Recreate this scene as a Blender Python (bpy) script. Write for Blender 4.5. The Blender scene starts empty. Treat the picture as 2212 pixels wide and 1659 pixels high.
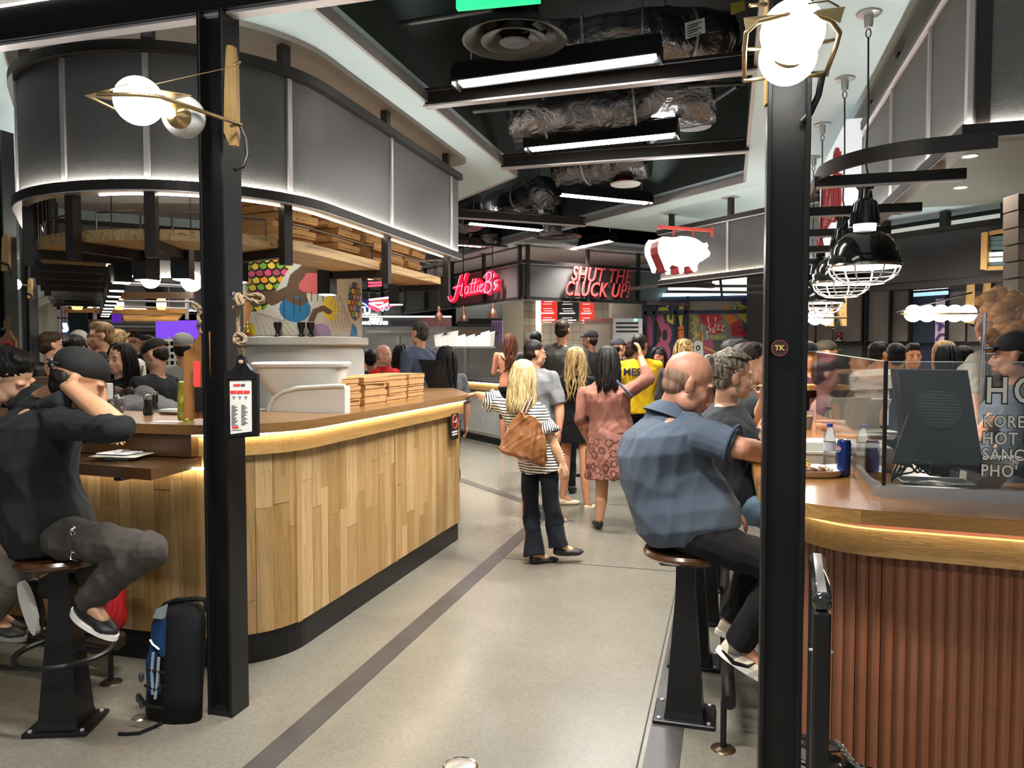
import bpy, bmesh, math, random
from math import sin, cos, pi, radians, sqrt, atan2
from mathutils import Vector, Matrix, noise, geometry
random.seed(7)
V = Vector
S = bpy.context.scene
COL = S.collection

# ------------------------------------------------------------------ camera, world, exposure
FPX = 1640.0
TH = math.atan((1572 - 1106) / FPX)          # the hall's axis (+Y) lies this far right of the view axis
PITCH = math.atan((829.5 - 761) / FPX)
EYE = 1.6
HC_ = 3.3
cam_data = bpy.data.cameras.new('camera')
cam = bpy.data.objects.new('camera', cam_data)
COL.objects.link(cam)
cam.location = (0, 0, EYE)
cam.rotation_euler = (pi / 2 - PITCH, 0, TH)
cam_data.sensor_width = 36
cam_data.lens = FPX / 2212 * 36
cam_data.clip_start = 0.05
cam_data.clip_end = 200
S.camera = cam
S.view_settings.view_transform = 'Standard'
S.view_settings.look = 'None'
S.view_settings.gamma = 1
S.view_settings.use_curve_mapping = False
S.view_settings.exposure = 0.30
w = bpy.data.worlds.new('hall_ambient')
S.world = w
w.use_nodes = True
w.node_tree.nodes['Background'].inputs[0].default_value = (0.86, 0.95, 1.0, 1)
w.node_tree.nodes['Background'].inputs[1].default_value = 0.36
try:
    S.cycles.use_denoising = True
    S.cycles.max_bounces = 8
    S.cycles.diffuse_bounces = 3
    S.cycles.glossy_bounces = 3
    S.cycles.transparent_max_bounces = 12
    S.cycles.transmission_bounces = 6
    S.cycles.caustics_reflective = False
    S.cycles.caustics_refractive = False
    S.cycles.sample_clamp_indirect = 4
except Exception:
    pass

# ------------------------------------------------------------------ picture geometry: the point a pixel shows at a known distance
_R = V((cos(TH), sin(TH), 0)); _F = V((-sin(TH), cos(TH), 0)); _Z = V((0, 0, 1))
def ray(px, py):
    u = (px - 1106) / FPX; v = (829.5 - py) / FPX
    f = v * sin(PITCH) + cos(PITCH)
    return (_R * u + _F * f + _Z * (v * cos(PITCH) - sin(PITCH))) / f
CAMP = V((0, 0, EYE))
def at(px, py, d): return CAMP + ray(px, py) * d
def at_z(px, py, z):
    r = ray(px, py); return CAMP + r * ((z - EYE) / r.z)
def at_y(px, py, y):
    r = ray(px, py); return CAMP + r * (y / r.y)
def at_x(px, py, x):
    r = ray(px, py); return CAMP + r * (x / r.x)
# ---- lamps: power settings for the hall's own fixtures (the lights are made with each fixture)
TUBE_W = 74; DOWN_W = 45; COVE_W = 40
def lamp_area(name, loc, sx, sy, watts, rz=0., up=False, col=(1, .96, .9), rx=0.):
    l = bpy.data.lights.new(name, 'AREA'); l.shape = 'RECTANGLE'; l.size = sx; l.size_y = sy; l.energy = watts; l.color = col; l.spread = radians(125)
    o = bpy.data.objects.new(name, l); COL.objects.link(o); o.location = loc; o.rotation_euler = ((pi if up else 0) + rx, 0, rz); return o
def lamp_spot(name, loc, watts, ang=130, col=(1, .93, .82), r=.05, rot=(0, 0, 0)):
    l = bpy.data.lights.new(name, 'SPOT'); l.energy = watts; l.color = col; l.spot_size = radians(ang); l.spot_blend = .6; l.shadow_soft_size = r
    o = bpy.data.objects.new(name, l); COL.objects.link(o); o.location = loc; o.rotation_euler = rot; return o
def lamp_point(name, loc, watts, r=.05, col=(1, .93, .82)):
    l = bpy.data.lights.new(name, 'POINT'); l.energy = watts; l.color = col; l.shadow_soft_size = r
    o = bpy.data.objects.new(name, l); COL.objects.link(o); o.location = loc; return o

# ------------------------------------------------------------------ mesh builder
class MB:
    """collects faces; build() links them as ONE mesh object"""
    def __init__(s): s.v = []; s.f = []; s.m = []; s.uv = None
    def add(s, vs, fs, mi=0):
        o = len(s.v); s.v += [tuple(p) for p in vs]
        s.f += [tuple(i + o for i in f) for f in fs]; s.m += [mi] * len(fs); return s
    def box(s, c, size, rz=0, bev=0.0, mi=0, M=None):
        h = [x / 2 for x in size]; b = min(bev, min(h) * .9)
        if b <= 0:
            vs = [V((x * h[0], y * h[1], z * h[2])) for x in (-1, 1) for y in (-1, 1) for z in (-1, 1)]
            fs = [(0, 1, 3, 2), (4, 6, 7, 5), (0, 4, 5, 1), (2, 3, 7, 6), (0, 2, 6, 4), (1, 5, 7, 3)]
        else:
            vs = []; idx = {}
            for x in (-1, 1):
                for y in (-1, 1):
                    for z in (-1, 1):
                        for a in range(3):
                            sg = (x, y, z); idx[(x, y, z, a)] = len(vs)
                            vs.append(V([sg[i] * (h[i] - (0 if i == a else b)) for i in range(3)]))
            fs = []
            def key(d, a): return idx[(d[0], d[1], d[2], a)]
            for a in range(3):
                i, j = [k for k in range(3) if k != a]
                for sa in (-1, 1):
                    q = []
                    for p, r in ((-1, -1), (1, -1), (1, 1), (-1, 1)):
                        d = [0, 0, 0]; d[a] = sa; d[i] = p; d[j] = r; q.append(key(d, a))
                    fs.append(q)
                for sb in (-1, 1):
                    for sc in (-1, 1):
                        q = []
                        for d3, ax in ((-1, i), (1, i), (1, j), (-1, j)):
                            d = [0, 0, 0]; d[a] = d3; d[i] = sb; d[j] = sc; q.append(key(d, ax))
                        fs.append(q)
            for x in (-1, 1):
                for y in (-1, 1):
                    for z in (-1, 1): fs.append([idx[(x, y, z, a)] for a in range(3)])
            out = []
            for q in fs:
                c0 = sum((vs[k] for k in q), V()) / len(q)
                n = (vs[q[1]] - vs[q[0]]).cross(vs[q[2]] - vs[q[0]])
                out.append(q if n.dot(c0) > 0 else q[::-1])
            fs = out
        T = Matrix.Translation(c) @ (M if M is not None else Matrix.Rotation(rz, 4, 'Z'))
        return s.add([T @ p for p in vs], fs, mi)
    def tube(s, pts, r, n=8, cap=True, closed=False, mi=0, flat=None):
        """round bar along points; r one radius or a list; flat=(a,b) gives a rectangular-ish section"""
        pts = [V(p) for p in pts]; k = len(pts)
        rs = r if isinstance(r, (list, tuple)) else [r] * k
        up = None; rings = []
        for i in range(k):
            if closed: t = pts[(i + 1) % k] - pts[i - 1]
            else: t = pts[min(i + 1, k - 1)] - pts[max(i - 1, 0)]
            t = t.normalized() if t.length > 1e-9 else V((0, 0, 1))
            if up is None:
                up = V((0, 0, 1)) if abs(t.z) < .9 else V((1, 0, 0))
            x = up.cross(t)
            if x.length < 1e-6: x = t.orthogonal()
            x.normalize(); y = t.cross(x).normalized(); up = y
            ring = []
            for j in range(n):
                a = 2 * pi * (j + .5) / n
                ring.append(pts[i] + (x * cos(a) + y * sin(a)) * rs[i])
            rings.append(ring)
        o = [p for R in rings for p in R]; fs = []
        for i in range(k if closed else k - 1):
            a = i * n; b = ((i + 1) % k) * n
            for j in range(n): fs.append((a + j, a + (j + 1) % n, b + (j + 1) % n, b + j))
        if cap and not closed:
            fs.append(tuple(range(n))[::-1]); fs.append(tuple((k - 1) * n + j for j in range(n)))
        return s.add(o, fs, mi)
    def bar(s, pts, wd, ht, closed=False, mi=0, zoff=0.0):
        """rectangular bar following a plan path; wd across, ht up"""
        pts = [V(p) for p in pts]; k = len(pts); o = []; fs = []
        for i in range(k):
            if closed: a, b, c = pts[i - 1], pts[i], pts[(i + 1) % k]
            else: a, b, c = pts[max(i - 1, 0)], pts[i], pts[min(i + 1, k - 1)]
            t1 = (b - a); t2 = (c - b); t1.z = t2.z = 0
            if t1.length < 1e-9: t1 = t2
            if t2.length < 1e-9: t2 = t1
            t1.normalize(); t2.normalize(); t = (t1 + t2).normalized()
            nn = V((t.y, -t.x, 0)); sc = 1 / max(.4, nn.dot(V((t1.y, -t1.x, 0))))
            nn *= wd / 2 * sc; z = V((0, 0, ht / 2)); zc = V((0, 0, zoff))
            o += [b + nn - z + zc, b + nn + z + zc, b - nn + z + zc, b - nn - z + zc]
        for i in range(k if closed else k - 1):
            a = 4 * i; b = 4 * ((i + 1) % k)
            for j in range(4): fs.append((a + j, b + j, b + (j + 1) % 4, a + (j + 1) % 4))
        if not closed: fs += [(0, 1, 2, 3), (4 * k - 1, 4 * k - 2, 4 * k - 3, 4 * k - 4)]
        return s.add(o, fs, mi)
    def prism(s, poly, z0, z1, mi=0, holes=()):
        """closed plan polygon extruded from z0 to z1"""
        loops = [list(poly)] + [list(h) for h in holes]
        tri = geometry.tessellate_polygon([[V((p[0], p[1], 0)) for p in L] for L in loops])
        flat = [p for L in loops for p in L]; n = len(flat)
        vs = [(p[0], p[1], z0) for p in flat] + [(p[0], p[1], z1) for p in flat]; fs = []
        for t in tri:
            a, b, c = [V((flat[i][0], flat[i][1], 0)) for i in t]
            if (b - a).cross(c - a).z < 0: t = (t[0], t[2], t[1])
            fs.append(tuple(i + n for i in t)); fs.append((t[0], t[2], t[1]))
        o = 0
        for L in loops:
            k = len(L); ar = sum(L[i][0] * L[(i + 1) % k][1] - L[(i + 1) % k][0] * L[i][1] for i in range(k))
            out = (ar > 0) == (L is loops[0])
            for i in range(k):
                a = o + i; b = o + (i + 1) % k
                q = (a, b, b + n, a + n); fs.append(q if out else q[::-1])
            o += k
        return s.add(vs, fs, mi)
    def plate(s, poly3, thick, nrm, mi=0):
        """polygon given by 3-D points in a plane, extruded by thick along nrm"""
        poly3 = [V(p) for p in poly3]; nrm = V(nrm).normalized()
        x = nrm.orthogonal().normalized(); y = nrm.cross(x)
        pl = [V((p.dot(x), p.dot(y), 0)) for p in poly3]
        tri = geometry.tessellate_polygon([pl]); n = len(pl)
        ar = sum(pl[i].x * pl[(i + 1) % n].y - pl[(i + 1) % n].x * pl[i].y for i in range(n))
        vs = poly3 + [p + nrm * thick for p in poly3]; fs = []
        for t in tri:
            a, b, c = [pl[i] for i in t]
            if (b - a).cross(c - a).z < 0: t = (t[0], t[2], t[1])
            fs.append(tuple(i + n for i in t)); fs.append((t[0], t[2], t[1]))
        for i in range(n):
            a = i; b = (i + 1) % n; q = (a, b, b + n, a + n); fs.append(q if ar > 0 else q[::-1])
        return s.add(vs, fs, mi)
    def lathe(s, prof, c=(0, 0, 0), n=24, M=None, mi=0, cap=True):
        """profile [(r,z)..] spun round z"""
        o = []; fs = []
        for r, z in prof:
            for j in range(n): a = 2 * pi * j / n; o.append(V((r * cos(a), r * sin(a), z)))
        for i in range(len(prof) - 1):
            for j in range(n):
                a = i * n + j; b = i * n + (j + 1) % n; fs.append((a, b, b + n, a + n))
        if cap:
            if prof[0][0] > 1e-6: fs.append(tuple(range(n))[::-1])
            if prof[-1][0] > 1e-6: fs.append(tuple((len(prof) - 1) * n + j for j in range(n)))
        T = Matrix.Translation(c) @ (M if M is not None else Matrix.Identity(4))
        return s.add([T @ p for p in o], fs, mi)
    def ell(s, c, r, M=None, nu=14, nv=9, mi=0):
        o = []; fs = []
        if not isinstance(r, (list, tuple)): r = (r, r, r)
        T = Matrix.Translation(c) @ (M.to_4x4() if M is not None else Matrix.Identity(4))
        o.append(T @ V((0, 0, -r[2])))
        for i in range(1, nv):
            ph = -pi / 2 + pi * i / nv
            for j in range(nu):
                a = 2 * pi * j / nu
                o.append(T @ V((r[0] * cos(ph) * cos(a), r[1] * cos(ph) * sin(a), r[2] * sin(ph))))
        o.append(T @ V((0, 0, r[2]))); L = len(o) - 1
        for j in range(nu): fs.append((0, 1 + (j + 1) % nu, 1 + j))
        for i in range(nv - 2):
            for j in range(nu):
                a = 1 + i * nu + j; b = 1 + i * nu + (j + 1) % nu; fs.append((a, b, b + nu, a + nu))
        a = 1 + (nv - 2) * nu
        for j in range(nu): fs.append((a + j, a + (j + 1) % nu, L))
        return s.add(o, fs, mi)
    def loft(s, rings, mi=0, cap=True):
        n = len(rings[0]); fs = []
        o = [p for R in rings for p in R]
        for i in range(len(rings) - 1):
            for j in range(n): fs.append((i * n + j, i * n + (j + 1) % n, (i + 1) * n + (j + 1) % n, (i + 1) * n + j))
        if cap: fs.append(tuple(range(n))[::-1]); fs.append(tuple((len(rings) - 1) * n + j for j in range(n)))
        return s.add(o, fs, mi)
    def mesh(s, name='mesh'):
        me = bpy.data.meshes.new(name); me.from_pydata(s.v, [], s.f)
        return me
    def build(s, name, mats, parent=None, smooth=False, angle=40, loc=None, fix=False, center=True):
        me = bpy.data.meshes.new(name)
        vs = s.v
        if center and loc is None and vs:
            xs = [p[0] for p in vs]; ys = [p[1] for p in vs]; zs = [p[2] for p in vs]
            loc = V(((min(xs) + max(xs)) / 2, (min(ys) + max(ys)) / 2, min(zs)))
        if loc is not None: vs = [(p[0] - loc[0], p[1] - loc[1], p[2] - loc[2]) for p in vs]
        me.from_pydata(vs, [], s.f)
        for m in (mats if isinstance(mats, (list, tuple)) else [mats]): me.materials.append(m)
        if any(s.m): me.polygons.foreach_set('material_index', s.m)
        if fix:
            bm = bmesh.new(); bm.from_mesh(me); bmesh.ops.recalc_face_normals(bm, faces=bm.faces); bm.to_mesh(me); bm.free()
        if smooth:
            me.shade_smooth()
            if angle < 180: me.set_sharp_from_angle(angle=radians(angle))
        return link(name, me, parent, loc)

def link(name, me, parent=None, loc=None):
    o = bpy.data.objects.new(name, me); COL.objects.link(o)
    if loc is not None: o.location = loc
    if parent is not None:
        o.parent = parent
        p = parent; off = V((0, 0, 0))
        M = Matrix.Identity(4); chain = []
        while p is not None: chain.append(p); p = p.parent
        for q in reversed(chain): M = M @ q.matrix_basis
        o.matrix_basis = M.inverted() @ o.matrix_basis
    return o

def tag(o, label=None, cat=None, group=None, kind=None):
    if label: o['label'] = label
    if cat: o['category'] = cat
    if group: o['group'] = group
    if kind: o['kind'] = kind
    return o
def thing(name, loc, label, cat, group=None, rz=0):
    o = bpy.data.objects.new(name, None); COL.objects.link(o); o.location = loc; o.rotation_euler.z = rz
    o.empty_display_size = .1
    return tag(o, label, cat, group)
def struct(o): o['kind'] = 'structure'; return o
def kids(o): return [c for c in COL.objects if c.parent == o]
def dup(root, loc, rz=None, label=None, group=None, scale=None):
    ch = KID.get(root.name)
    if ch is None:
        ch = KID[root.name] = [(c, kids(c)) for c in kids(root)]
    r = root.copy(); COL.objects.link(r); r.location = loc
    if rz is not None: r.rotation_euler.z = rz
    if scale: r.scale = (scale,) * 3
    if label: r['label'] = label
    if group: r['group'] = group
    for c, gs in ch:
        c2 = c.copy(); COL.objects.link(c2); c2.parent = r
        for g in gs:
            g2 = g.copy(); COL.objects.link(g2); g2.parent = c2
    return r
KID = {}

# ------------------------------------------------------------------ materials
MATS = {}
def _srgb(h):
    if isinstance(h, str):
        h = h.lstrip('#'); c = [int(h[i:i + 2], 16) / 255 for i in (0, 2, 4)]
        return tuple(x / 12.92 if x < .04045 else ((x + .055) / 1.055) ** 2.4 for x in c) + (1,)
    return tuple(h) + (1,) if len(h) == 3 else tuple(h)
class NT:
    def __init__(s, m):
        m.use_nodes = True; s.t = m.node_tree; s.n = s.t.nodes; s.l = s.t.links; s.b = s.n['Principled BSDF']
    def new(s, k, **kw):
        x = s.n.new('ShaderNode' + k)
        for a, b in kw.items():
            if a.startswith('i_'): x.inputs[a[2:].replace('_', ' ')].default_value = b
            else: setattr(x, a, b)
        return x
    def lk(s, a, b): s.l.new(a, b)
    def coords(s, scale=(1, 1, 1), kind='Object', rot=(0, 0, 0)):
        tc = s.new('TexCoord'); mp = s.new('Mapping'); mp.inputs['Scale'].default_value = scale; mp.inputs['Rotation'].default_value = rot
        s.lk(tc.outputs[kind], mp.inputs[0]); return mp.outputs[0]
    def ramp(s, fac, stops):
        r = s.new('ValToRGB'); e = r.color_ramp.elements
        while len(e) > 1: e.remove(e[-1])
        e[0].position = stops[0][0]; e[0].color = _srgb(stops[0][1])
        for p, c in stops[1:]:
            q = e.new(p); q.color = _srgb(c)
        s.lk(fac, r.inputs[0]); return r.outputs[0]
    def mix(s, fac, a, b, mode='MIX'):
        x = s.new('Mix', data_type='RGBA', blend_type=mode)
        for k, q in ((0, fac), (6, a), (7, b)):
            if hasattr(q, 'is_output') or hasattr(q, 'links'): s.lk(q, x.inputs[k])
            else: x.inputs[k].default_value = q if k == 0 else _srgb(q)
        return x.outputs[2]
    def math(s, op, a, b=None, clamp=False):
        x = s.new('Math', operation=op); x.use_clamp = clamp
        for k, q in ((0, a), (1, b)):
            if q is None: continue
            if hasattr(q, 'links'): s.lk(q, x.inputs[k])
            else: x.inputs[k].default_value = q
        return x.outputs[0]
    def bump(s, h, strength=.2, dist=.01):
        x = s.new('Bump'); x.inputs['Strength'].default_value = strength; x.inputs['Distance'].default_value = dist
        s.lk(h, x.inputs['Height']); s.lk(x.outputs[0], s.b.inputs['Normal'])
def mat(name, col, rough=.5, metal=0., noise_amt=.0, nscale=8, bump=0., bscale=60, coat=0., emit=0., alpha=1., trans=0., spec=.5, sheen=0., stretch=(1, 1, 1), sss=0, ecol=None):
    if name in MATS: return MATS[name]
    m = bpy.data.materials.new(name); N = NT(m); b = N.b; MATS[name] = m
    c = _srgb(col); b.inputs['Base Color'].default_value = c
    b.inputs['Roughness'].default_value = rough; b.inputs['Metallic'].default_value = metal
    b.inputs['Specular IOR Level'].default_value = spec
    if coat: b.inputs['Coat Weight'].default_value = coat; b.inputs['Coat Roughness'].default_value = .08
    if sheen: b.inputs['Sheen Weight'].default_value = sheen
    if sss:
        b.inputs['Subsurface Weight'].default_value = sss; b.inputs['Subsurface Radius'].default_value = (.012, .005, .003); b.inputs['Subsurface Scale'].default_value = 1
    if emit: b.inputs['Emission Color'].default_value = _srgb(ecol) if ecol else c; b.inputs['Emission Strength'].default_value = emit
    if trans: b.inputs['Transmission Weight'].default_value = trans
    if alpha < 1: b.inputs['Alpha'].default_value = alpha
    if noise_amt:
        n = N.new('TexNoise'); n.inputs['Scale'].default_value = nscale; n.inputs['Detail'].default_value = 5
        N.lk(N.coords(stretch), n.inputs['Vector'])
        k = noise_amt
        out = N.ramp(n.outputs[0], [(.3, tuple(x * (1 - k) for x in c[:3])), (.7, tuple(min(1, x * (1 + k)) for x in c[:3]))])
        N.lk(out, b.inputs['Base Color'])
    if bump:
        n2 = N.new('TexNoise'); n2.inputs['Scale'].default_value = bscale; n2.inputs['Detail'].default_value = 3
        N.lk(N.coords(stretch), n2.inputs['Vector']); N.bump(n2.outputs[0], bump)
    return m
def wood(name, cols, axis='z', rough=.45, scale=1., vary=.35, coat=0., figure=1.):
    """straight grained boards; each object gets its own tone and its own figure"""
    if name in MATS: return MATS[name]
    m = bpy.data.materials.new(name); N = NT(m); MATS[name] = m
    st = {'z': (1, 1, .06), 'x': (.06, 1, 1), 'y': (1, .06, 1)}[axis]
    oi = N.new('ObjectInfo'); tc = N.new('TexCoord'); mp = N.new('Mapping')
    mp.inputs['Scale'].default_value = tuple(a * scale for a in st)
    ofs = N.new('VectorMath', operation='SCALE'); cmb = N.new('CombineXYZ')
    for k in range(3): N.lk(oi.outputs['Random'], cmb.inputs[k])
    N.lk(cmb.outputs[0], ofs.inputs[0]); ofs.inputs['Scale'].default_value = 37
    N.lk(tc.outputs['Object'], mp.inputs[0])
    av = N.new('VectorMath', operation='ADD'); N.lk(mp.outputs[0], av.inputs[0]); N.lk(ofs.outputs[0], av.inputs[1])
    n1 = N.new('TexNoise'); n1.inputs['Scale'].default_value = 14; n1.inputs['Detail'].default_value = 3; n1.inputs['Distortion'].default_value = .6 * figure
    n2 = N.new('TexNoise'); n2.inputs['Scale'].default_value = 160; n2.inputs['Detail'].default_value = 2
    for n in (n1, n2): N.lk(av.outputs[0], n.inputs['Vector'])
    rings = N.math('FRACT', N.math('MULTIPLY', n1.outputs[0], 7.0))
    rg = N.math('POWER', rings, 3.0)
    t = N.math('ADD', N.math('MULTIPLY', oi.outputs['Random'], .9), N.math('MULTIPLY', n1.outputs[0], .35))
    base = N.ramp(t, [(i / (len(cols) - 1) * .8 + .1, c) for i, c in enumerate(cols)])
    dk = N.mix(N.math('MULTIPLY', rg, .38 * vary / .35), base, tuple(x * .45 for x in _srgb(cols[0])[:3]))
    fine = N.math('MULTIPLY', N.math('SUBTRACT', n2.outputs[0], .5), .5)
    dk2 = N.mix(N.math('ABSOLUTE', fine), dk, tuple(x * .4 for x in _srgb(cols[0])[:3]))
    N.lk(dk2, N.b.inputs['Base Color']); N.b.inputs['Roughness'].default_value = rough
    if coat: N.b.inputs['Coat Weight'].default_value = coat; N.b.inputs['Coat Roughness'].default_value = .15
    N.bump(n2.outputs[0], .08)
    return m
def emis(name, col, k, cam_col=None):
    if name in MATS: return MATS[name]
    m = bpy.data.materials.new(name); N = NT(m); MATS[name] = m
    c = _srgb(col); N.b.inputs['Base Color'].default_value = tuple(x * .6 for x in c[:3]) + (1,)
    N.b.inputs['Emission Color'].default_value = _srgb(col); N.b.inputs['Emission Strength'].default_value = k
    return m

M_black = mat('black_steel', (.0055, .0055, .006), .36, 0., bump=.05, bscale=200, spec=.35)
M_bronze = mat('dark_bronze_steel', (.016, .012, .011), .45, .1, spec=.4)
M_alu = mat('aluminium_profile', (.58, .55, .56), .4, .6)
M_steel = mat('stainless_steel', (.55, .55, .55), .28, .95, bump=.06, bscale=30, stretch=(1, 1, 20))
M_white = mat('white_paint', (.75, .75, .73), .5)
M_brass = mat('antique_brass', (.42, .31, .15), .32, .9)
M_chrome = mat('chrome', (.75, .75, .75), .12, 1.)
M_glass = mat('clear_glass', (.95, .97, .96), .02, 0, trans=1., spec=.5)
M_globe = emis('lit_globe', (1, .97, .92), 9)
M_led = emis('led_warm', (1, .87, .64), 36)
M_ledw = emis('led_white', (1, .95, .84), 60)
M_tube = emis('lamp_tube', (1, .97, .9), 24)
M_oak = wood('oak_plank', ['#94703f', '#a98757', '#b99868', '#9d7a48', '#c2a375'], 'z', .42)
M_oak_h = wood('oak_edge', ['#ad8850', '#bb9860'], 'x', .4)
M_oak_hy = wood('oak_edge_along', ['#ad8850', '#bb9860'], 'y', .4)
M_top = wood('oak_countertop', ['#7d5a33', '#8b673e'], 'y', .3, coat=.35)
M_topd = wood('dark_oak_countertop', ['#4c3319', '#5a3e22'], 'x', .3, coat=.35)
M_shelf = wood('ash_shelf', ['#a5875a', '#b8996a'], 'y', .5, scale=.5, vary=1.0, figure=1.8)
M_paddle = wood('ash_paddle', ['#c49a5c', '#d2ab70'], 'z', .5)
def perforated():
    m = bpy.data.materials.new('perforated_metal'); N = NT(m)
    v = N.new('TexVoronoi'); v.inputs['Scale'].default_value = 240; N.lk(N.coords(), v.inputs['Vector'])
    c = N.ramp(v.outputs['Distance'], [(.15, (.055, .053, .052)), (.42, (.12, .116, .114))])
    N.lk(c, N.b.inputs['Base Color']); N.b.inputs['Metallic'].default_value = .25; N.b.inputs['Roughness'].default_value = .42
    N.bump(v.outputs['Distance'], .25, .004); return m
M_perf = perforated()
def concrete():
    m = bpy.data.materials.new('polished_concrete'); N = NT(m)
    n1 = N.new('TexNoise'); n1.inputs['Scale'].default_value = .9; n1.inputs['Detail'].default_value = 8; n1.inputs['Roughness'].default_value = .6
    n2 = N.new('TexNoise'); n2.inputs['Scale'].default_value = 70; n2.inputs['Detail'].default_value = 3
    co = N.coords()
    for n in (n1, n2): N.lk(co, n.inputs['Vector'])
    a = N.ramp(n1.outputs[0], [(.3, (.125, .116, .094)), (.55, (.165, .154, .126)), (.75, (.20, .187, .155))])
    b = N.ramp(n2.outputs[0], [(.35, (.82, .82, .82)), (.6, (1, 1, 1)), (.85, (1.0, 1.0, 1.0))])
    N.lk(N.mix(.8, a, b, 'MULTIPLY'), N.b.inputs['Base Color'])
    r = N.new('MapRange'); N.lk(n1.outputs[0], r.inputs[0]); r.inputs[3].default_value = .30; r.inputs[4].default_value = .16
    N.lk(r.outputs[0], N.b.inputs['Roughness']); N.b.inputs['Specular IOR Level'].default_value = .65
    N.bump(n1.outputs[0], .03, .02); return m
M_conc = concrete()
M_strip = mat('dark_floor_inlay', (.045, .042, .042), .28, noise_amt=.15, nscale=6)
M_ceil = mat('blue_white_ceiling', (.70, .88, .95), .6, bump=.02, bscale=6)
M_taupe = mat('taupe_ceiling', (.30, .285, .26), .6)
M_plenum = mat('black_plenum', (.010, .013, .016), .7)
M_green = mat('dark_green_reveal', (.035, .048, .045), .6)

# ------------------------------------------------------------------ plan paths
def rpath(pts, closed=False, step=.06):
    """pts: (x, y, radius) corners -> rounded polyline"""
    n = len(pts); out = []
    for i, p in enumerate(pts):
        c = V(p[:2]); r = p[2] if len(p) > 2 else 0
        if r <= 0 or (not closed and i in (0, n - 1)): out.append(c); continue
        a = (V(pts[i - 1][:2]) - c).normalized(); b = (V(pts[(i + 1) % n][:2]) - c).normalized()
        half = math.acos(max(-1, min(1, a.dot(b)))) / 2; tl = r / math.tan(half)
        ctr = c + (a + b).normalized() * (r / sin(half)); s0 = c + a * tl - ctr; s1 = c + b * tl - ctr
        a0 = atan2(s0.y, s0.x); a1 = atan2(s1.y, s1.x); da = (a1 - a0 + pi) % (2 * pi) - pi
        k = max(3, int(abs(da) * r / step) + 1)
        for j in range(k + 1): t = a0 + da * j / k; out.append(ctr + V((cos(t), sin(t))) * r)
    if closed: out.append(out[0].copy())
    return out
class Path:
    def __init__(s, pts):
        s.p = [V((q[0], q[1])) for q in pts]; s.s = [0]
        for i in range(1, len(s.p)): s.s.append(s.s[-1] + (s.p[i] - s.p[i - 1]).length)
        s.L = s.s[-1]
    def pt(s, t):
        t = max(0, min(s.L, t))
        for i in range(1, len(s.s)):
            if t <= s.s[i] + 1e-9:
                k = (t - s.s[i - 1]) / max(1e-9, s.s[i] - s.s[i - 1]); return s.p[i - 1].lerp(s.p[i], k)
        return s.p[-1]
    def tan(s, t): return (s.pt(min(s.L, t + .01)) - s.pt(max(0, t - .01))).normalized()
    def sub(s, a, b, z=0, off=0.):
        ts = [a] + [q for q in s.s if a + 1e-4 < q < b - 1e-4] + [b]; out = []
        for t in ts:
            q = s.pt(t); d = s.tan(t); out.append(V((q.x + d.y * off, q.y - d.x * off, z)))
        return out
    def near(s, x, y):
        best = (9e9, 0); k = int(s.L / .02)
        for i in range(k + 1):
            t = s.L * i / k; d = (s.pt(t) - V((x, y))).length
            if d < best[0]: best = (d, t)
        return best[1]
def wall_strip(pts, z0, z1, th, mi=0):
    b = MB(); b.bar([V((p[0], p[1], (z0 + z1) / 2)) for p in pts], th, z1 - z0, mi=mi); return b

# ------------------------------------------------------------------ a band of perforated metal hung on posts, lit from its lower rail
def canopy(path, z0, z1, posts, label, name='metal_canopy', group='perforated metal canopies', inward=1, ceil=HC_, hook=None, led=True, led_mat=None, top_post=True, z_post_low=None, sub=0, pw=.055):
    P = path; a = P.pt(0)
    t = thing(name, (a.x, a.y, z0), label, 'canopy', group)
    cuts = sorted(posts)
    segs = [0.0] + [c for c in cuts if .02 < c < P.L - .02] + [P.L]
    for i in range(len(segs) - 1):
        if segs[i + 1] - segs[i] < .05: continue
        wall_strip(P.sub(segs[i] + .012, segs[i + 1] - .012), z0 + .05, z1 - .03, .008).build('panel', M_perf, t)
    def full(off, z, w, h, nm, m):
        b = MB(); b.bar(P.sub(0, P.L, z, off), w, h); return b.build(nm, m, t)
    full(0, z0 + .025, .075, .05, 'rail', M_bronze)
    full(0, z0 - .003, .070, .006, 'rail_edge', M_alu)
    full(.0, z1 - .005, .085, .05, 'rail', M_bronze)
    full(.02, z1 - .035, .035, .012, 'rail_edge', M_alu)
    if led: full(.022 * inward, z0 + .0508, .014, .003, 'led_strip', led_mat or M_ledw)
    for c in cuts:
        q = P.pt(c); d = P.tan(c); nrm = V((d.y, -d.x)); rz = atan2(d.y, d.x)
        zl = z_post_low if z_post_low is not None else z0
        b = MB(); zt = ceil if top_post else z1
        qi = q - nrm * .035 * inward
        b.box((qi.x, qi.y, (zl + zt) / 2), (pw, .05, zt - zl), rz=rz); b.build('post', M_bronze, t)
        if top_post:
            b = MB(); b.box((qi.x, qi.y, ceil - .006), (.16, .12, .01), rz=rz); b.build('ceiling_plate', M_alu, t)
        qo = q + nrm * .006 * inward
        b = MB(); b.box((qo.x, qo.y, (z0 + .05 + z1 - .03) / 2), (.028, .02, z1 - z0 - .09), rz=rz); b.build('post_side_glint', M_alu, t)  # pale strip stands in for the post side catching light
    return t

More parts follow.
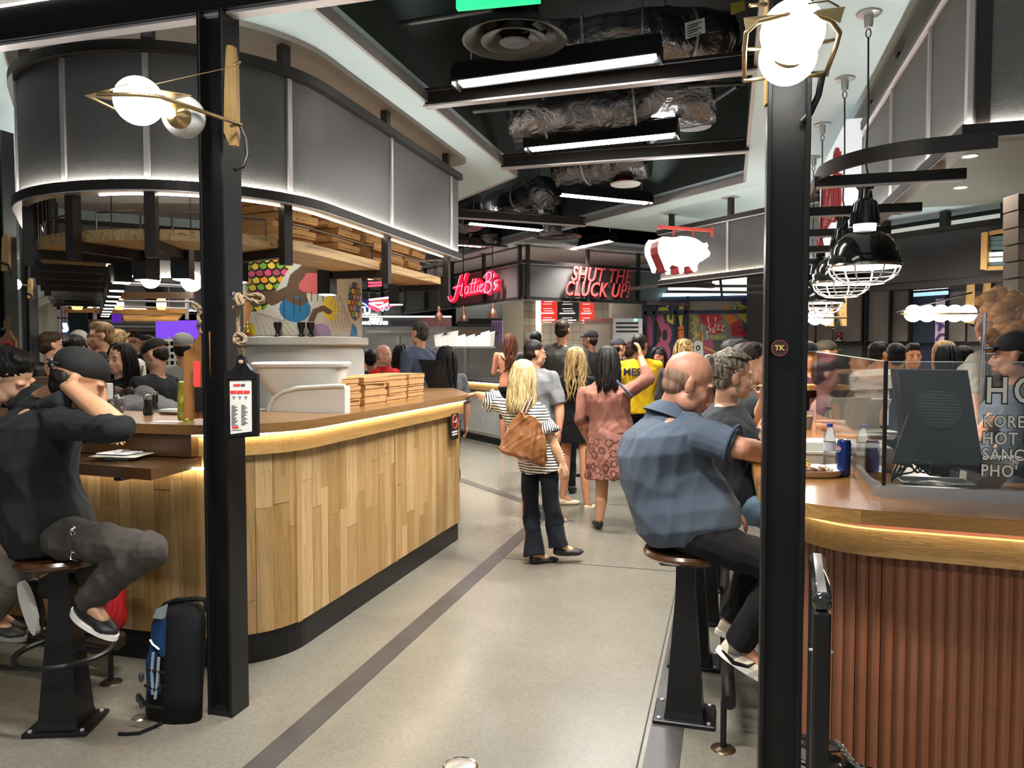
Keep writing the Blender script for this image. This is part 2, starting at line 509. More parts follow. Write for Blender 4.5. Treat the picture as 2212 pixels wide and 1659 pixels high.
# ------------------------------------------------------------------ flat print laid over a surface as a fine grid of coloured cells
import numpy as np
def painted(fn, nx, ny, x0, x1, y0, y1, shapes, mats, name, parent, base=0, skip=None):
    xs = x0 + (np.arange(nx) + .5) / nx * (x1 - x0); ys = y0 + (np.arange(ny) + .5) / ny * (y1 - y0)
    X, Y = np.meshgrid(xs, ys); M = np.full(X.shape, base)
    def inpoly(pts):
        ins = np.zeros(X.shape, bool); n = len(pts)
        for i in range(n):
            ax, ay = pts[i]; bx, by = pts[(i + 1) % n]
            if ay == by: continue
            c = ((ay > Y) != (by > Y)) & (X < (bx - ax) * (Y - ay) / (by - ay) + ax); ins ^= c
        return ins
    for s in shapes:
        k = s[0]
        if k == 'poly': m = inpoly(s[1])
        elif k == 'ell':
            cx, cy, rx, ry = s[1]; m = ((X - cx) / rx) ** 2 + ((Y - cy) / ry) ** 2 < 1
        elif k == 'line':
            m = np.zeros(X.shape, bool); pts, wd = s[1]
            for i in range(len(pts) - 1):
                ax, ay = pts[i]; bx, by = pts[i + 1]; dx, dy = bx - ax, by - ay
                t = np.clip(((X - ax) * dx + (Y - ay) * dy) / (dx * dx + dy * dy + 1e-9), 0, 1)
                m |= (X - ax - t * dx) ** 2 + (Y - ay - t * dy) ** 2 < (wd / 2) ** 2
        elif k == 'fn': m = s[1](X, Y)
        if len(s) > 3: m &= s[3](X, Y)
        M[m] = s[2]
    gx = np.linspace(x0, x1, nx + 1); gy = np.linspace(y0, y1, ny + 1)
    vs = [tuple(fn(a, b)) for b in gy for a in gx]; fs = []; mi = []
    for j in range(ny):
        i = 0
        while i < nx:
            if skip is not None and M[j, i] == skip: i += 1; continue
            o = j * (nx + 1) + i; fs.append((o, o + 1, o + nx + 2, o + nx + 1)); mi.append(int(M[j, i])); i += 1
    me = bpy.data.meshes.new(name)
    c = V(vs[0]); me.from_pydata([(v[0] - c[0], v[1] - c[1], v[2] - c[2]) for v in vs], [], fs)
    for m in mats: me.materials.append(m)
    me.polygons.foreach_set('material_index', mi)
    return link(name, me, parent, c)
def text(body, size, M, m, name, parent=None, ext=.002, shear=0., offset=0., align='CENTER', spacing=1., xs=1.):
    cu = bpy.data.curves.new(name, 'FONT'); cu.body = body; cu.size = size; cu.extrude = ext; cu.shear = shear; cu.offset = offset
    cu.align_x = align; cu.align_y = 'CENTER'; cu.space_character = spacing; cu.resolution_u = 3
    o = bpy.data.objects.new(name + '_tmp', cu); COL.objects.link(o)
    dg = bpy.context.evaluated_depsgraph_get()
    me = bpy.data.meshes.new_from_object(o.evaluated_get(dg)); bpy.data.objects.remove(o); bpy.data.curves.remove(cu)
    me.transform(Matrix.Diagonal((xs, 1, 1, 1)))
    me.materials.clear(); me.materials.append(m)
    q = link(name, me, parent, None)
    p = parent; Mi = Matrix.Identity(4); ch = []
    while p is not None: ch.append(p); p = p.parent
    for c in reversed(ch): Mi = Mi @ c.matrix_basis
    q.matrix_basis = Mi.inverted() @ M; return q
def facing(loc, nx, ny, tilt=0.):
    """matrix whose local +Z looks along (nx,ny), local +Y is up: for text and signs"""
    z = V((nx, ny, 0)).normalized(); x = V((0, 0, 1)).cross(z); y = z.cross(x)
    M = Matrix((x, y, z)).transposed().to_4x4(); return Matrix.Translation(loc) @ M @ Matrix.Rotation(tilt, 4, 'Z')

# ------------------------------------------------------------------ the hall: floor, ceilings, far walls
HC = HC_
mb = MB(); mb.box((-4, 11, -.06), (36, 34, .12)); struct(mb.build('floor', M_conc))
def strip(name, pts, wd=.12):
    b = MB(); b.bar([V((p[0], p[1], .0)) for p in pts], wd, .004, zoff=.001)
    return struct(b.build(name, M_strip))
strip('trim_1', [(-1.72, -3), (-1.72, 7.45), (-6.9, 12.63)])
strip('trim_2', [(-.235, -3), (-.235, 9)], .13)
b = MB()
for x, y0, y1 in ((-.32, -3, 9), (-.165, -3, 9)): b.box((x, (y0 + y1) / 2, .001), (.006, y1 - y0, .003))
b.box((-3.9, 2.15, .001), (4, .005, .003), rz=.0)
b.box((-1.0, 5.6, .001), (1.4, .005, .003)); b.box((-1.0, 7.9, .001), (1.4, .005, .003))
struct(b.build('trim_3', mat('joint_dark', (.02, .02, .02), .8)))
# drain cover in the floor at the bottom of the frame
p = at_z(994, 1655, 0)
t = thing('floor_outlet', (p.x, p.y, 0), 'small round metal cover set in the floor at the bottom edge', 'floor cover')
b = MB(); b.lathe([(0, .004), (.05, .004), (.06, .001)], c=(p.x, p.y, 0)); b.build('cover', M_steel, t, smooth=True)
b = MB(); b.lathe([(.06, .0), (.066, .003), (.07, 0)], c=(p.x, p.y, 0), cap=False); b.build('rim', M_chrome, t)

xl, xr = -2.0, .15
yl, yr = 7.15, 8.0
left = [(-18, 2.93), (xl, 2.93), (xl, yl), (xl - 13, yl + 13), (-18, yl + 13)]
right = [(xr, -5), (9, -5), (9, 26), (xr - (26 - yr), 26), (xr, yr)]
A = V((-1.87, 10.1)); e1 = V((.7071, .7071)); e2 = V((-.7071, .7071))
hole = [A, A + e1 * 2.9, A + e1 * 2.9 + e2 * 1.75, A + e2 * 1.75]
mb = MB(); mb.prism(left, HC, HC + .12); struct(mb.build('ceiling_left', M_ceil))
mb = MB(); mb.prism(right, HC, HC + .12, holes=[[(q.x, q.y) for q in hole]]); struct(mb.build('ceiling_right', M_ceil))
mb = MB(); mb.box((-4.5, 10.5, 4.75), (30, 34, .1)); struct(mb.build('ceiling', M_plenum))
# reveals above the openings, and the pale trims that line them
def reveal(name, pts, side, m=M_green):
    b = MB(); b.bar([V((p[0], p[1], HC + .12 + .6)) for p in pts], .03, 1.2); return struct(b.build(name, m))
reveal('wall_left_reveal', [(xl - .02, 2.9), (xl - .02, yl), (xl - 12, yl + 12)], 1)
reveal('wall_right_reveal', [(xr + .02, -5), (xr + .02, yr), (xr - 17, yr + 17)], 1)
def edge_trim(name, pts, off, closed=False):
    b = MB(); b.bar([V((p[0], p[1], HC + .03)) for p in pts], .022, .07, closed=closed)
    return struct(b.build(name, M_alu))
edge_trim('trim_4', [(xl + .012, 2.9), (xl + .012, yl + .005), (xl - 12, yl + 12.03)], 0)
edge_trim('trim_5', [(xr - .012, -5), (xr - .012, yr - .005), (xr - 17, yr + 16.99)], 0)
edge_trim('trim_6', [(q.x, q.y) for q in hole], 0, True)
# far walls, beyond everything
for nm, c, sz, m in (('wall_back', (-4.5, 25.5, 2.4), (30, .2, 4.8), mat('far_wall', (.10, .10, .11), .7)),
                     ('wall_left', (-17.6, 10.5, 2.4), (.2, 32, 4.8), mat('far_wall', (.10, .10, .11), .7)),
                     ('wall_right', (8.3, 14, 2.4), (.2, 24, 4.8), mat('far_wall', (.1, .1, .11), .7))):
    b = MB(); b.box(c, sz); struct(b.build(nm, m))

# ------------------------------------------------------------------ steel beams across the ceiling opening
def cross_beam(p0, p1, label, w=.07, h=.11, z=HC + .02):
    b = MB(); p0 = V((p0[0], p0[1], z)); p1 = V((p1[0], p1[1], z))
    d = (p1 - p0).normalized(); n = V((-d.y, d.x, 0)); t = thing('ceiling_beam', (p0 + p1) / 2, label, 'steel beam', 'steel beams across the dark ceiling openings')
    web = MB(); web.bar([p0, p1], .014, h - .02); web.build('web', M_bronze, t)
    fl = MB(); fl.bar([p0, p1], w, .012, zoff=-h / 2); fl.build('flange', M_alu, t)
    fl = MB(); fl.bar([p0, p1], w, .012, zoff=h / 2); fl.build('flange', M_bronze, t)
cross_beam((xl, 4.88), (xr, 4.80), 'black beam across the ceiling opening just past the nearest tube light')
cross_beam((xl, 6.68), (xr, 6.68), 'black beam across the ceiling opening just past the second tube light')
cross_beam((xl, 3.2), (xr, 3.2), 'black beam across the ceiling opening above the round air vent')
cross_beam((-3.55, 8.72), (-1.83, 10.0), 'black beam across the angled ceiling opening by its bend')
cross_beam((-5.0, 10.2), (-3.4, 11.7), 'farthest black beam across the angled ceiling opening')

# ------------------------------------------------------------------ tube lights
def tube_light(p0, p1, label):
    p0 = V(p0); p1 = V(p1); d = (p1 - p0); L = d.length; mid = (p0 + p1) / 2; a = atan2(d.y, d.x)
    t = thing('tube_light', mid, label, 'ceiling light', 'linear tube lights in the ceiling openings')
    R = Matrix.Rotation(a, 4, 'Z')
    b = MB(); b.box(mid + V((0, 0, .085)), (L + .06, .09, .09), M=R, bev=.01); b.build('housing', M_black, t)
    b = MB()
    for s in (-1, 1):
        b.box(mid + R @ V((0, s * .062, .045)), (L + .04, .012, .10), M=R @ Matrix.Rotation(s * .35, 4, 'X'))
    for s in (-1, 1): b.box(mid + R @ V((s * (L / 2 + .025), 0, .03)), (.012, .15, .10), M=R)
    b.build('reflector', M_black, t)
    b = MB(); b.box(mid + V((0, 0, .01)), (L, .075, .055), M=R, bev=.02); b.build('diffuser', M_tube, t)
    for s in (-1, 1):
        q = mid + R @ V((s * (L / 2 - .08), 0, .13)); b = MB(); b.tube([q, q + V((0, 0, 1.2))], .004, 5); b.build('hanger', M_black, t)
    lamp_area('tube_glow', mid + V((0, 0, -.025)), L, .07, TUBE_W, rz=a); lamp_area('added_duct_fill', mid + V((0, 0, .145)), L, .08, 16, rz=a, up=True)  # second lamp is an upward fill added above the housing to brighten the ducts
    return t
g = [((-1.66, 4.62), (-.42, 4.52), 'nearest tube light hanging under the foil-wrapped duct'),
     ((-1.62, 6.24), (-.42, 6.14), 'second tube light in the straight ceiling opening'),
     ((-1.76, 8.09), (-.90, 8.82), 'tube light at the bend of the ceiling opening, tilted down to the right'),
     ((-3.31, 9.54), (-2.5, 10.4), 'tube light in the angled ceiling opening above the sign corner'),
     ((-4.65, 10.8), (-3.82, 11.67), 'far tube light half hidden by the metal canopy end'),
     ((-2.45, 12.3), (-1.7, 11.6), 'tube light in the farthest small ceiling opening')]
for a, b_, l in g: tube_light((a[0], a[1], HC), (b_[0], b_[1], HC), l)
# the row goes on above and behind the viewer
for y in (2.0, .2, -1.6): tube_light((-1.6, y, HC), (-.4, y, HC), 'tube light further back along the same ceiling opening, outside the picture at %s' % {2.0: 'the top', .2: 'the viewer', -1.6: 'the viewer\'s back'}[y])

# ------------------------------------------------------------------ services in the plenum
def foil():
    m = bpy.data.materials.new('black_foil'); N = NT(m)
    n = N.new('TexNoise'); n.inputs['Scale'].default_value = 5; n.inputs['Detail'].default_value = 6; n.inputs['Distortion'].default_value = 1.2
    N.lk(N.coords(), n.inputs['Vector']); N.b.inputs['Base Color'].default_value = (.16, .16, .17, 1)
    N.b.inputs['Metallic'].default_value = .9; N.b.inputs['Roughness'].default_value = .2; N.bump(n.outputs[0], .9, .06); return m
M_foil = foil()
def duct(pts, r, label, squash=1., seed=0, bands=True):
    pts = [V(p) for p in pts]; P2 = []
    for i in range(len(pts) - 1):
        k = max(2, int((pts[i + 1] - pts[i]).length / .05))
        P2 += [pts[i].lerp(pts[i + 1], j / k) for j in range(k)]
    P2.append(pts[-1]); b = MB(); b.tube(P2, r, 36)
    for i, q in enumerate(b.v):
        q = V(q); c = P2[i // 36]; d = q - c; d.z *= squash
        n1 = noise.noise(V((q.x * 3 + seed, q.y * 3, q.z * 3))); n2 = noise.noise(V((q.x * 9, q.y * 9 + seed, q.z * 9)))
        n3 = abs(noise.noise(V((q.x * 16, q.y * 16, q.z * 16 + seed))))
        q = c + d * (1 + .22 * n1 + .10 * n2 - .10 * n3); b.v[i] = tuple(q)
    t = thing('air_duct', pts[0], label, 'duct', 'foil wrapped ducts above the ceiling openings')
    b.build('foil_wrap', M_foil, t, smooth=True, angle=180)
    if bands:
        L = len(P2)
        for i in range(6, L - 4, 14):
            c = P2[i]; dr = (P2[i + 1] - P2[i - 1]).normalized(); x = dr.cross(V((0, 0, 1))).normalized(); y = x.cross(dr)
            bb = MB(); bb.tube([c + (x * cos(a) + y * sin(a) * squash) * r * 1.03 for a in [2 * pi * j / 20 for j in range(20)]], .012, 5, closed=True)
            bb.build('strap', mat('strap_grey', (.45, .45, .46), .35, .6), t)
duct([at(1110, 250, 6.45), at(1330, 238, 6.25), at(1540, 205, 6.1)], .25, 'large crinkled black foil duct hanging just past the nearest beam', .85, 1)
duct([at(1170, 118, 5.7), at(1400, 92, 5.6), at(1560, 100, 5.7)], .28, 'bulging foil duct above the nearest tube light', .8, 3)
duct([at(1205, 372, 8.3), at(1300, 352, 8.1), at(1400, 345, 7.9)], .22, 'foil duct past the second beam, above the alarm beacon', .85, 5)
duct([at(995, 478, 11.4), at(1090, 440, 10.4), at(1180, 415, 9.6)], .24, 'flexible foil duct over the bend of the opening', .8, 11)
duct([at(1015, 522, 12.6), at(1062, 508, 12.0)], .18, 'farthest foil duct by the canopy end', .7, 14)
duct([(-2.4, 10.4, 3.75), (-2.4, 10.4, 3.25)], .16, 'short vertical foil duct above the far round vent', 1, 21, False)
# dark rectangular ductwork and pipes
b = MB(); b.box((-.35, 3.6, 4.1), (1.0, 1.6, .5), bev=.02); o = b.build('sheet_metal_duct', mat('black_sheet', (.02, .022, .026), .4, .3), smooth=False)
tag(o, 'black sheet metal duct box above the round air vent', 'duct')
lab = at(1500, 62, 4.5)
t = thing('paper_notice', lab, 'white printed label stuck under the black duct', 'label')
b = MB(); b.plate([at(1479, 50, 4.5), at(1522, 38, 4.5), at(1524, 70, 4.5), at(1481, 85, 4.5)], .004, (0, 1, .2)); b.build('sheet', mat('paper_white', (.7, .7, .68), .6), t)
b = MB()
for k in range(5):
    y = 52 + k * 6; b.plate([at(1485, y + 3, 4.49), at(1516 - (k % 2) * 8, y - 6, 4.49), at(1516 - (k % 2) * 8, y - 4, 4.49), at(1485, y + 5, 4.49)], .002, (0, 1, .2))
b.build('printed_lines', mat('ink', (.03, .03, .03), .6), t)
t = thing('access_notice', at(1593, 15, 4.4), 'yellow access sign with black letters at the top edge of the opening', 'sign')
b = MB(); b.plate([at(1577, 8, 4.4), at(1608, 0, 4.4), at(1610, 22, 4.4), at(1579, 32, 4.4)], .004, (0, 1, .2)); b.build('panel', mat('notice_yellow', (.55, .5, .08), .5), t)
for x0, y0, x1, y1 in ((560, -.35, 0, 0),): pass
def pipe(p0, p1, r, label):
    b = MB(); b.tube([p0, p1], r, 12); tag(b.build('pipe', M_plenum2, smooth=True), label, 'pipe', 'pipes in the dark plenum')
M_plenum2 = mat('grey_pipe', (.07, .08, .09), .4, .2)
pipe((-1.95, 4.0, 3.75), (-1.15, 3.85, 3.75), .05, 'thick dark pipe left of the round air vent')
pipe((-1.95, 4.35, 3.6), (-1.2, 4.3, 3.6), .018, 'thin pale conduit left of the nearest tube light')
pipe((-.1, 7.0, 3.95), (-1.9, 7.3, 3.95), .018, 'thin conduit crossing behind the second tube light')
pipe((.05, 6.9, 3.9), (-.9, 8.6, 3.9), .03, 'long pipe along the right side of the far opening')
pipe((-1.9, 5.6, 3.45), (-1.4, 5.6, 3.45), .02, 'short rail left of the second tube light')
pipe((-.4, 3.9, 3.7), (.1, 3.9, 3.7), .014, 'thin conduit at the top right of the opening')
pipe((-5.2, 11.4, 4.1), (-2.6, 9.4, 4.1), .02, 'thin conduit along the angled opening')
pipe((-.3, 5.8, 3.55), (.1, 5.85, 3.55), .012, 'thin conduit by the small ceiling speaker')
def vent(c, R, label):
    t = thing('air_vent', c, label, 'air vent', 'round black ceiling diffusers'); c = V(c)
    b = MB(); b.lathe([(R * .45, .35), (R * .45, .12), (R * .55, .10), (R, .0), (R * 1.02, -.01), (R * .97, -.012), (R * .62, .05)], c=c, n=40, cap=False); b.build('outer_cone', M_black, t, smooth=True, fix=True)
    b = MB(); b.lathe([(R * .3, .07), (R * .62, .0), (R * .66, -.012), (R * .6, -.014), (R * .3, .03)], c=c, n=40, cap=False); b.build('middle_cone', M_black, t, smooth=True, fix=True)
    b = MB(); b.lathe([(0, .03), (R * .28, -.005), (R * .3, -.018), (R * .2, -.02), (0, -.016)], c=c, n=32); b.build('centre_cone', M_black, t, smooth=True, fix=True)
vent(at_z(1112, 85, 3.36), .29, 'large round black air vent above the nearest tube light')
vent(at_z(1205, 510, 3.28), .34, 'small far round black air vent over the angled opening')
c = at_z(1497, 272, 3.5)
t = thing('ceiling_speaker', c, 'round ceiling speaker with a pale grille in the dark opening', 'speaker')
b = MB(); b.lathe([(.0, .16), (.13, .16), (.15, .02), (.155, 0)], c=c, n=28, cap=False); b.build('can', M_black, t, smooth=True)
b = MB(); b.lathe([(.155, .0), (.15, -.008), (.0, -.012)], c=c, n=28, cap=False); b.build('grille', mat('grille_grey', (.3, .3, .32), .5), t, smooth=True)
c = at_z(1351, 400, 3.35)
t = thing('alarm_beacon', c, 'red and white fire alarm beacon hanging in the opening', 'alarm')
b = MB(); b.box(c + V((0, 0, .05)), (.16, .12, .06), bev=.01); b.build('red_box', mat('alarm_red', (.5, .01, .02), .4), t)
b = MB(); b.lathe([(.02, .03), (.16, .015), (.15, 0), (0, -.01)], c=c, n=20); b.build('white_disc', M_white, t, smooth=True)
b = MB(); b.tube([c + V((0, 0, .07)), c + V((0, 0, 1.3))], .012, 6); b.build('stem', M_black, t)
# EXIT sign: only its lower edge is in the frame
t = thing('exit_sign', at(1072, -30, 3.6), 'lit green sign at the top edge of the frame', 'sign')
p0, p1 = at(985, 19, 3.6), at(1165, 2, 3.6)
b = MB(); b.plate([p0, p1, p1 + V((0, 0, .22)), p0 + V((0, 0, .22))], .03, (.0, 1, 0)); b.build('lit_panel', emis('exit_green', (.02, .62, .22), 1.3), t)
b = MB(); b.box((p0 + p1) / 2 + V((0, .03, .24)), (.44, .04, .03), rz=atan2(p1.y - p0.y, p1.x - p0.x)); b.build('frame', M_alu, t)
# downlights in the pale ceilings
dl = [(7, 4.2), (5.2, 8.0), (3.5, 9.5), (1.2, 10.2), (-6.0, 6.0), (-7.5, 8.5), (-9, 11), (-5.5, 9.2), (.9, 12.5), (-.2, 14.2), (2.6, 7.4), (-9, 6), (-12, 9)]
b0 = None
for i, (x, y) in enumerate(dl):
    lb = 'round recessed downlight in the pale ceiling'
    if b0 is None:
        b0 = thing('downlight', (x, y, HC), lb, 'ceiling light', 'recessed downlights')
        q = MB(); q.lathe([(.05, .0), (.065, -.006), (.07, 0)], c=(x, y, HC), n=20, cap=False); q.build('rim', M_white, b0)
        q = MB(); q.lathe([(0, -.003), (.05, -.003)], c=(x, y, HC), n=20, cap=False); q.build('lens', emis('downlight_lens', (1, .93, .8), 30), b0)
    else: dup(b0, (x, y, HC))
    lamp_spot('downlight_beam', (x, y, HC - .02), DOWN_W)

# ------------------------------------------------------------------ left kiosk: canopy, shelf, counter
ZB, ZT = 2.41, 3.12
cp = Path(rpath([(-2.27, 6.28, 0), (-2.27, 3.14, .85), (-3.60, 3.14, 1.0), (-7.48, 7.02, 0)]))
pts_posts = [(-2.27, 6.07), (-2.27, 4.89), (-2.27, 3.69), (-2.80, 3.19), (-3.26, 3.15), (-3.74, 3.4)] + [(-3.86 - .42 * k, 3.5 + .42 * k) for k in range(1, 9)]
pp = [cp.near(*q) for q in pts_posts]
lc = canopy(cp, ZB, ZT, pp, 'tall rounded canopy of perforated grey metal over the pale wood counter on the left', z_post_low=2.08, inward=-1)
cb = Path(rpath([(-2.27, 6.28, .12), (-4.3, 6.28, 0), (-6.2, 8.3, 0), (-7.48, 7.02, 0)]))
canopy(cb, ZB, ZT, [.6, 1.4], 'far side of the rounded metal canopy, closing it behind the counter', z_post_low=2.41, inward=1, led=False)
outl = [(-2.22, 6.5, .2), (-2.22, 3.09, .9), (-3.63, 3.09, 1.0), (-7.58, 7.04, 0), (-6.2, 8.5, 0), (-4.3, 6.6, 0)]
b = MB(); b.prism([(q.x, q.y) for q in rpath(outl, True)[:-1]], HC_ - .03, HC_ + .0); struct(b.build('ceiling_kiosk', M_taupe))
b = MB(); b.bar(cp.sub(.25, 3.6, ZB - .008, .05), .010, .006); b.build('led_strip_under', emis('led_soft', (1, .87, .66), 16), lc)
for q in ((-3.1, 4.3), (-3.1, 5.5), (-3.4, 6.6)): dup(b0, (q[0], q[1], HC_ - .03), label='downlight in the taupe ceiling inside the left canopy', group='downlights inside the left canopy'); lamp_spot('kiosk_beam', (q[0], q[1], HC_ - .06), 45, 130)
t = thing('wood_shelf', (-2.5, 4.5, 2.17), 'curved wooden shelf hung inside the left metal canopy', 'shelf')
sh = Path(cp.sub(0, cp.L, 0, .06))
def sub2(P, a, b_, off): return P.sub(a, b_, 0, off)
cuts = [0] + pp + [cp.L]
for i in range(len(pp) - 1):
    a, b_ = pp[i] + .03, pp[i + 1] - .03
    o_ = cp.sub(a, b_, 0, .075); n_ = cp.sub(a, b_, 0, .44)
    b = MB(); b.prism([(q.x, q.y) for q in o_] + [(q.x, q.y) for q in reversed(n_)], 2.175, 2.232)
    b.build('board', M_shelf, t)
for i in range(len(pp)):
    q = cp.pt(pp[i]); d = cp.tan(pp[i]); n = V((d.y, -d.x)); n3 = V((n.x, n.y, 0)); q3 = V((q.x, q.y, 0)); rz = atan2(n.y, n.x)
    b = MB(); c = q3 + n3 * .26; b.box((c.x, c.y, 2.148), (.44, .05, .05), rz=rz); b.build('bracket_arm', M_bronze, t)
    c = q3 + n3 * .50; b = MB(); b.box((c.x, c.y, 2.10), (.1, .1, .17), rz=rz); bx = b.build('spotlight', M_black, t)
    b = MB(); b.box((c.x, c.y, 2.012), (.085, .085, .006), rz=rz); b.build('lens', emis('spot_lens', (1, .96, .86), 6), bx)
    if i in (0, 1, 2, 4): lamp_spot('shelf_spot', (c.x, c.y, 2.0), 14, 110)
rod = mat('rail_steel', (.10, .09, .09), .3, .8)
for i in range(len(pp) - 1):
    if pp[i + 1] - pp[i] < .3: continue
    s0, s1 = pp[i] + .09, pp[i + 1] - .09
    L = cp.sub(s0, s1, 2.325, .10); b = MB()
    b.tube([V((L[0].x, L[0].y, 2.232))] + L + [V((L[-1].x, L[-1].y, 2.232))], .006, 6); b.build('guard_rail', rod, t)

# cardboard boxes
M_kraft = mat('kraft_card', '#b38a5a', .75, noise_amt=.06, nscale=30, bump=.04, bscale=120)
M_kraft2 = mat('kraft_slot', (.16, .10, .05), .9)
def pizza_box(name='pizza_box', w=.32, h=.046, label='flat kraft cardboard box'):
    t = thing(name, (0, 0, 0), label, 'box')
    b = MB(); b.box((0, 0, h / 2 - .001), (w - .008, w - .008, h - .002)); b.build('tray', M_kraft, t)
    b = MB(); b.box((0, 0, h - .0025), (w, w, .005)); b.box((w / 2 - .0015, 0, h * .66), (.003, w, h * .62)); b.box((0, -w / 2 + .0015, h * .66), (w, .003, h * .62)); b.build('lid', M_kraft, t)
    b = MB(); b.box((w / 2 - .001, .03, h * .35), (.004, .012, .006)); b.box((w / 2 - .001, -.03, h * .35), (.004, .012, .006)); b.build('tab_slot', M_kraft2, t)
    return t
box0 = None
ORD = ['lowest', 'second from the bottom', 'third from the bottom', 'fourth from the bottom', 'fifth from the bottom', 'sixth from the bottom', 'seventh from the bottom', 'eighth from the bottom', 'ninth from the bottom', 'top']
def stack(x, y, z, n, where, group, rz0=0, sc=1., jit=.02):
    global box0
    for k in range(n):
        lb = 'kraft pizza box, %s of the stack %s' % ('topmost' if k == n - 1 else ORD[k], where)
        rz = rz0 + random.uniform(-.05, .05); loc = V((x + random.uniform(-jit, jit), y + random.uniform(-jit, jit), z + k * .0475 * sc))
        if box0 is None:
            box0 = pizza_box(label=lb); box0['group'] = group; box0.location = loc; box0.rotation_euler.z = rz; box0.scale = (sc,) * 3
        else: dup(box0, loc, rz, lb, group, sc)
CT = 1.245
for i, (x, y, n, wh) in enumerate([(-2.45, 4.31, 4, 'nearest on the wood counter'), (-2.46, 4.70, 4, 'second along the wood counter'), (-2.47, 5.10, 4, 'third along the wood counter'), (-2.50, 5.50, 4, 'farthest along the wood counter')]):
    stack(x, y, CT, n, wh, 'pizza boxes on the wood counter', 0, 1.0, .012)
stack(-2.80, 4.72, CT, 5, 'behind the others', 'pizza boxes on the wood counter')
for x, y, n, wh in [(-2.62, 4.02, 8, 'nearest on the hanging shelf'), (-2.63, 4.62, 8, 'second along the hanging shelf'), (-2.58, 5.03, 7, 'third along the hanging shelf'), (-2.60, 5.38, 6, 'fourth along the hanging shelf'), (-2.6, 5.75, 6, 'farthest along the hanging shelf')]:
    stack(x, y, 2.232, n, wh, 'pizza boxes on the hanging shelf', -.2 if y < 4.3 else 0, .96, .03)

# counter --------------------------------------------------------------
F = Path(rpath([(-6.0, 3.22, 0), (-2.2, 3.22, .42), (-2.2, 6.08, .08), (-2.75, 7.0, 0), (-3.7, 7.35, 0)], step=.05))
ctr = thing('plank_counter', (-2.5, 4.5, 0), 'long counter clad in pale staggered oak planks, left of the aisle', 'counter')
wall_strip(F.sub(0, F.L, 0, .05)if False else F.sub(0, F.L, 0, -.045), .15, 1.19, .05).build('core', M_black, ctr)
wall_strip(F.sub(0, F.L, 0, -.02), 0, .155, .03).build('kick', M_black, ctr)
# planks: staggered columns
sA = F.near(-2.2, 3.62); random.seed(11)
seam = [F.near(-2.53, 3.22), F.near(-2.2, 3.56), F.near(-2.2, 4.78), F.near(-2.2, 5.98)]
s = 0.0; k = 0
while s < F.L - .02:
    wd = random.choice([.075, .095, .115, .13, .09])
    nxt = min([q for q in seam if q > s + .001] + [F.L]); e = min(s + wd, F.L)
    if e > nxt - .03: e = nxt
    zt_ = 1.19; cutsz = [.155]
    z = .155 + random.uniform(.15, .9)
    while z < 1.1: cutsz.append(z); z += random.uniform(.45, .9)
    cutsz.append(zt_)
    for a, c in zip(cutsz, cutsz[1:]):
        if c - a < .04: continue
        b = MB(); b.bar([V((q.x, q.y, (a + c) / 2)) for q in F.sub(s + .0012, e - .0012, 0, random.uniform(-.0015, .0015))], .018, c - a - .002)
        b.build('plank', M_oak, ctr)
    s = e; k += 1
for q in seam:
    p = F.pt(q); d = F.tan(q); b = MB(); b.box((p.x, p.y, .66), (.035, .03, 1.01), rz=atan2(d.y, d.x)); b.build('batten', M_oak, ctr)
# curved apron under the top
s0 = F.near(-2.56, 3.22)
ap = F.sub(s0, F.L, 0, .03)
wall_strip(ap, 1.083, 1.178, .03).build('apron', M_oak_hy, ctr)
b = MB(); b.bar([V((q.x, q.y, 1.190)) for q in F.sub(s0, F.L - .1, 0, .058)], .012, .008); b.build('led_strip', M_led, ctr)
s2 = F.near(-2.56, 3.22)
b = MB(); b.box((-4.2, 3.165, 1.14), (3.35, .06, .11)); b.build('riser', M_topd, ctr)
outer = rpath([(-6.0, 3.12, 0), (-2.1, 3.12, .5), (-2.1, 6.1, .12), (-2.62, 7.1, .2), (-3.7, 7.5, 0)], step=.05)
inner = rpath([(-3.7, 7.05, 0), (-2.95, 6.75, .1), (-2.78, 5.9, 0), (-2.78, 3.78, .25), (-6.0, 3.78, 0)])
b = MB(); b.prism([(q.x, q.y) for q in outer] + [(q.x, q.y) for q in inner], 1.197, CT)
o = b.build('countertop', M_top); tag(o, 'long oak worktop with a rounded corner on the plank counter', 'countertop')
inn = Path([(q.x, q.y) for q in inner]); wall_strip(inn.sub(0.02, inn.L, 0, -.06), .1, 1.19, .02).build('inner_face', M_white, ctr)
# lower ledge in front of the stools
t = thing('eating_ledge', (-3.2, 3.0, 1.03), 'lower dark oak eating ledge with glowing light beneath, below the left worktop', 'ledge')
b = MB(); b.prism([(-6.0, 2.97), (-3.1, 2.86), (-2.47, 2.80), (-2.53, 3.215), (-6.0, 3.215)], 1.028, 1.08); b.build('board', M_topd, t)
b = MB(); b.box((-4.2, 3.19, 1.022), (3.4, .012, .008)); b.build('led_strip', M_led, t)
for x in (-2.75, -3.6, -4.5): b = MB(); b.box((x, 3.05, 1.012), (.04, .3, .03)); b.build('bracket', M_black, t)
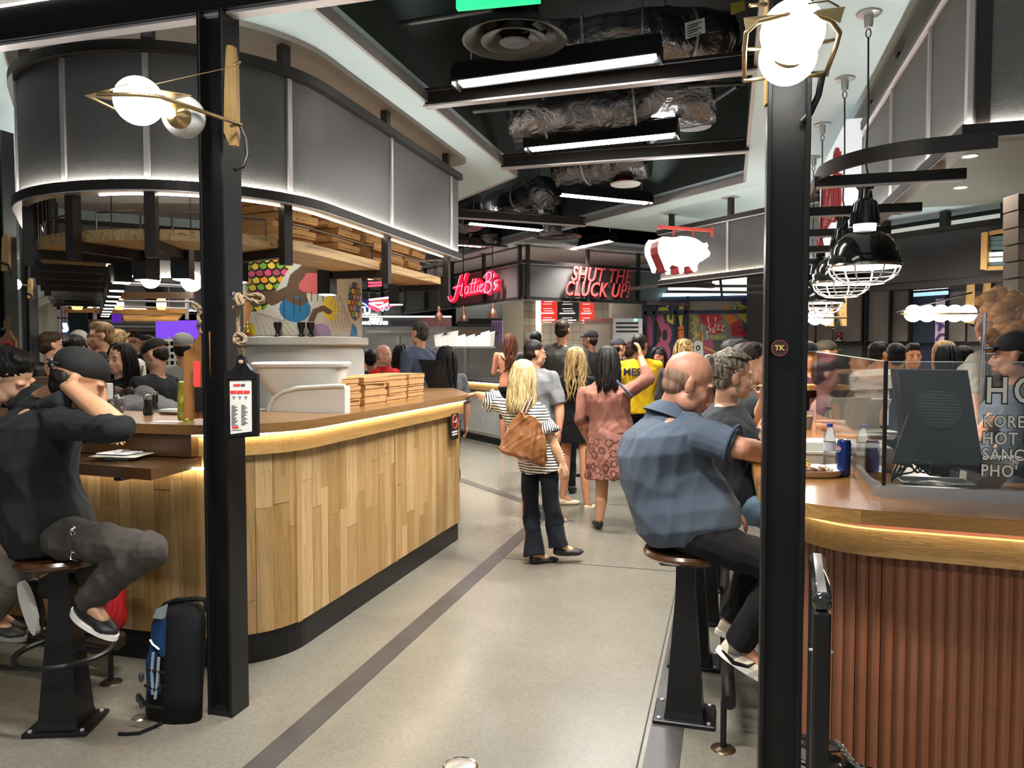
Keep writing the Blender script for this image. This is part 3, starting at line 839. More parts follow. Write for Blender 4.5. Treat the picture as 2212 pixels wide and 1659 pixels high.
# brass foot rail
t = thing('foot_rail', (-4, 3.0, 0), 'brown bronze foot rail on small stands along the foot of the left counter', 'foot rail')
b = MB(); b.tube([(-6, 3.06, .2), (-2.82, 2.96, .19)], .032, 16); b.build('rail', M_bronze_rail if 'M_bronze_rail' in globals() else mat('bronze_rail', (.10, .07, .045), .3, .8), t, smooth=True)
for x in (-2.86, -3.9, -5.0):
    b = MB(); b.tube([(x, 2.95, .0), (x, 2.95, .17)], .012, 8); b.build('stand', M_black, t)
    b = MB(); b.lathe([(.0, .012), (.03, .01), (.05, .003), (.052, 0)], c=(x, 2.95, 0), n=20); b.build('foot', mat('bronze_rail', (.1, .07, .045), .3, .8), t, smooth=True)
b = MB(); b.box((-2.885, 3.0, .19), (.1, .09, .075), bev=.02); b.build('end_cap', mat('bronze_rail', (.1, .07, .045), .3, .8), t)

# no smoking sign on the planks
t = thing('no_smoking_sign', (-2.165, 5.86, .89), 'small black no smoking sign with a red ring on the plank counter end', 'sign')
b = MB(); b.box((-2.158, 5.86, .99), (.008, .17, .215)); b.build('plate', mat('sign_black', (.008, .008, .008), .4), t)
M_red = mat('sign_red', (.75, .05, .05), .4); M_wt = mat('print_white', (.85, .85, .85), .5)
b = MB(); b.tube([V((-2.152, 5.86 + .055 * cos(a), 1.03 + .055 * sin(a))) for a in [2 * pi * j / 28 for j in range(28)]], .005, 5, closed=True)
b.tube([(-2.152, 5.86 - .036, 1.03 + .036), (-2.152, 5.86 + .036, 1.03 - .036)], .004, 5); b.build('red_ring', M_red, t)
b = MB(); b.box((-2.152, 5.86, 1.03), (.003, .06, .010)); b.box((-2.152, 5.89, 1.045), (.003, .006, .03)); b.build('cigarette', M_wt, t)
text('NO SMOKING\nNO VAPING', .022, facing(V((-2.153, 5.86, .935)), 1, 0), M_wt, 'lettering', t, .0008)

# ------------------------------------------------------------------ kiosk core with its mural
CX, CY, CR = -3.38, 5.59, .47
t = thing('mural_column', (CX, CY, 0), 'rounded kiosk column painted with coloured scales, brown clouds and white waves above a pale shelf', 'column')
b = MB(); b.lathe([(CR, 1.72), (CR, 2.42)], c=(CX, CY, 0), n=48); b.build('drum', M_white, t, smooth=True)
b = MB(); b.lathe([(CR + .02, 0), (CR + .02, 1.6), (CR + .0, 1.66)], c=(CX, CY, 0), n=48); b.build('base', mat('base_grey', (.42, .42, .40), .5), t, smooth=True)
b = MB(); b.lathe([(CR + .045, 1.655), (CR + .055, 1.665), (CR + .055, 1.715), (CR + .045, 1.722)], c=(CX, CY, 0), n=48); b.build('shelf', mat('shelf_pale', (.55, .56, .54), .45), t, smooth=True, angle=30)
phi0 = atan2(-CY, -CX)
def onc(px, py):
    a = (px - 657) / 127.0; a = math.asin(max(-.999, min(.999, a)))
    return (CX + (CR + .004) * cos(phi0 + a), CY + (CR + .004) * sin(phi0 + a), 1.6 + (761 - py) * 5.83 / 1640 + .0)
MC = [mat('mural_%d' % i, c, .6) for i, c in enumerate([(.60, .64, .60), (.12, .075, .045), (.70, .16, .18), (.015, .18, .42), (.78, .62, .06), (.62, .58, .50), (.01, .01, .01), (.85, .33, .02), (.18, .42, .04), (.70, .10, .25), (.42, .30, .55), (.75, .65, .1), (.3, .27, .22), (.45, .08, .12)])]
shp = []
# fan of coloured scales at the upper left
def scale_area(X, Y): return (X < 640 - (Y - 560) * .55) & (Y < 672)
cols_ = [7, 9, 8, 11, 13, 4]
for r in range(9, -1, -1):
    for q in range(-1, 9):
        cx = 535 + q * 17 + (r % 2) * 8.5 + r * 1.0; cy = 556 + r * 15
        shp.append(('ell', (cx, cy, 11.5, 15), 6, scale_area)); shp.append(('ell', (cx - .5, cy - 1.5, 9.0, 12), cols_[(r * 2 + q * 3) % 6], scale_area))
shp += [('ell', (530, 660, 22, 40), 7, lambda X, Y: X < 552)]
shp += [('poly', [(575, 725), (540, 700), (560, 672), (590, 665), (625, 700), (640, 725)], 5), ('ell', (745, 690, 48, 60), 5), ('poly', [(690, 605), (720, 595), (760, 640), (740, 725), (700, 725), (730, 680)], 5),
        ('poly', [(663, 590), (700, 586), (735, 600), (722, 625), (700, 612)], 5),
        ('line', ([(595, 650), (612, 640), (632, 628), (640, 600), (660, 582), (690, 578), (706, 590)], 20), 1),
        ('line', ([(560, 648), (580, 640), (600, 645), (625, 632), (650, 638), (655, 655)], 24), 1), ('line', ([(563, 655), (575, 640), (600, 636)], 16), 1),
        ('ell', (677, 612, 34, 23), 2), ('line', ([(640, 645), (643, 610), (655, 594)], 12), 1),
        ('poly', [(690, 618), (705, 600), (722, 610), (716, 634), (704, 624)], 5),
        ('ell', (640, 668, 31, 28), 3), ('line', ([(628, 645), (650, 655), (658, 648)], 14), 1),
        ('poly', [(695, 652), (706, 636), (716, 644), (726, 650), (722, 660), (730, 668), (722, 678), (724, 690), (708, 690)], 4), ('ell', (710, 664, 15, 26), 4),
        ('line', ([(672, 692), (680, 672), (696, 665), (708, 672)], 12), 1), ('ell', (690, 722, 22, 24), 10), ('ell', (545, 715, 16, 20), 4), ('poly', [(752, 725), (758, 695), (768, 705), (770, 725)], 3)]
for dx in (-14, -4, 8, 18): shp.append(('line', ([(677 + dx, 630), (677 + dx, 650 + (dx * 7) % 14)], 1.6), 6))
for dx in (-18, 2, 14): shp.append(('line', ([(636 + dx, 640), (636 + dx, 672 + (dx * 5) % 22)], 1.6), 6))
for k in range(9): shp.append(('line', ([(722 + k * 2, 606 + k * 6), (690 + k * 9, 650 + k * 9), (700 + k * 8, 700 + k * 3)], 1.1), 12, lambda X, Y: X > 712))
for k in range(8): shp.append(('line', ([(556 + k * 3, 672 + k), (565 + k * 10, 700), (570 + k * 12, 725)], 1.1), 12))
for r in range(7):
    for q in range(4):
        cx = 748 + q * 8 + (r % 2) * 4 - abs(r - 2) * 0; cy = 610 + r * 13
        A_ = lambda X, Y: ((X - 765) / 17) ** 2 + ((Y - 645) / 44) ** 2 < 1
        shp.append(('ell', (cx, cy, 5.5, 8), 6, A_)); shp.append(('ell', (cx, cy - .5, 4, 6.2), [7, 8, 10, 11, 3, 2][(r + q * 2) % 6], A_))
painted(onc, 170, 110, 528, 786, 556, 724, shp, MC, 'mural', t)
def black_vase(px, py, d, lab, s=1.):
    c = at(px, py, d); t = thing('black_vase', c, lab, 'vase', 'tall black cups beside the mural')
    b = MB(); b.lathe([(.022 * s, 0), (.028 * s, .01), (.016 * s, .03), (.02 * s, .06), (.034 * s, .085), (.036 * s, .12), (.028 * s, .122), (.02 * s, .09), (0, .08)], c=c, n=18); b.build('body', M_black, t, smooth=True)
    b = MB(); b.lathe([(.036 * s, .119), (.037 * s, .124), (.033 * s, .124)], c=c, n=18, cap=False); b.build('rim', M_alu, t)
for px, l in ((608, 'black shaped cup, left of the three on the mural shelf'), (652, 'black shaped cup, middle of the three on the mural shelf'), (670, 'black shaped cup, right of the three on the mural shelf')):
    a = (px - 657) / 127.0; a = math.asin(a); q = V((CX + (CR + .03) * cos(phi0 + a), CY + (CR + .03) * sin(phi0 + a), 1.722))
    p = q - CAMP; dd = p.dot(_F); u = p.dot(_R) / dd
    t2 = thing('black_cup', q, l, 'cup', 'black cups on the mural shelf')
    b = MB(); b.lathe([(.020, 0), (.026, .005), (.014, .02), (.016, .045), (.028, .07), (.030, .108), (.024, .112), (.02, .1), (0, .095)], c=q, n=18); b.build('body', M_black, t2, smooth=True)
    b = MB(); b.lathe([(.030, .106), (.031, .112), (.027, .112)], c=q, n=18, cap=False); b.build('rim', M_alu, t2)
a = math.asin((549 - 657) / 127.0); q = V((CX + (CR + .03) * cos(phi0 + a), CY + (CR + .03) * sin(phi0 + a), 1.722))
t2 = thing('gold_figurine', q, 'small seated golden figurine at the left end of the mural shelf', 'figurine')
b = MB(); b.box(q + V((0, 0, .008)), (.07, .05, .016), bev=.004); b.build('plinth', mat('red_brown', (.25, .05, .03), .5), t2)
b = MB(); b.ell(q + V((0, 0, .035)), (.03, .025, .022)); b.ell(q + V((0, 0, .06)), (.022, .02, .028)); b.ell(q + V((0, 0, .095)), (.015, .014, .017)); b.ell(q + V((.02, -.005, .06)), (.008, .008, .02)); b.ell(q + V((-.02, -.005, .06)), (.008, .008, .02)); b.lathe([(.016, .1), (.01, .115), (0, .12)], c=q)
b.build('body', mat('gold', (.75, .5, .12), .25, 1.), t2, smooth=True, angle=180)

# white moulded equipment inside the kiosk
Wm = mat('white_moulding', (.66, .65, .60), .38)
t = thing('moulded_bin', at(655, 840, 4.6), 'large white moulded open bin with a curved belly behind the pizza boxes', 'bin')
c = at(655, 812, 4.75)
x = V((.94, .33, 0)); y = V((-.33, .94, 0))
def ring(cx, z, hx, hy, r=.08, n=7):
    out = []
    for sx, sy, a0 in ((1, 1, 0), (-1, 1, pi / 2), (-1, -1, pi), (1, -1, 3 * pi / 2)):
        for j in range(n):
            a = a0 + pi / 2 * j / (n - 1); out.append(V((c.x, c.y, z)) + x * (cx + sx * (hx - r) + r * cos(a)) + y * (sy * (hy - r) + r * sin(a)))
    return out
zz = c.z
b = MB(); b.loft([ring(.06, zz - .26, .10, .10, .05), ring(.05, zz - .2, .14, .14, .06), ring(.02, zz - .08, .22, .18), ring(0, zz + .02, .255, .2), ring(0, zz + .06, .26, .205)]); b.build('belly', Wm, t, smooth=True, angle=50)
b = MB(); b.loft([ring(0, zz + .06, .275, .22), ring(0, zz + .078, .28, .225), ring(0, zz + .088, .27, .215)]); b.build('rim', Wm, t, smooth=True, angle=40)
t = thing('moulded_screen', at(640, 900, 4.2), 'low white moulded side screen with a rounded corner, below the white bin', 'screen')
p = [(580, 905), (582, 880), (592, 860), (612, 846), (645, 838), (720, 834), (745, 834), (745, 905)]
pl = [at_y(a_, b_, 4.0) for a_, b_ in p]; b = MB(); b.plate(pl, .05, (.15, 1, 0)); b.build('panel', Wm, t)
b = MB(); b.tube(pl[:-1], .014, 8); b.build('edge_bead', Wm, t, smooth=True)
t = thing('white_cabinet', (-2.95, 4.25, 0), 'white low cabinet inside the left kiosk under the moulded bin', 'cabinet')
b = MB(); b.box((-3.15, 4.6, .57), (.5, .9, 1.14), bev=.02); b.build('body', Wm, t)
b = MB(); b.box((-3.15, 4.6, 1.155), (.53, .93, .03), bev=.01); b.build('top', Wm, t)
for px, l in ((563, 'left of the pair'), (574, 'right of the pair')):
    q = at_z(px, 862, 1.17)
    t2 = thing('black_cup', q, 'black shaped cup, %s on the white cabinet behind the menu board' % l, 'cup', 'black cups on the white cabinet')
    b = MB(); b.lathe([(.020, 0), (.026, .005), (.014, .02), (.016, .045), (.028, .07), (.030, .108), (.024, .112), (.02, .1), (0, .095)], c=q, n=18); b.build('body', M_black, t2, smooth=True)

# tablet on a stand at the end of the counter
t = thing('tablet', at_z(945, 838, CT), 'black tablet tilted back on a wire stand at the far end of the plank counter', 'tablet')
q0, q1 = at_z(925, 838, CT), at_z(972, 838, CT)
up0 = at(903, 776, 7.62); up1 = at(950, 779, 7.5)
b = MB(); b.plate([q0, q1, up1, up0], .012, (0, 1, 0)); b.build('screen', M_black, t)
b = MB(); b.tube([(up0 + q0) / 2 + V((0, .01, 0)), at_z(902, 840, CT)], .004, 5); b.build('leg', M_alu, t)

# upper fascia nearest the viewer, top left corner
fa = Path([(-6.5, 2.86), (-1.0, 2.86)])
t = thing('upper_fascia', (-3, 2.86, 3.05), 'black beam and glowing perforated panel crossing the top left corner', 'canopy', 'perforated metal canopies')
b = MB(); b.bar(fa.sub(0, fa.L, 3.125), .10, .15); b.build('beam', M_black, t)
b = MB(); b.bar(fa.sub(0, fa.L, 3.043), .06, .012); b.build('rail_edge', M_alu, t)
for a_, c_ in ((0, 2.6), (2.65, 4.1), (4.15, 5.5)):
    b = MB(); b.bar(fa.sub(a_, c_, 3.62), .01, .8); b.build('panel', M_perf, t)
for s_ in (2.62, 4.12): q = fa.pt(s_); b = MB(); b.box((q.x, q.y - .02, 3.6), (.05, .05, .85)); b.build('post', M_bronze, t)
b = MB(); b.bar(fa.sub(0, fa.L, 3.206, .045), .014, .008); b.build('led_strip', M_ledw, t)

# ------------------------------------------------------------------ steel H-columns
def hcol(x, y, h, label, w=.125, d=.125, base=True):
    t = thing('steel_column', (x, y, 0), label, 'column', 'black steel H-columns')
    b = MB(); b.box((x, y, h / 2), (w - .02, .014, h)); b.build('web', M_black, t)
    for s_ in (-1, 1): b = MB(); b.box((x + s_ * (w / 2 - .007), y, h / 2), (.014, d, h), bev=.002); b.build('flange', M_black, t)
    if base: b = MB(); b.box((x, y - .005, .012), (w - .028, d - .02, .024)); b.build('base_plate', M_black, t)
    return t
hcol(-2.13, 2.86 - .0, 3.05, 'black steel column on the left with a menu paddle and globe lamp')
hcol(.17, 2.52, 3.3, 'black steel column on the right with a round badge and globe lamp above')

# ------------------------------------------------------------------ right kiosk: round-cornered counter
RT = 1.07
RO = Path(rpath([(.12, 9.0, 0), (.12, 2.80, .36), (1.3, 2.68, 0), (5.0, 2.60, 0)], step=.04))
RI = [(5.0, 3.5), (1.0, 3.5), (.85, 3.6), (.85, 9.0)]
b = MB(); b.prism([(q.x, q.y) for q in RO.sub(0, RO.L)] + RI, RT - .05, RT)
tag(b.build('countertop', wood('honey_countertop', ['#8a5c2c', '#9c6c38', '#85582a'], 'x', .22, coat=.4)), 'glossy honey oak worktop with a curved edge on the terracotta counter', 'countertop')
# edge boards of the top, jointed
t = thing('terracotta_counter', (.5, 3.2, 0), 'curved counter clad in fluted terracotta tiles with a lit oak band, right foreground', 'counter')
s = 0; k = 0
while s < RO.L - .05:
    e = min(s + random.choice([.5, .7, .6]), RO.L)
    b = MB(); b.bar([V((q.x, q.y, RT - .0265)) for q in RO.sub(s + .0008, e - .0008, 0, .003 * -1)], .008, .047); b.build('edge_board', wood('edge_board', ['#8a5e2c', '#a87c42', '#bb9153'], 'x', .3, coat=.3), t); s = e
ap = RO.sub(0, RO.L, 0, -.16) if False else None
def offp(P, off, a=0, b_=None):
    q = P.sub(a, P.L if b_ is None else b_, 0, off); return Path([(v.x, v.y) for v in q])
side = 1 if (offp(RO, .1).pt(RO.L * .1).x > .12) else -1
AP = Path(rpath([(.27, 9.0, 0), (.27, 2.95, .30), (1.3, 2.83, 0), (5.0, 2.75, 0)], step=.04))
CL = Path(rpath([(.33, 9.0, 0), (.33, 3.02, .28), (1.3, 2.90, 0), (5.0, 2.82, 0)], step=.04))
s0 = AP.near(.28, 3.35)
s = 0
for a_, e_ in ((s0, s0 + 1.15), (s0 + 1.152, s0 + 2.4), (s0 + 2.402, AP.L)):
    b = MB(); b.bar([V((q.x, q.y, .925)) for q in AP.sub(a_, e_)], .03, .095); b.build('oak_band', M_oak_h, t)
b = MB(); b.bar(AP.sub(s0 + .1, AP.L, 1.013, .022), .014, .008); b.build('led_strip', M_led, t)
wall_strip(CL.sub(0, CL.L, 0, 0), .08, 1.02, .05).build('core', mat('terracotta_dark', (.16, .05, .025), .6), t)
M_terra = mat('terracotta_glaze', (.25, .092, .046), .28, noise_amt=.12, nscale=5, coat=.4, bump=.05, bscale=18)
CF = Path(rpath([(.30, 9.0, 0), (.30, 2.985, .29), (1.3, 2.865, 0), (5.0, 2.785, 0)], step=.03))
w_ = .040; n = int((CF.L - CF.near(.3, 5.0)) / w_); st = CF.near(.3, 5.0)
tile_me = {}
for k in range(n):
    sm = st + (k + .5) * w_; q = CF.pt(sm); d = CF.tan(sm); rz = atan2(d.y, d.x)
    if q.x > 2.2: break
    cuts = [.09, .38, .737, .955]
    for a_, c_ in zip(cuts, cuts[1:]):
        key = round(c_ - a_, 3)
        if key not in tile_me:
            h = c_ - a_ + .0004; m = 6; vs = []; fs = []
            for i in range(m + 1):
                x = (i / m - .5) * (w_ - .0012); dy = .013 * (2 * i / m - 1) ** 2
                vs += [(x, -dy, 0), (x, -dy, h)]
            bb = MB(); bb.add(vs, [(2 * i, 2 * i + 2, 2 * i + 3, 2 * i + 1) for i in range(m)])
            bk = [(-.5 * w_, .012, 0), (.5 * w_, .012, 0), (.5 * w_, .012, h), (-.5 * w_, .012, h)]
            o_ = len(bb.v); bb.add(bk, [(0, 1, 2, 3)])
            bb.f += [(0, 1, o_ + 3, o_), (2 * m, 2 * m + 1, o_ + 2, o_ + 1)]; bb.m += [0] * 2
            me = bb.mesh('fluted_tile'); me.materials.append(M_terra); tile_me[key] = me
        o = link('fluted_tile', tile_me[key], t, V((q.x, q.y, a_))); o.rotation_euler.z = rz
b = MB(); b.bar(CL.sub(0, CL.L, .04), .03, .08); b.build('kick', M_black, t)
wall_strip([V((.30, 3.7, 0)), V((.30, 3.74, 0))], .09, .98, .03).build('corner_trim', M_oak, t)

# crowd barrier in front, with chain and ring
t = thing('barrier_post', (.24, 2.2, 0), 'shiny black flat steel barrier hoop standing in front of the terracotta counter', 'barrier')
b = MB(); b.box((.235, 2.035, .475), (.042, .05, .95), bev=.006); b.build('post', M_black, t)
b = MB(); b.box((.262, 2.395, .475), (.042, .05, .95), bev=.006, rz=-.05); b.build('post', M_black, t)
gl = mat('gloss_black', (.015, .015, .017), .12, coat=.6)
b = MB(); b.box((.2485, 2.215, .975), (.046, .415, .05), rz=-.075, bev=.012); b.build('top_bar', gl, t, smooth=True)
b = MB(); b.box((.2485, 2.215, .93), (.02, .32, .04), rz=-.075); b.build('lower_bar', M_black, t)
for z in (.85,):
    b = MB(); b.tube([(.205, 2.02, z), (.262, 2.02, z)], .004, 6); b.build('bolt', M_chrome, t)
t = thing('ring_base', at_z(1762, 1626, .10), 'black ring with spokes low down behind the barrier hoop', 'stool ring')
c = at_z(1762, 1624, .22); R_ = .098
b = MB(); b.tube([c + V((R_ * cos(a), R_ * sin(a), 0)) for a in [2 * pi * j / 36 for j in range(36)]], .010, 8, closed=True); b.build('ring', gl, t, smooth=True)
for a in (0.4, 0.4 + 2 * pi / 3, .4 + 4 * pi / 3): b = MB(); b.tube([c, c + V((R_ * cos(a), R_ * sin(a), 0))], .008, 6); b.build('spoke', gl, t)
b = MB(); b.lathe([(.055, -.215), (.05, -.2), (.03, -.12), (.028, 0), (.04, .012), (0, .03)], c=c, n=20); b.build('hub', gl, t, smooth=True)
t = thing('chain', at_z(1830, 1610, .2), 'steel chain hanging from the ring towards the bottom edge', 'chain')
p0, p1 = at(1812, 1606, 2.45), at(1900, 1672, 2.35)
for k in range(13):
    f = k / 12; q = p0.lerp(p1, f) - V((0, 0, .03 * sin(pi * f))); d = (p1 - p0).normalized(); ax = V((0, 0, 1)) if k % 2 else V((.3, 1, 0)).normalized(); ax = (ax - d * ax.dot(d)).normalized()
    b = MB(); b.tube([q + d * .016 * cos(a) + ax * .009 * sin(a) for a in [2 * pi * j / 12 for j in range(12)]], .0028, 5, closed=True); b.build('link', M_chrome, t, smooth=True)
t = thing('foot_rail', (.1, 4, 0), 'dark foot rail on a stand behind the right column, along the terracotta counter', 'foot rail')
b = MB(); b.tube([(.02, 3.1, .2), (-.0, 4.2, .2), (.0, 7, .2)], .028, 14); b.build('rail', M_black, t, smooth=True)
for y in (3.12, 4.6, 6.2):
    b = MB(); b.tube([(.0, y, 0), (.0, y, .2)], .013, 8); b.build('stand', M_black, t)
    b = MB(); b.lathe([(.0, .012), (.03, .01), (.048, .003), (.05, 0)], c=(.0, y, 0), n=20); b.build('foot', mat('bronze_rail', (.1, .07, .045), .3, .8), t, smooth=True)

# ------------------------------------------------------------------ stools
def stool(x, y, label, ring_=True, rz=0):
    t = thing('bar_stool', (x, y, 0), label, 'stool', 'round bar stools bolted to the floor')
    b = MB(); b.box((x, y, .01), (.26, .22, .02), bev=.004, rz=rz); b.build('base_plate', M_black, t)
    for sx in (-1, 1):
        for sy in (-1, 1):
            b = MB(); q = Matrix.Rotation(rz, 3, 'Z') @ V((sx * .105, sy * .088, 0)); b.lathe([(0, .028), (.008, .026), (.009, .02)], c=(x + q.x, y + q.y, 0), n=8); b.build('bolt', M_alu, t)
    def sq(h, z): return [Matrix.Rotation(rz, 3, 'Z') @ V((a * h, c_ * h, 0)) + V((x, y, z)) for a, c_ in ((-1, -1), (1, -1), (1, 1), (-1, 1))]
    b = MB(); b.loft([sq(.085, .02), sq(.078, .05), sq(.042, .55), sq(.04, .70)]); b.build('pedestal', M_black, t)
    b = MB(); b.loft([sq(.11, .705), sq(.10, .69)][::-1]); b.build('seat_plate', M_black, t)
    b = MB(); b.lathe([(0, .712), (.17, .712), (.183, .722), (.185, .735), (.178, .748), (.0, .755)], c=(x, y, 0), n=40); b.build('seat', wood('stool_seat', ['#3d2614', '#4e321a'], 'x', .25, coat=.5), t, smooth=True, angle=30)
    if ring_:
        b = MB(); z = .325; R_ = .185
        b.tube([(x + R_ * cos(a), y + R_ * sin(a), z) for a in [2 * pi * j / 40 for j in range(40)]], .0125, 8, closed=True); b.build('foot_ring', M_black, t, smooth=True)
        for a in (pi * .9, pi * .1): b = MB(); b.tube([(x, y, z), (x + R_ * cos(a), y + R_ * sin(a), z)], .009, 6); b.build('ring_spoke', M_black, t)
    return t
stool(-2.71, 2.55, 'round wooden bar stool with foot ring under the man in the black cap', rz=.35)
stool(-3.55, 2.5, 'round wooden bar stool at the left edge under the man in grey trousers', rz=.2)
stool(-.165, 3.36, 'nearest wooden bar stool on the right, under the bald man', False)
stool(-.15, 3.97, 'second bar stool on the right, under the woman in light jeans', False)
stool(-.11, 4.62, 'third bar stool along the terracotta counter', False)
stool(-.10, 5.27, 'fourth bar stool along the terracotta counter', False)

# ------------------------------------------------------------------ glass guard and what stands behind it
t = thing('glass_guard', (.55, 3.03, RT), 'clear glass counter guard with white menu lettering, steel foot and black corner edge', 'glass screen')
gz = RT + .04
b = MB(); b.box((1.35, 3.035, RT + .022), (1.62, .035, .044)); b.build('steel_foot', M_steel, t)
b = MB(); b.box((.563, 3.62, RT + .016), (.03, 1.14, .032), rz=-.05); b.build('steel_foot', M_steel, t)
b = MB(); b.box((1.355, 3.03, (gz + 1.565) / 2), (1.60, .008, 1.565 - gz)); b.build('front_pane', M_glass, t)
p0, p1 = V((.55, 3.04, 0)), V((.50, 4.75, 0))
b = MB(); b.plate([p0 + V((0, 0, gz)), p1 + V((0, 0, gz)), p1 + V((0, 0, 1.60)), p0 + V((0, 0, 1.565))], .008, (1, 0, 0)); b.build('side_pane', M_glass, t)
b = MB(); b.box((.553, 3.026, (gz + 1.568) / 2), (.013, .013, 1.568 - gz)); b.build('corner_edge', M_black, t)
edge = mat('glass_edge', (.55, .62, .55), .2)
b = MB(); b.box((1.355, 3.03, 1.566), (1.60, .008, .003)); b.tube([p0 + V((0, 0, 1.567)), p1 + V((0, 0, 1.602))], .0025, 5); b.build('polished_edge', edge, t)
M_ltr = mat('vinyl_cream', (.72, .70, .64), .5); M_out = mat('vinyl_black', (.01, .01, .01), .5)
def vinyl(s_, px0, y0, y1, track=1.0):
    a = at_y(px0, y1, 3.022); c_ = at_y(px0, y0, 3.022); h = (c_.z - a.z)
    M = facing(V((a.x, 3.0215, (a.z + c_.z) / 2)), 0, -1)
    text(s_, h * 1.37, M, M_ltr, 'lettering', t, .0006, align='LEFT', spacing=track, offset=h * .018, xs=.80)
    M2 = facing(V((a.x, 3.0235, (a.z + c_.z) / 2)), 0, -1)
    text(s_, h * 1.37, M2, M_out, 'lettering_outline', t, .0004, align='LEFT', spacing=track, offset=h * .075, xs=.80)
vinyl('HO', 2127, 817, 874, 1.25); vinyl('KOREA', 2123, 898, 924, 1.12); vinyl('HOT IT', 2121, 934, 961, 1.12); vinyl('SANCH', 2121, 969, 995, 1.12); vinyl("PHO' R", 2118, 1004, 1030, 1.12)

# till monitor seen from behind
M_mon = mat('monitor_plastic', (.006, .006, .007), .42, bump=.04, bscale=300); M_mong = mat('monitor_gloss', (.02, .02, .022), .2)
t = thing('till_monitor', (.8, 3.4, RT), 'black till monitor seen from behind, leaning behind the glass guard', 'monitor')
A_, B_, C_, D_ = at_y(1926, 796, 3.34), at_y(2090, 799, 3.36), at_y(2126, 1022, 3.22), at_y(1948, 985, 3.20)
nrm = (B_ - A_).cross(D_ - A_).normalized()
if nrm.y > 0: nrm = -nrm
cen = (A_ + B_ + C_ + D_) / 4
def sc(k, dz): return [cen + (q - cen) * k + nrm * dz for q in (A_, B_, C_, D_)]
b = MB(); b.loft([sc(.985, -.03), sc(1.0, -.02), sc(1.0, .0), sc(.93, .025), sc(.90, .03)][::1]); b.build('housing', M_mon, t)
X_ = (B_ - A_).normalized(); Y_ = nrm.cross(X_).normalized()
if Y_.z < 0: Y_ = -Y_
c0 = cen + X_ * -.0 + Y_ * .02 + nrm * .0305; Rm = .085
b = MB(); b.tube([c0 + X_ * Rm * cos(a) + Y_ * Rm * .95 * sin(a) for a in [2 * pi * j / 40 for j in range(40)]], .004, 6, closed=True); b.build('round_recess_edge', M_mong, t, smooth=True)
b = MB(); b.plate([c0 + X_ * Rm * .95 * cos(a) + Y_ * Rm * .9 * sin(a) for a in [2 * pi * j / 36 for j in range(36)]], .002, nrm); b.build('round_recess', mat('monitor_disc', (.03, .034, .03), .6), t)
b = MB()
for k in range(13):
    y_ = -.075 + k * .0125; h_ = sqrt(max(0, .078 ** 2 - y_ ** 2)); b.tube([c0 + X_ * -h_ + Y_ * y_ + nrm * .003, c0 + X_ * h_ + Y_ * y_ + nrm * .003], .0018, 4)
o = b.build('vent_slots', M_black, t); o['kind'] = 'stuff'
b = MB(); q0 = at_y(1962, 895, 3.12); q1 = at_y(2000, 900, 3.12); q2 = at_y(1968, 1010, 3.08); q3 = at_y(1926, 1000, 3.08)
b.plate([q0, q1, q2, q3], .02, (0, 1, 0)); b.build('stand_neck', mat('stand_plastic', (.02, .02, .021), .4), t)
b = MB(); c_ = at_z(2015, 1046, RT + .03); b.lathe([(.085, -.03), (.088, -.01), (.08, .004), (.02, .012), (0, .012)], c=c_, n=32, M=Matrix.Diagonal((1, .7, 1, 1))); b.build('stand_foot', M_mong, t, smooth=True)
t = thing('cable_tangle', at_z(1950, 1045, RT + .01), 'tangle of black cables at the foot of the till monitor', 'cables')
random.seed(5)
for k in range(7):
    pts = []; px = 1925; py = 1030 + random.uniform(-6, 12)
    for j in range(7):
        f = j / 6; pts.append(at_y(px + f * (60 + 15 * k), py - 45 * sin(pi * f) * random.uniform(.2, 1.0) - f * 14, 3.12 + .02 * random.random()))
    P2 = []
    for j in range(len(pts) - 1):
        for i in range(4):
            a, b_, c2, d2 = pts[max(j - 1, 0)], pts[j], pts[j + 1], pts[min(j + 2, 6)]; u = i / 4
            P2.append(.5 * ((2 * b_) + (c2 - a) * u + (2 * a - 5 * b_ + 4 * c2 - d2) * u * u + (3 * b_ - a - 3 * c2 + d2) * u ** 3))
    for q in P2: q.z = max(q.z, RT + .006)
    b = MB(); b.tube(P2, .0035, 6); b.build('cable', mat('cable_black', (.02, .02, .02), .35), t, smooth=True, angle=180)
t = thing('metal_tray', at_z(2020, 1060, RT), 'shallow steel tray under the till monitor', 'tray')
c_ = at_z(2025, 1056, RT + .005); b = MB(); b.box(c_ + V((0, .06, .004)), (.24, .16, .008)); b.build('base', M_steel, t)
b = MB()
for sx, sy, w1, w2 in ((0, -.02, .25, .006), (0, .14, .25, .006), (-.125, .06, .006, .16), (.125, .06, .006, .16)): b.box(c_ + V((sx, sy, .012)), (w1, w2, .025))
b.build('rim', M_steel, t)
t = thing('white_bin', at_z(2090, 1050, RT), 'white sloping plastic holder behind the lettering', 'holder')
q = at_z(2085, 1052, RT); pl = [q, q + V((.12, .0, 0)), q + V((.2, .02, .12)), q + V((.02, .05, .10))]
b = MB(); b.plate(pl, .09, (0, 1, 0)); b.build('body', mat('white_plastic', (.68, .68, .64), .4), t)
b = MB(); b.tube([pl[3], pl[2]], .004, 6); b.build('lip', mat('white_plastic', (.68, .68, .64), .4), t)

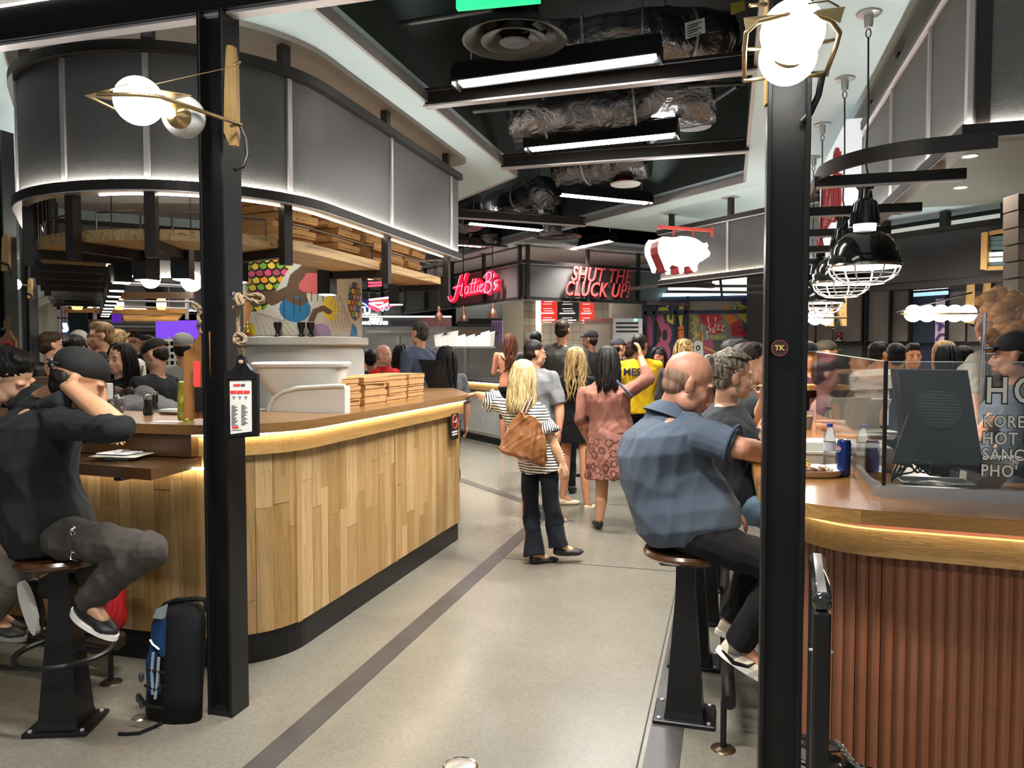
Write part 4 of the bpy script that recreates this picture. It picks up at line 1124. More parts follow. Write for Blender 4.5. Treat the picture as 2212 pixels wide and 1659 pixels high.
# ------------------------------------------------------------------ food, cups and boxes on the right counter
def pt(px, py): return at_z(px, py, RT)
t = thing('blue_can', pt(1822, 1031), 'tall blue drink can with a small round badge, beside the tray of fries', 'can')
c_ = pt(1822, 1029); b = MB(); b.lathe([(.022, .0), (.0285, .008), (.0285, .145), (.024, .155)], c=c_, n=28); b.build('body', mat('can_blue', (.008, .03, .20), .22, .5, coat=.3), t, smooth=True, angle=50)
b = MB(); b.lathe([(.024, .155), (.0265, .158), (.022, .158), (.02, .154), (0, .154)], c=c_, n=28); b.build('lid', M_steel, t, smooth=True)
q = c_ + V((-.0235, -.0165, .118)); n_ = V((-.82, -.57, 0)); x_ = V((0, 0, 1)).cross(n_); z_ = V((0, 0, 1))
b = MB()
for nm_, sgn, m_ in (('a', 1, 1), ('b', -1, 2)):
    b.plate([q + n_ * .0006 + x_ * .011 * cos(a) + z_ * .011 * sin(a) for a in [sgn * (0.15 + (pi - .3) * j / 12) for j in range(13)]], .0006, n_, mi=m_)
b.plate([q + x_ * .0125 * cos(a) + z_ * .0125 * sin(a) for a in [2 * pi * j / 24 for j in range(24)]], .0006, n_, mi=0)
b.build('round_badge', [M_wt, M_red, mat('badge_blue', (.02, .08, .4), .4)], t)
M_clear = mat('clear_plastic', (.92, .94, .95), .08, trans=.92)
def bottle(px, py, label, capc, h=.2, r=.03, liquid=None, labelc=None):
    c_ = pt(px, py); t = thing('plastic_bottle', c_, label, 'bottle')
    b = MB(); b.lathe([(r * .85, 0), (r, .01), (r * .96, h * .35), (r, h * .6), (r * .8, h * .78), (r * .42, h * .9), (r * .42, h * .95)], c=c_, n=24); b.build('body', M_clear, t, smooth=True)
    b = MB(); b.lathe([(r * .48, h * .93), (r * .48, h), (r * .4, h * 1.005), (0, h * 1.005)], c=c_, n=16); b.build('cap', capc, t, smooth=True, angle=40)
    if labelc: b = MB(); b.lathe([(r * 1.005, h * .38), (r * 1.01, h * .58)], c=c_, n=24, cap=False); b.build('wrapper', labelc, t, smooth=True)
    return t
bottle(1791, 1008, 'clear water bottle with a blue cap behind the blue can', mat('cap_blue', (.03, .06, .4), .4), .20, .027, labelc=mat('wrap_white', (.6, .62, .7), .5))
bottle(1791, 962, 'clear cola bottle with grey cap and red script wrapper behind the foam tray', mat('cap_grey', (.25, .25, .25), .4), .22, .034, labelc=mat('wrap_red', (.55, .25, .24), .5))
def cup(px, py, label, fill=.72, h=.13, r=.045, col=(.85, .45, .03)):
    c_ = pt(px, py); t = thing('plastic_cup', c_, label, 'cup', 'plastic cups on the right counter')
    b = MB(); b.lathe([(r * .68, 0), (r, h), (r * 1.05, h), (r * 1.05, h - .004), (r * .97, h - .004), (r * .66, .003), (0, .003)], c=c_, n=24); b.build('cup', M_clear, t, smooth=True, angle=40)
    if fill: b = MB(); b.lathe([(0, .004), (r * .64, .004), (r * (.66 + .3 * fill), h * fill), (0, h * fill)], c=c_, n=24); b.build('drink', mat('orange_drink', col, .3, emit=0), t, smooth=True, angle=40)
cup(1743, 928, 'plastic cup of orange juice nearest the right column')
cup(1806, 912, 'second plastic cup of orange juice, behind the glass side pane', .7)
cup(1728, 985, 'clear empty plastic cup in front of the orange juice', 0, .09)
t = thing('fries_tray', pt(1760, 1035), 'steel tray of yellow fries and dark fried chicken beside the blue can', 'food tray')
c_ = pt(1742, 1028) + V((0, .05, 0)); b = MB(); b.lathe([(.12, .004), (.145, .008), (.155, .03), (.16, .03), (.15, .004), (.12, .0)], c=c_, n=32, M=Matrix.Diagonal((1, .8, 1, 1)), cap=False); b.lathe([(0, .004), (.13, .004)], c=c_, n=32, M=Matrix.Diagonal((1, .8, 1, 1)), cap=False); b.build('tray', M_steel, t, smooth=True)
random.seed(3); b = MB()
for k in range(90):
    a = random.uniform(0, 2 * pi); r_ = random.uniform(0, .065); q = c_ + V((-.03 + r_ * cos(a), .02 + r_ * .8 * sin(a), .02 + (.07 - r_) * random.uniform(.2, .9)))
    d = V((random.uniform(-1, 1), random.uniform(-1, 1), random.uniform(-.4, .6))).normalized() * .022; b.tube([q - d, q, q + d], [.0048, .0052, .0048], 5)
o = b.build('fries', mat('fries_yellow', (.62, .40, .09), .5), t, smooth=True, angle=30); o['kind'] = 'stuff'
for k in range(4):
    q = c_ + V((-.06 + .04 * k, -.045 + .01 * (k % 2), .022)); b = MB(); b.ell(q, (.026, .02, .016), nu=12, nv=8)
    b.v = [tuple(V(v) + V((1, 1, 1)) * .004 * noise.noise(V(v) * 90)) for v in b.v]; b.build('chicken_piece', mat('chicken_brown', (.13, .05, .02), .4), t, smooth=True, angle=180)
b = MB(); q = c_ + V((.085, -.02, .01))
for k in range(14):
    a = random.uniform(0, 6.3); q2 = q + V((.035 * cos(a) * random.random(), .03 * sin(a) * random.random(), .008 + .02 * random.random())); b.ell(q2, .009, nu=6, nv=4)
o = b.build('slaw', mat('slaw_pale', (.6, .52, .34), .6), t, smooth=True, angle=180); o['kind'] = 'stuff'
b = MB(); b.plate([q + V((-.04, -.05, .0)), q + V((.05, -.045, .005)), q + V((.065, .03, .04)), q + V((0, .05, .03))], .001, (0, -.2, 1)); b.build('paper', M_white, t)
M_foam = mat('foam_white', (.72, .72, .66), .55)
def clam(loc, label, w=.22, d=.2, h=.07, rz=0, open_=0.):
    t = thing('foam_box', loc, label, 'food box', 'white foam food boxes on the right counter', rz)
    def rr(k, z): return [V((sx * w / 2 * k, sy * d / 2 * k, z)) for sx, sy in ((-1, -1), (1, -1), (1, 1), (-1, 1))]
    b = MB(); b.loft([rr(.84, 0), rr(1, h * .55), rr(1.05, h * .56), rr(1.05, h * .62)]); o = b.build('bottom', M_foam, t, loc=V((0, 0, 0))); o.parent = t; o.matrix_basis = Matrix.Identity(4)
    b = MB(); b.loft([rr(1.05, 0), rr(1.05, .003), rr(.98, .006), rr(.86, h * .5), rr(.8, h * .55)]); o = b.build('lid', M_foam, t, loc=V((0, 0, 0)))
    o.matrix_basis = Matrix.Translation((0, d / 2, h * .63)) @ Matrix.Rotation(open_, 4, 'X') @ Matrix.Translation((0, -d / 2, 0))
    return t
clam(pt(1785, 1005) + V((0, .12, 0)), 'closed white foam food box behind the blue can', .3, .2, .09, .1)
clam(pt(1880, 1018) + V((.0, .10, 0)), 'closed white foam food box inside the glass guard corner', .2, .2, .09, .1)
clam(pt(1885, 950) + V((0, .1, 0)), 'open white foam food box with raised lid behind the glass side pane', .24, .22, .08, .3, -1.0)
clam(pt(1846, 958) + V((.02, .1, 0)), 'open ribbed white foam box propped behind the cola bottle', .26, .22, .08, .5, -1.2)
t = thing('box_pile', at_z(1885, 905, RT) , 'leaning pile of nested white foam lids beyond the glass side pane', 'food boxes')
q = pt(1882, 915)
for k in range(9):
    def rr(w, z): return [q + V((sx * w, sy * w * .9 + .002 * k, z + sx * .01)) for sx, sy in ((-1, -1), (1, -1), (1, 1), (-1, 1))]
    b = MB(); b.loft([rr(.13, .26 + .012 * k), rr(.133, .263 + .012 * k), rr(.10, .30 + .012 * k), rr(.095, .303 + .012 * k)]); b.build('foam_lid', M_foam, t)
b = MB(); b.box(q + V((0, 0, .13)), (.2, .18, .26)); b.build('carton', M_foam, t)
for px, py, lb in ((1762, 880, 'left of the pair behind the orange juice'), (1790, 872, 'right of the pair behind the orange juice')):
    c_ = pt(px, py + 20); t = thing('napkin_box', c_, 'translucent napkin holder, %s' % lb, 'napkin holder', 'napkin holders on the right counter')
    b = MB(); b.box(c_ + V((0, 0, .08)), (.10, .09, .16), bev=.012); b.build('case', mat('smoke_plastic', (.45, .42, .40), .25), t, smooth=True)
    b = MB(); b.box(c_ + V((0, 0, .165)), (.085, .075, .01), bev=.004); b.build('lid', M_black, t)
t = thing('mustard_bottle', pt(1733, 880), 'yellow squeeze bottle with a nozzle near the right column', 'bottle'); c_ = pt(1731, 860)
b = MB(); b.lathe([(.026, 0), (.028, .01), (.028, .12), (.018, .14)], c=c_, n=20); b.build('body', mat('mustard', (.6, .5, .06), .4), t, smooth=True, angle=40)
b = MB(); b.lathe([(.018, .14), (.012, .15), (.004, .19), (0, .19)], c=c_, n=12); b.build('nozzle', mat('mustard', (.6, .5, .06), .4), t, smooth=True)

# ------------------------------------------------------------------ round badge on the right column
t = thing('round_badge', at_y(1684, 753, 2.45), 'small round black badge with gold letters on the right column', 'badge')
q = at_y(1684, 752, 2.45); b = MB(); b.lathe([(0, 0), (.024, 0), (.024, .004), (0, .004)], n=32, c=(0, 0, 0)); 
b2 = MB(); M_ = facing(q, 0, -1); b2.add([M_ @ V(v) for v in b.v], b.f); b2.build('disc', mat('badge_dark', (.03, .012, .01), .4), t)
b2 = MB(); b2.tube([M_ @ V((.0235 * cos(a), .0235 * sin(a), .004)) for a in [2 * pi * j / 32 for j in range(32)]], .0012, 5, closed=True); b2.build('ring', mat('badge_red', (.3, .05, .04), .4), t)
text('TK', .022, facing(q + V((0, -.005, 0)), 0, -1), mat('gold_print', (.6, .42, .12), .4), 'lettering', t, .0006, offset=.0006)

# ------------------------------------------------------------------ right canopy with its sign, outrigger frame and caged pendants
rp = Path([(.88, 9.6), (.88, 3.3), (5.2, 3.3)])
ps = [rp.near(.88, y) for y in (3.9, 4.75, 5.6, 7.3, 8.6)] + [rp.near(.88, 3.3) + .0, rp.near(3.2, 3.3)]
canopy(rp, ZB, ZT, ps, 'large square-cornered canopy of perforated metal over the terracotta counter at the top right', z_post_low=2.38, inward=1)
b = MB(); b.prism([(.86, 3.0), (7.5, 3.0), (7.5, 9.8), (.86, 9.8)], HC_ - .03, HC_); struct(b.build('ceiling_kiosk_right', mat('greygreen_ceiling', (.26, .28, .25), .6)))
t = thing('sign_board', (.80, 6.3, 2.4), 'white sign board with red script letters seen edge-on along the right canopy', 'sign')
b = MB(); b.box((.80, 6.35, 2.78), (.10, 1.5, .78), bev=.004); b.build('board', emis('signboard_white', (.85, .88, .9), .55), t)
random.seed(4)
def strokes(Pf, list_, r, m, name, parent, depth=None):
    for k, st_ in enumerate(list_):
        pts = [V(Pf(*p)) for p in st_]; P2 = []
        for j in range(len(pts) - 1):
            a, b_, c2, d2 = pts[max(j - 1, 0)], pts[j], pts[j + 1], pts[min(j + 2, len(pts) - 1)]
            for i in range(4):
                u = i / 4; P2.append(.5 * ((2 * b_) + (c2 - a) * u + (2 * a - 5 * b_ + 4 * c2 - d2) * u * u + (3 * b_ - a - 3 * c2 + d2) * u ** 3))
        P2.append(pts[-1]); bb = MB(); bb.tube(P2, r, 7); bb.build(name, m, parent, smooth=True, angle=180)
# "Hattie B's" as script strokes in a unit box: x 0..10 along, y 0..4 up
HB = [[(-.6, .9), (-.2, .2), (.5, .3), (1.1, 1.4), (1.9, 3.6), (2.2, 4.2)], [(.5, 2.2), (1.4, 2.4), (2.5, 2.5)], [(3.3, 4.4), (2.7, 2.8), (2.2, 1.2), (2.4, .8), (2.8, 1.1)],
      [(3.8, 2.2), (3.3, 2.2), (3.1, 1.5), (3.4, 1.0), (3.8, 1.5), (4.0, 2.2), (3.8, 1.3), (4.2, 1.1)], [(4.9, 3.4), (4.5, 2.0), (4.5, 1.2), (4.9, 1.2)], [(4.2, 2.6), (5.9, 2.8)],
      [(5.6, 3.4), (5.2, 2.0), (5.2, 1.2), (5.6, 1.3)], [(6.0, 2.3), (5.8, 1.4), (6.2, 1.3)], [(6.15, 3.0), (6.2, 3.1)], [(6.4, 1.8), (6.9, 2.1), (6.9, 2.4), (6.5, 2.3), (6.4, 1.5), (6.8, 1.2), (7.3, 1.7)],
      [(8.0, 4.0), (7.7, 2.4), (7.4, .9)], [(7.2, 3.4), (8.0, 4.2), (8.9, 4.0), (8.6, 3.0), (7.9, 2.7), (8.7, 2.5), (8.9, 1.6), (8.2, .9), (7.4, 1.2)], [(9.5, 3.9), (9.4, 3.3)], [(10.1, 2.7), (9.6, 2.6), (9.8, 2.0), (9.9, 1.5), (9.3, 1.3)]]
strokes(lambda x, y: (.735, 5.75 + (10 - x) * .115 if False else 6.95 - x * .12, 2.42 + y * .15), [[(x, y) for x, y in s_] for s_ in HB], .016, mat('sign_letter_red', (.45, .02, .03), .4), 'red_letter', t)
# outrigger frame
t = thing('outrigger_frame', (.4, 4, 2.35), 'dark flat steel outrigger frame with a curved end below the right canopy, carrying the pendants', 'frame')
op = rpath([(.38, 9.2, 0), (.38, 3.30, .42), (.95, 3.22, 0)], step=.03)
b = MB(); b.bar([V((q.x, q.y, 2.385)) for q in op], .012, .06); b.build('curved_rail', M_bronze, t)
for y in (3.66, 4.42, 5.2, 6.0, 6.8, 7.6):
    b = MB(); b.box((.66, y, 2.355), (.60, .05, .045)); b.build('crossbar', M_bronze, t)
    b = MB(); b.box((.66, y - .01, 2.33), (.58, .03, .006)); b.build('light_edge', M_alu, t)
M_gb = mat('pendant_black', (.008, .009, .009), .13, coat=.5)
def pendant(x, y, label, z=2.03, R=.175, cx=None, zc=HC_):
    t = thing('caged_pendant', (x, y, zc), label, 'pendant lamp', 'black caged dome pendants'); c_ = V((x, y, z))
    b = MB(); b.lathe([(R, 0), (R * .985, .03), (R * .9, .09), (R * .72, .14), (R * .5, .17), (R * .3, .18)], c=c_, n=36, cap=False); b.lathe([(R * .97, .0), (R * .95, .03), (R * .87, .085), (R * .69, .133), (R * .3, .172)], c=c_, n=36, cap=False, mi=1)
    b.build('dome', [M_gb, emis('dome_inside', (1, .97, .9), 2.2)], t, smooth=True, angle=60)
    b = MB(); b.lathe([(R * .30, .18), (R * .32, .215), (R * .30, .218)], c=c_, n=20, cap=False); b.build('white_collar', emis('collar_glow', (1, .97, .9), 1.0), t)
    b = MB(); b.lathe([(R * .42, .215), (R * .40, .23), (R * .38, .26), (R * .30, .33), (R * .20, .345), (R * .18, .39), (R * .27, .41), (R * .27, .425), (0, .425)], c=c_, n=24)
    b.build('neck', M_gb, t, smooth=True, angle=35)
    nk = MB()
    for k in range(12): a = 2 * pi * k / 12; nk.tube([c_ + V((R * .40 * cos(a), R * .40 * sin(a), .232)), c_ + V((R * .31 * cos(a), R * .31 * sin(a), .325))], .004, 4)
    nk.build('cooling_fins', M_gb, t)
    b = MB(); b.lathe([(R * 1.03, -.004), (R * 1.045, .004), (R * 1.02, .012), (R * .99, .0)], c=c_, n=36, cap=False); b.build('rim', M_chrome, t, smooth=True)
    b = MB(); cw = mat('cage_white', (.8, .8, .8), .3)
    for k in range(8):
        a = 2 * pi * (k + .5) / 8
        b.tube([c_ + V((R * rr_ * cos(a), R * rr_ * sin(a), zz_)) for rr_, zz_ in ((1.0, 0), (.93, -.03), (.78, -.06), (.55, -.078))], .0045, 5)
    b.tube([c_ + V((R * .56 * cos(a), R * .56 * sin(a), -.08)) for a in [2 * pi * j / 28 for j in range(28)]], .005, 5, closed=True)
    b.tube([c_ + V((R * .9 * cos(a), R * .9 * sin(a), -.04)) for a in [2 * pi * j / 28 for j in range(28)]], .003, 5, closed=True); b.build('cage', cw, t, smooth=True)
    b = MB(); b.lathe([(0, .10), (.05, .09), (.055, .05), (.03, .02), (0, .015)], c=c_, n=16); b.build('bulb', emis('bulb', (1, .97, .9), 14), t, smooth=True)
    b = MB(); b.lathe([(.0, 0), (.06, -.002), (.058, -.01), (.022, -.016), (.022, -.05), (.018, -.075), (0, -.075)][::-1], c=(x, y, zc), n=24); b.build('ceiling_rose', M_white if False else mat('rose_metal', (.55, .56, .56), .3, .7), t, smooth=True, angle=35)
    b = MB(); b.tube([V((x, y, zc - .07)) + V((.012 * cos(a), 0, -.03 + .022 * sin(a))) for a in [2 * pi * j / 14 for j in range(14)]], .003, 5, closed=True)
    b.tube([(x, y, zc - .12), (x + .006, y, zc - .5), (x, y, z + .52), (x + .02, y, z + .42)], .0045, 6); b.build('cable', M_black, t, smooth=True)
    lamp_spot('pendant_beam', (x, y, z - .01), 30, 125, r=.06)
    return t
pendant(.66, 4.22, 'nearest and largest black dome pendant with white cage, right of the column')
pendant(.68, 5.17, 'second black dome pendant with white cage, behind the nearest')
pendant(.66, 6.15, 'third black dome pendant with white cage, close to the column edge', 1.97)
pendant(.70, 7.15, 'farthest black dome pendant with white cage, next to the column', 1.98)

# ------------------------------------------------------------------ globe lamps on the columns
def globe_lamp_left():
    t = thing('globe_lamp', at_y(497, 200, 2.9), 'brass rod wall lamp with one lit and one unlit globe on the left column', 'wall lamp')
    q = at_y(497, 200, 2.82); b = MB()
    pl = [at_y(490, 97, 2.80), at_y(502, 98, 2.80), at_y(508, 150, 2.80), at_y(510, 290, 2.80), at_y(508, 313, 2.80), at_y(496, 314, 2.80), at_y(483, 285, 2.80), at_y(484, 200, 2.80), at_y(488, 105, 2.80)]
    b.plate(pl, .028, (0.0, 1, 0)); b.build('wood_backplate', M_paddle, t)
    g1 = at(300, 218, 2.98); g2 = at(397, 252, 3.12)
    b = MB(); b.ell(g1, .091, nu=28, nv=18); b.build('lit_globe', M_globe, t, smooth=True, angle=180); lamp_point('globe_light', g1, 22, .095)
    b = MB(); b.ell(g2, .084, nu=28, nv=18); b.build('unlit_globe', mat('opal', (.62, .63, .62), .25), t, smooth=True, angle=180)
    b = MB(); d = (at(376, 250, 3.0) - g2).normalized(); q_ = V((0, 0, 1)).rotation_difference(d).to_matrix().to_4x4()
    b.lathe([(.052, .062), (.045, .075), (.02, .095), (0, .105)], c=g2, n=24, M=q_); b.build('brass_cap', M_brass, t, smooth=True)
    r0, r1 = at(522, 270, 3.22), at(207, 203, 2.80)
    b = MB(); b.tube([r0, at(345, 209, 2.93), at(300, 205, 2.88) , r1], .008, 8); b.tube([at(497, 272, 3.2), r0], .006, 6); b.tube([at(505, 140, 3.2), at(520, 134, 3.2)], .006, 6)
    b.tube([at(438, 268, 3.2), at(345, 250, 3.15), at(250, 236, 3.1), at(190, 208, 2.98)], .006, 8); b.build('rod', M_brass, t, smooth=True, angle=180)
    b = MB(); b.tube([at(517, 141, 3.2), at(306, 188, 2.95)], .0018, 5); b.build('stay_wire', M_brass, t)
    cen = at(298, 207, 2.98); X = (at(420, 207, 3.02) - at(186, 207, 2.95)); L = X.length / 2; X.normalize(); Y = V((-X.y, X.x, 0))
    ou = [(-L, 0), (-.06, -.10), (.06, -.10), (L, 0), (.06, .10), (-.06, .10)]; b = MB(); n_ = 24
    outer_ = []
    for j in range(n_):
        a = 2 * pi * j / n_; dx, dy = cos(a), sin(a); k_ = 1 / (abs(dx) / L + abs(dy) / .125); outer_.append(cen + X * dx * k_ + Y * dy * k_)
    inner_ = [cen + X * .097 * cos(2 * pi * j / n_) + Y * .097 * sin(2 * pi * j / n_) for j in range(n_)]
    z_ = V((0, 0, .003)); vs = outer_ + inner_ + [v + z_ for v in outer_] + [v + z_ for v in inner_]; fs = []
    for j in range(n_):
        k_ = (j + 1) % n_; fs += [(j, k_, n_ + k_, n_ + j), (2 * n_ + j, 3 * n_ + j, 3 * n_ + k_, 2 * n_ + k_), (j, 2 * n_ + j, 2 * n_ + k_, k_), (n_ + j, n_ + k_, 3 * n_ + k_, 3 * n_ + j)]
    b.add(vs, fs); b.build('brass_plate', M_brass, t)
    b = MB(); b.tube([at(520, 274, 3.22), at(531, 300, 3.22), at(534, 335, 3.22), at(525, 360, 3.2), at(508, 367, 3.17)], .008, 8); b.build('cable', M_black, t, smooth=True)
globe_lamp_left()
def globe_lamp_right():
    t = thing('globe_lamp', at(1712, 70, 2.1), 'brass framed wall lamp with two bright globes on the right column', 'wall lamp')
    g1 = at(1712, 70, 2.12); g2 = at(1702, 122, 2.22)
    b = MB(); b.ell(g1, .085, nu=32, nv=20); b.build('lit_globe', M_globe, t, smooth=True, angle=180)
    b = MB(); b.ell(g2, .080, nu=32, nv=20); b.build('lit_globe', M_globe, t, smooth=True, angle=180); lamp_point('globe_light', g1, 40, .09)
    lamp_point('globe_light', g2, 40, .085)
    b = MB(); b.ell(at(1704, 108, 2.135), (.052, .012, .050), M=Matrix.Rotation(TH, 3, 'Z'), nu=24, nv=12); b.build('brass_cap', M_brass, t, smooth=True, angle=180)
    d = 2.1
    b = MB(); b.tube([at(1608, 175, 2.3), at(1608, 110, 2.15), at(1612, 70, 2.08), at(1635, 48, d), at(1700, 32, 2.05), at(1760, 33, 2.05), at(1795, 44, 2.06), at(1814, 70, 2.1), at(1806, 100, 2.15), at(1783, 162, 2.3)], .007, 8)
    for a_, c_ in (((1612, 107), (1655, 105)), ((1608, 175), (1652, 168)), ((1770, 92), (1808, 86)), ((1742, 164), (1786, 160)), ((1620, 12), (1655, 9))): b.tube([at(*a_, 2.25), at(*c_, 2.3)], .006, 6)
    b.tube([at(1745, 162, 2.36), at(1790, 158, 2.33)], .009, 8); b.build('brass_frame', M_brass, t, smooth=True, angle=180)
    b = MB(); b.plate([at(1606, 38, 2.06), at(1826, 14, 2.06), at(1815, 50, 2.04), at(1790, 38, 2.04), at(1750, 28, 2.04), at(1690, 30, 2.04), at(1640, 42, 2.04), at(1612, 70, 2.04)], .005, (0, 1, .3)); b.build('brass_plate', M_brass, t)
    for x0 in (1652, 1738):
        b = MB(); b.plate([at(x0, 0, 2.36), at(x0 + 8, 0, 2.36), at(x0 + 6, 222, 2.36), at(x0 - 1, 228, 2.36)] if x0 < 1700 else [at(x0, 150, 2.36), at(x0 + 8, 150, 2.36), at(x0 + 3, 215, 2.36), at(x0 - 3, 222, 2.36)], .03, (0, 1, 0)); b.build('wood_backplate', M_paddle, t)
    b = MB(); b.tube([at(1776, 165, 2.3), at(1768, 205, 2.32), at(1750, 245, 2.33), at(1732, 264, 2.34)], .010, 8); b.build('cable', M_black, t, smooth=True)
    b = MB(); b.tube([at(1745, 8, 2.0), at(1790, 2, 2.0), at(1812, 14, 2.03)], .0025, 5); b.build('stay_wire', M_brass, t)
globe_lamp_right()

# ------------------------------------------------------------------ menu paddles and rope on the left column
def rope(pts, r, name, parent):
    P2 = [V(p) for p in pts]; out = []
    for j in range(len(P2) - 1):
        a, b_, c2, d2 = P2[max(j - 1, 0)], P2[j], P2[j + 1], P2[min(j + 2, len(P2) - 1)]
        k = max(3, int((c2 - b_).length / .004))
        for i in range(k):
            u = i / k; out.append(.5 * ((2 * b_) + (c2 - a) * u + (2 * a - 5 * b_ + 4 * c2 - d2) * u * u + (3 * b_ - a - 3 * c2 + d2) * u ** 3))
    out.append(P2[-1]); b = MB()
    for s_ in range(3):
        pp_ = []
        L = 0
        for i, q in enumerate(out):
            if i: L += (q - out[i - 1]).length
            t_ = (out[min(i + 1, len(out) - 1)] - out[max(i - 1, 0)]).normalized(); x_ = t_.orthogonal().normalized() if abs(t_.z) > .99 else V((0, 0, 1)).cross(t_).normalized(); y_ = t_.cross(x_)
            a = L / (r * 5.5) * 2 * pi * .5 + s_ * 2 * pi / 3; pp_.append(q + (x_ * cos(a) + y_ * sin(a)) * r * .52)
        b.tube(pp_, r * .58, 6)
    return b.build(name, mat('jute', (.25, .18, .11), .9, bump=.3, bscale=300), parent, smooth=True, angle=180)
t = thing('menu_paddle', at_y(517, 780, 2.73), 'black paddle board holding a printed menu, hung by rope on the left column', 'menu board')
Y_ = 2.735
pl = [at_y(*p, Y_) for p in ((484, 948), (484, 806), (502, 800), (510, 785), (513, 771), (520, 766), (527, 771), (531, 785), (541, 799), (555, 808), (556, 943))]
b = MB(); b.plate(pl, .018, (0, 1, 0)); b.build('board', M_black, t)
for a_, c_ in (((489, 818), (550, 818)), ((489, 943), (551, 939))): b = MB(); b.tube([at_y(*a_, Y_ - .002), at_y(*c_, Y_ - .002)], .0045, 5); b.build('frame_edge', M_black, t)
b = MB(); b.plate([at_y(*p, Y_ - .0015) for p in ((496, 823), (543, 821), (544, 932), (498, 938))], .001, (0, 1, 0)); b.build('menu_sheet', mat('paper_white', (.7, .7, .68), .6), t)
b = MB()
def pr(x0, y0, x1, y1, mi): b.plate([at_y(*p, Y_ - .0025) for p in ((x0, y0), (x1, y0 - .6), (x1, y1 - .6), (x0, y1))], .0006, (0, 1, 0), mi=mi)
pr(504, 830, 519, 835, 1); pr(520, 830, 529, 832, 0); pr(520, 833, 529, 835, 0)
for k in range(3): pr(497 + k * 14.5, 844, 510.5 + k * 14.5, 851, 1)
for k in range(3): pr(502 + k * 13, 857, 508 + k * 13, 858.5, 0); pr(503 + k * 13, 861, 507 + k * 13, 862, 0)
for k in range(15):
    pr(500, 876 + k * 3, 507 + (k * 5) % 8, 877.2 + k * 3, 0); pr(521, 875 + k * 3, 528 + (k * 3) % 8, 876.2 + k * 3, 0)
pr(501, 921, 515, 926, 1); pr(500, 929, 522, 930, 0)
b.build('print', [mat('ink', (.03, .03, .03), .6), M_red], t)['kind'] = 'stuff'
text('TK', .001, facing(at_y(520, 809, Y_ - .004), 0, -1), mat('maroon', (.16, .03, .02), .5), 'lettering', t, .0003) if False else None
rt = thing('rope_hanger', at_y(510, 640, 2.75), 'knotted jute rope holding the black menu paddle on the left column', 'rope')
def r_(px, py, y=2.75): return at_y(px, py, y)
rope([r_(505, 648), r_(515, 645), r_(530, 646), r_(545, 648), r_(560, 654), r_(568, 648), r_(566, 640), r_(552, 636), r_(535, 640), r_(520, 643)], .0085, 'loop', rt)
rope([r_(507, 668), r_(513, 655), r_(520, 640), r_(526, 650), r_(519, 660, 2.73), r_(510, 645, 2.73), r_(516, 636), r_(524, 655, 2.72), r_(512, 662), r_(503, 665)], .009, 'knot', rt)
rope([r_(517, 650), r_(515, 672), r_(514, 700), r_(516, 722)], .0085, 'strand', rt)
rope([r_(506, 728), r_(520, 722, 2.73), r_(530, 730, 2.73), r_(524, 742, 2.72), r_(508, 738, 2.73), r_(512, 722), r_(528, 726, 2.74), r_(522, 738), r_(512, 732, 2.72)], .009, 'knot', rt)
rope([r_(515, 735), r_(516, 755), r_(519, 775), r_(520, 784, 2.72), r_(525, 775), r_(523, 752), r_(519, 738)], .0075, 'strand', rt)
b = MB(); b.tube([r_(500, 634, 2.80), r_(505, 634, 2.75)], .008, 8); b.build('peg', M_chrome, rt)
t = thing('wood_paddle', at_y(420, 800, 2.9), 'pale wooden paddle board with red and black print, seen edge-on left of the left column', 'menu board')
Y2 = 2.80
pl = [at(*p, 3.3) for p in ((397, 905), (397, 760), (412, 753), (426, 728), (434, 718), (440, 716), (440, 902), (420, 905))]
b = MB(); b.plate(pl, .03, (.45, .9, 0)); b.build('board', wood('paddle_dark', ['#8a5a2a', '#9c6c38'], 'z', .4), t)
b = MB(); b.plate([at(*p, 3.27) for p in ((418, 780), (431, 780), (431, 835), (421, 836), (417, 830))], .003, (.3, .9, 0)); b.build('red_print', M_red, t)
b = MB(); b.plate([at(*p, 3.27) for p in ((420, 838), (438, 836), (438, 890), (421, 891))], .003, (.3, .9, 0)); b.build('black_print', M_black, t)
rt = thing('rope_hanger', at(428, 665, 3.25), 'knotted jute rope above the wooden paddle, left of the left column', 'rope')
rope([at(434, 672, 3.25), at(424, 668, 3.25), at(416, 660, 3.25), at(418, 655, 3.25), at(428, 660, 3.25), at(434, 668, 3.24)], .007, 'loop', rt)
rope([at(434, 672, 3.24), at(428, 685, 3.24), at(432, 695, 3.22), at(428, 705, 3.24), at(434, 720, 3.24)], .008, 'strand', rt)

# ------------------------------------------------------------------ corner stall with red script sign (angled at 45 degrees)
E1 = V((-.7071, .7071)); E2 = V((.7071, .7071))
K0 = V((-3.11, 11.6))
hp = Path([(K0.x + E1.x * 7.5, K0.y + E1.y * 7.5), (K0.x, K0.y), (K0.x + E2.x * 2.95, K0.y + E2.y * 2.95)])
canopy(hp, 2.43, 3.03, [7.5 - k for k in (.06, 1.3, 2.6, 3.9, 5.2, 6.5)] + [7.56, 8.7, 9.75], 'far corner canopy of grey metal panels carrying the red signs', inward=-1)
slab = [K0 + V((0, 0)), K0 + E2 * 3.2, K0 + E2 * 3.2 + E1 * 7.5, K0 + E1 * 7.5]
b = MB(); b.prism([(q.x, q.y + .05) for q in slab], HC_ - .03, HC_); struct(b.build('ceiling_stall', mat('stall_ceiling', (.20, .16, .155), .6)))
M_signred = emis('sign_red_lit', (.85, .01, .05), .75); M_neon = emis('neon_red_white', (1, .25, .35), 1.6)
t = thing('script_sign', (K0 + E1 * 1.6).to_3d() + V((0, 0, 2.5)), 'glowing red script sign with stacked depth on the far corner canopy', 'sign')
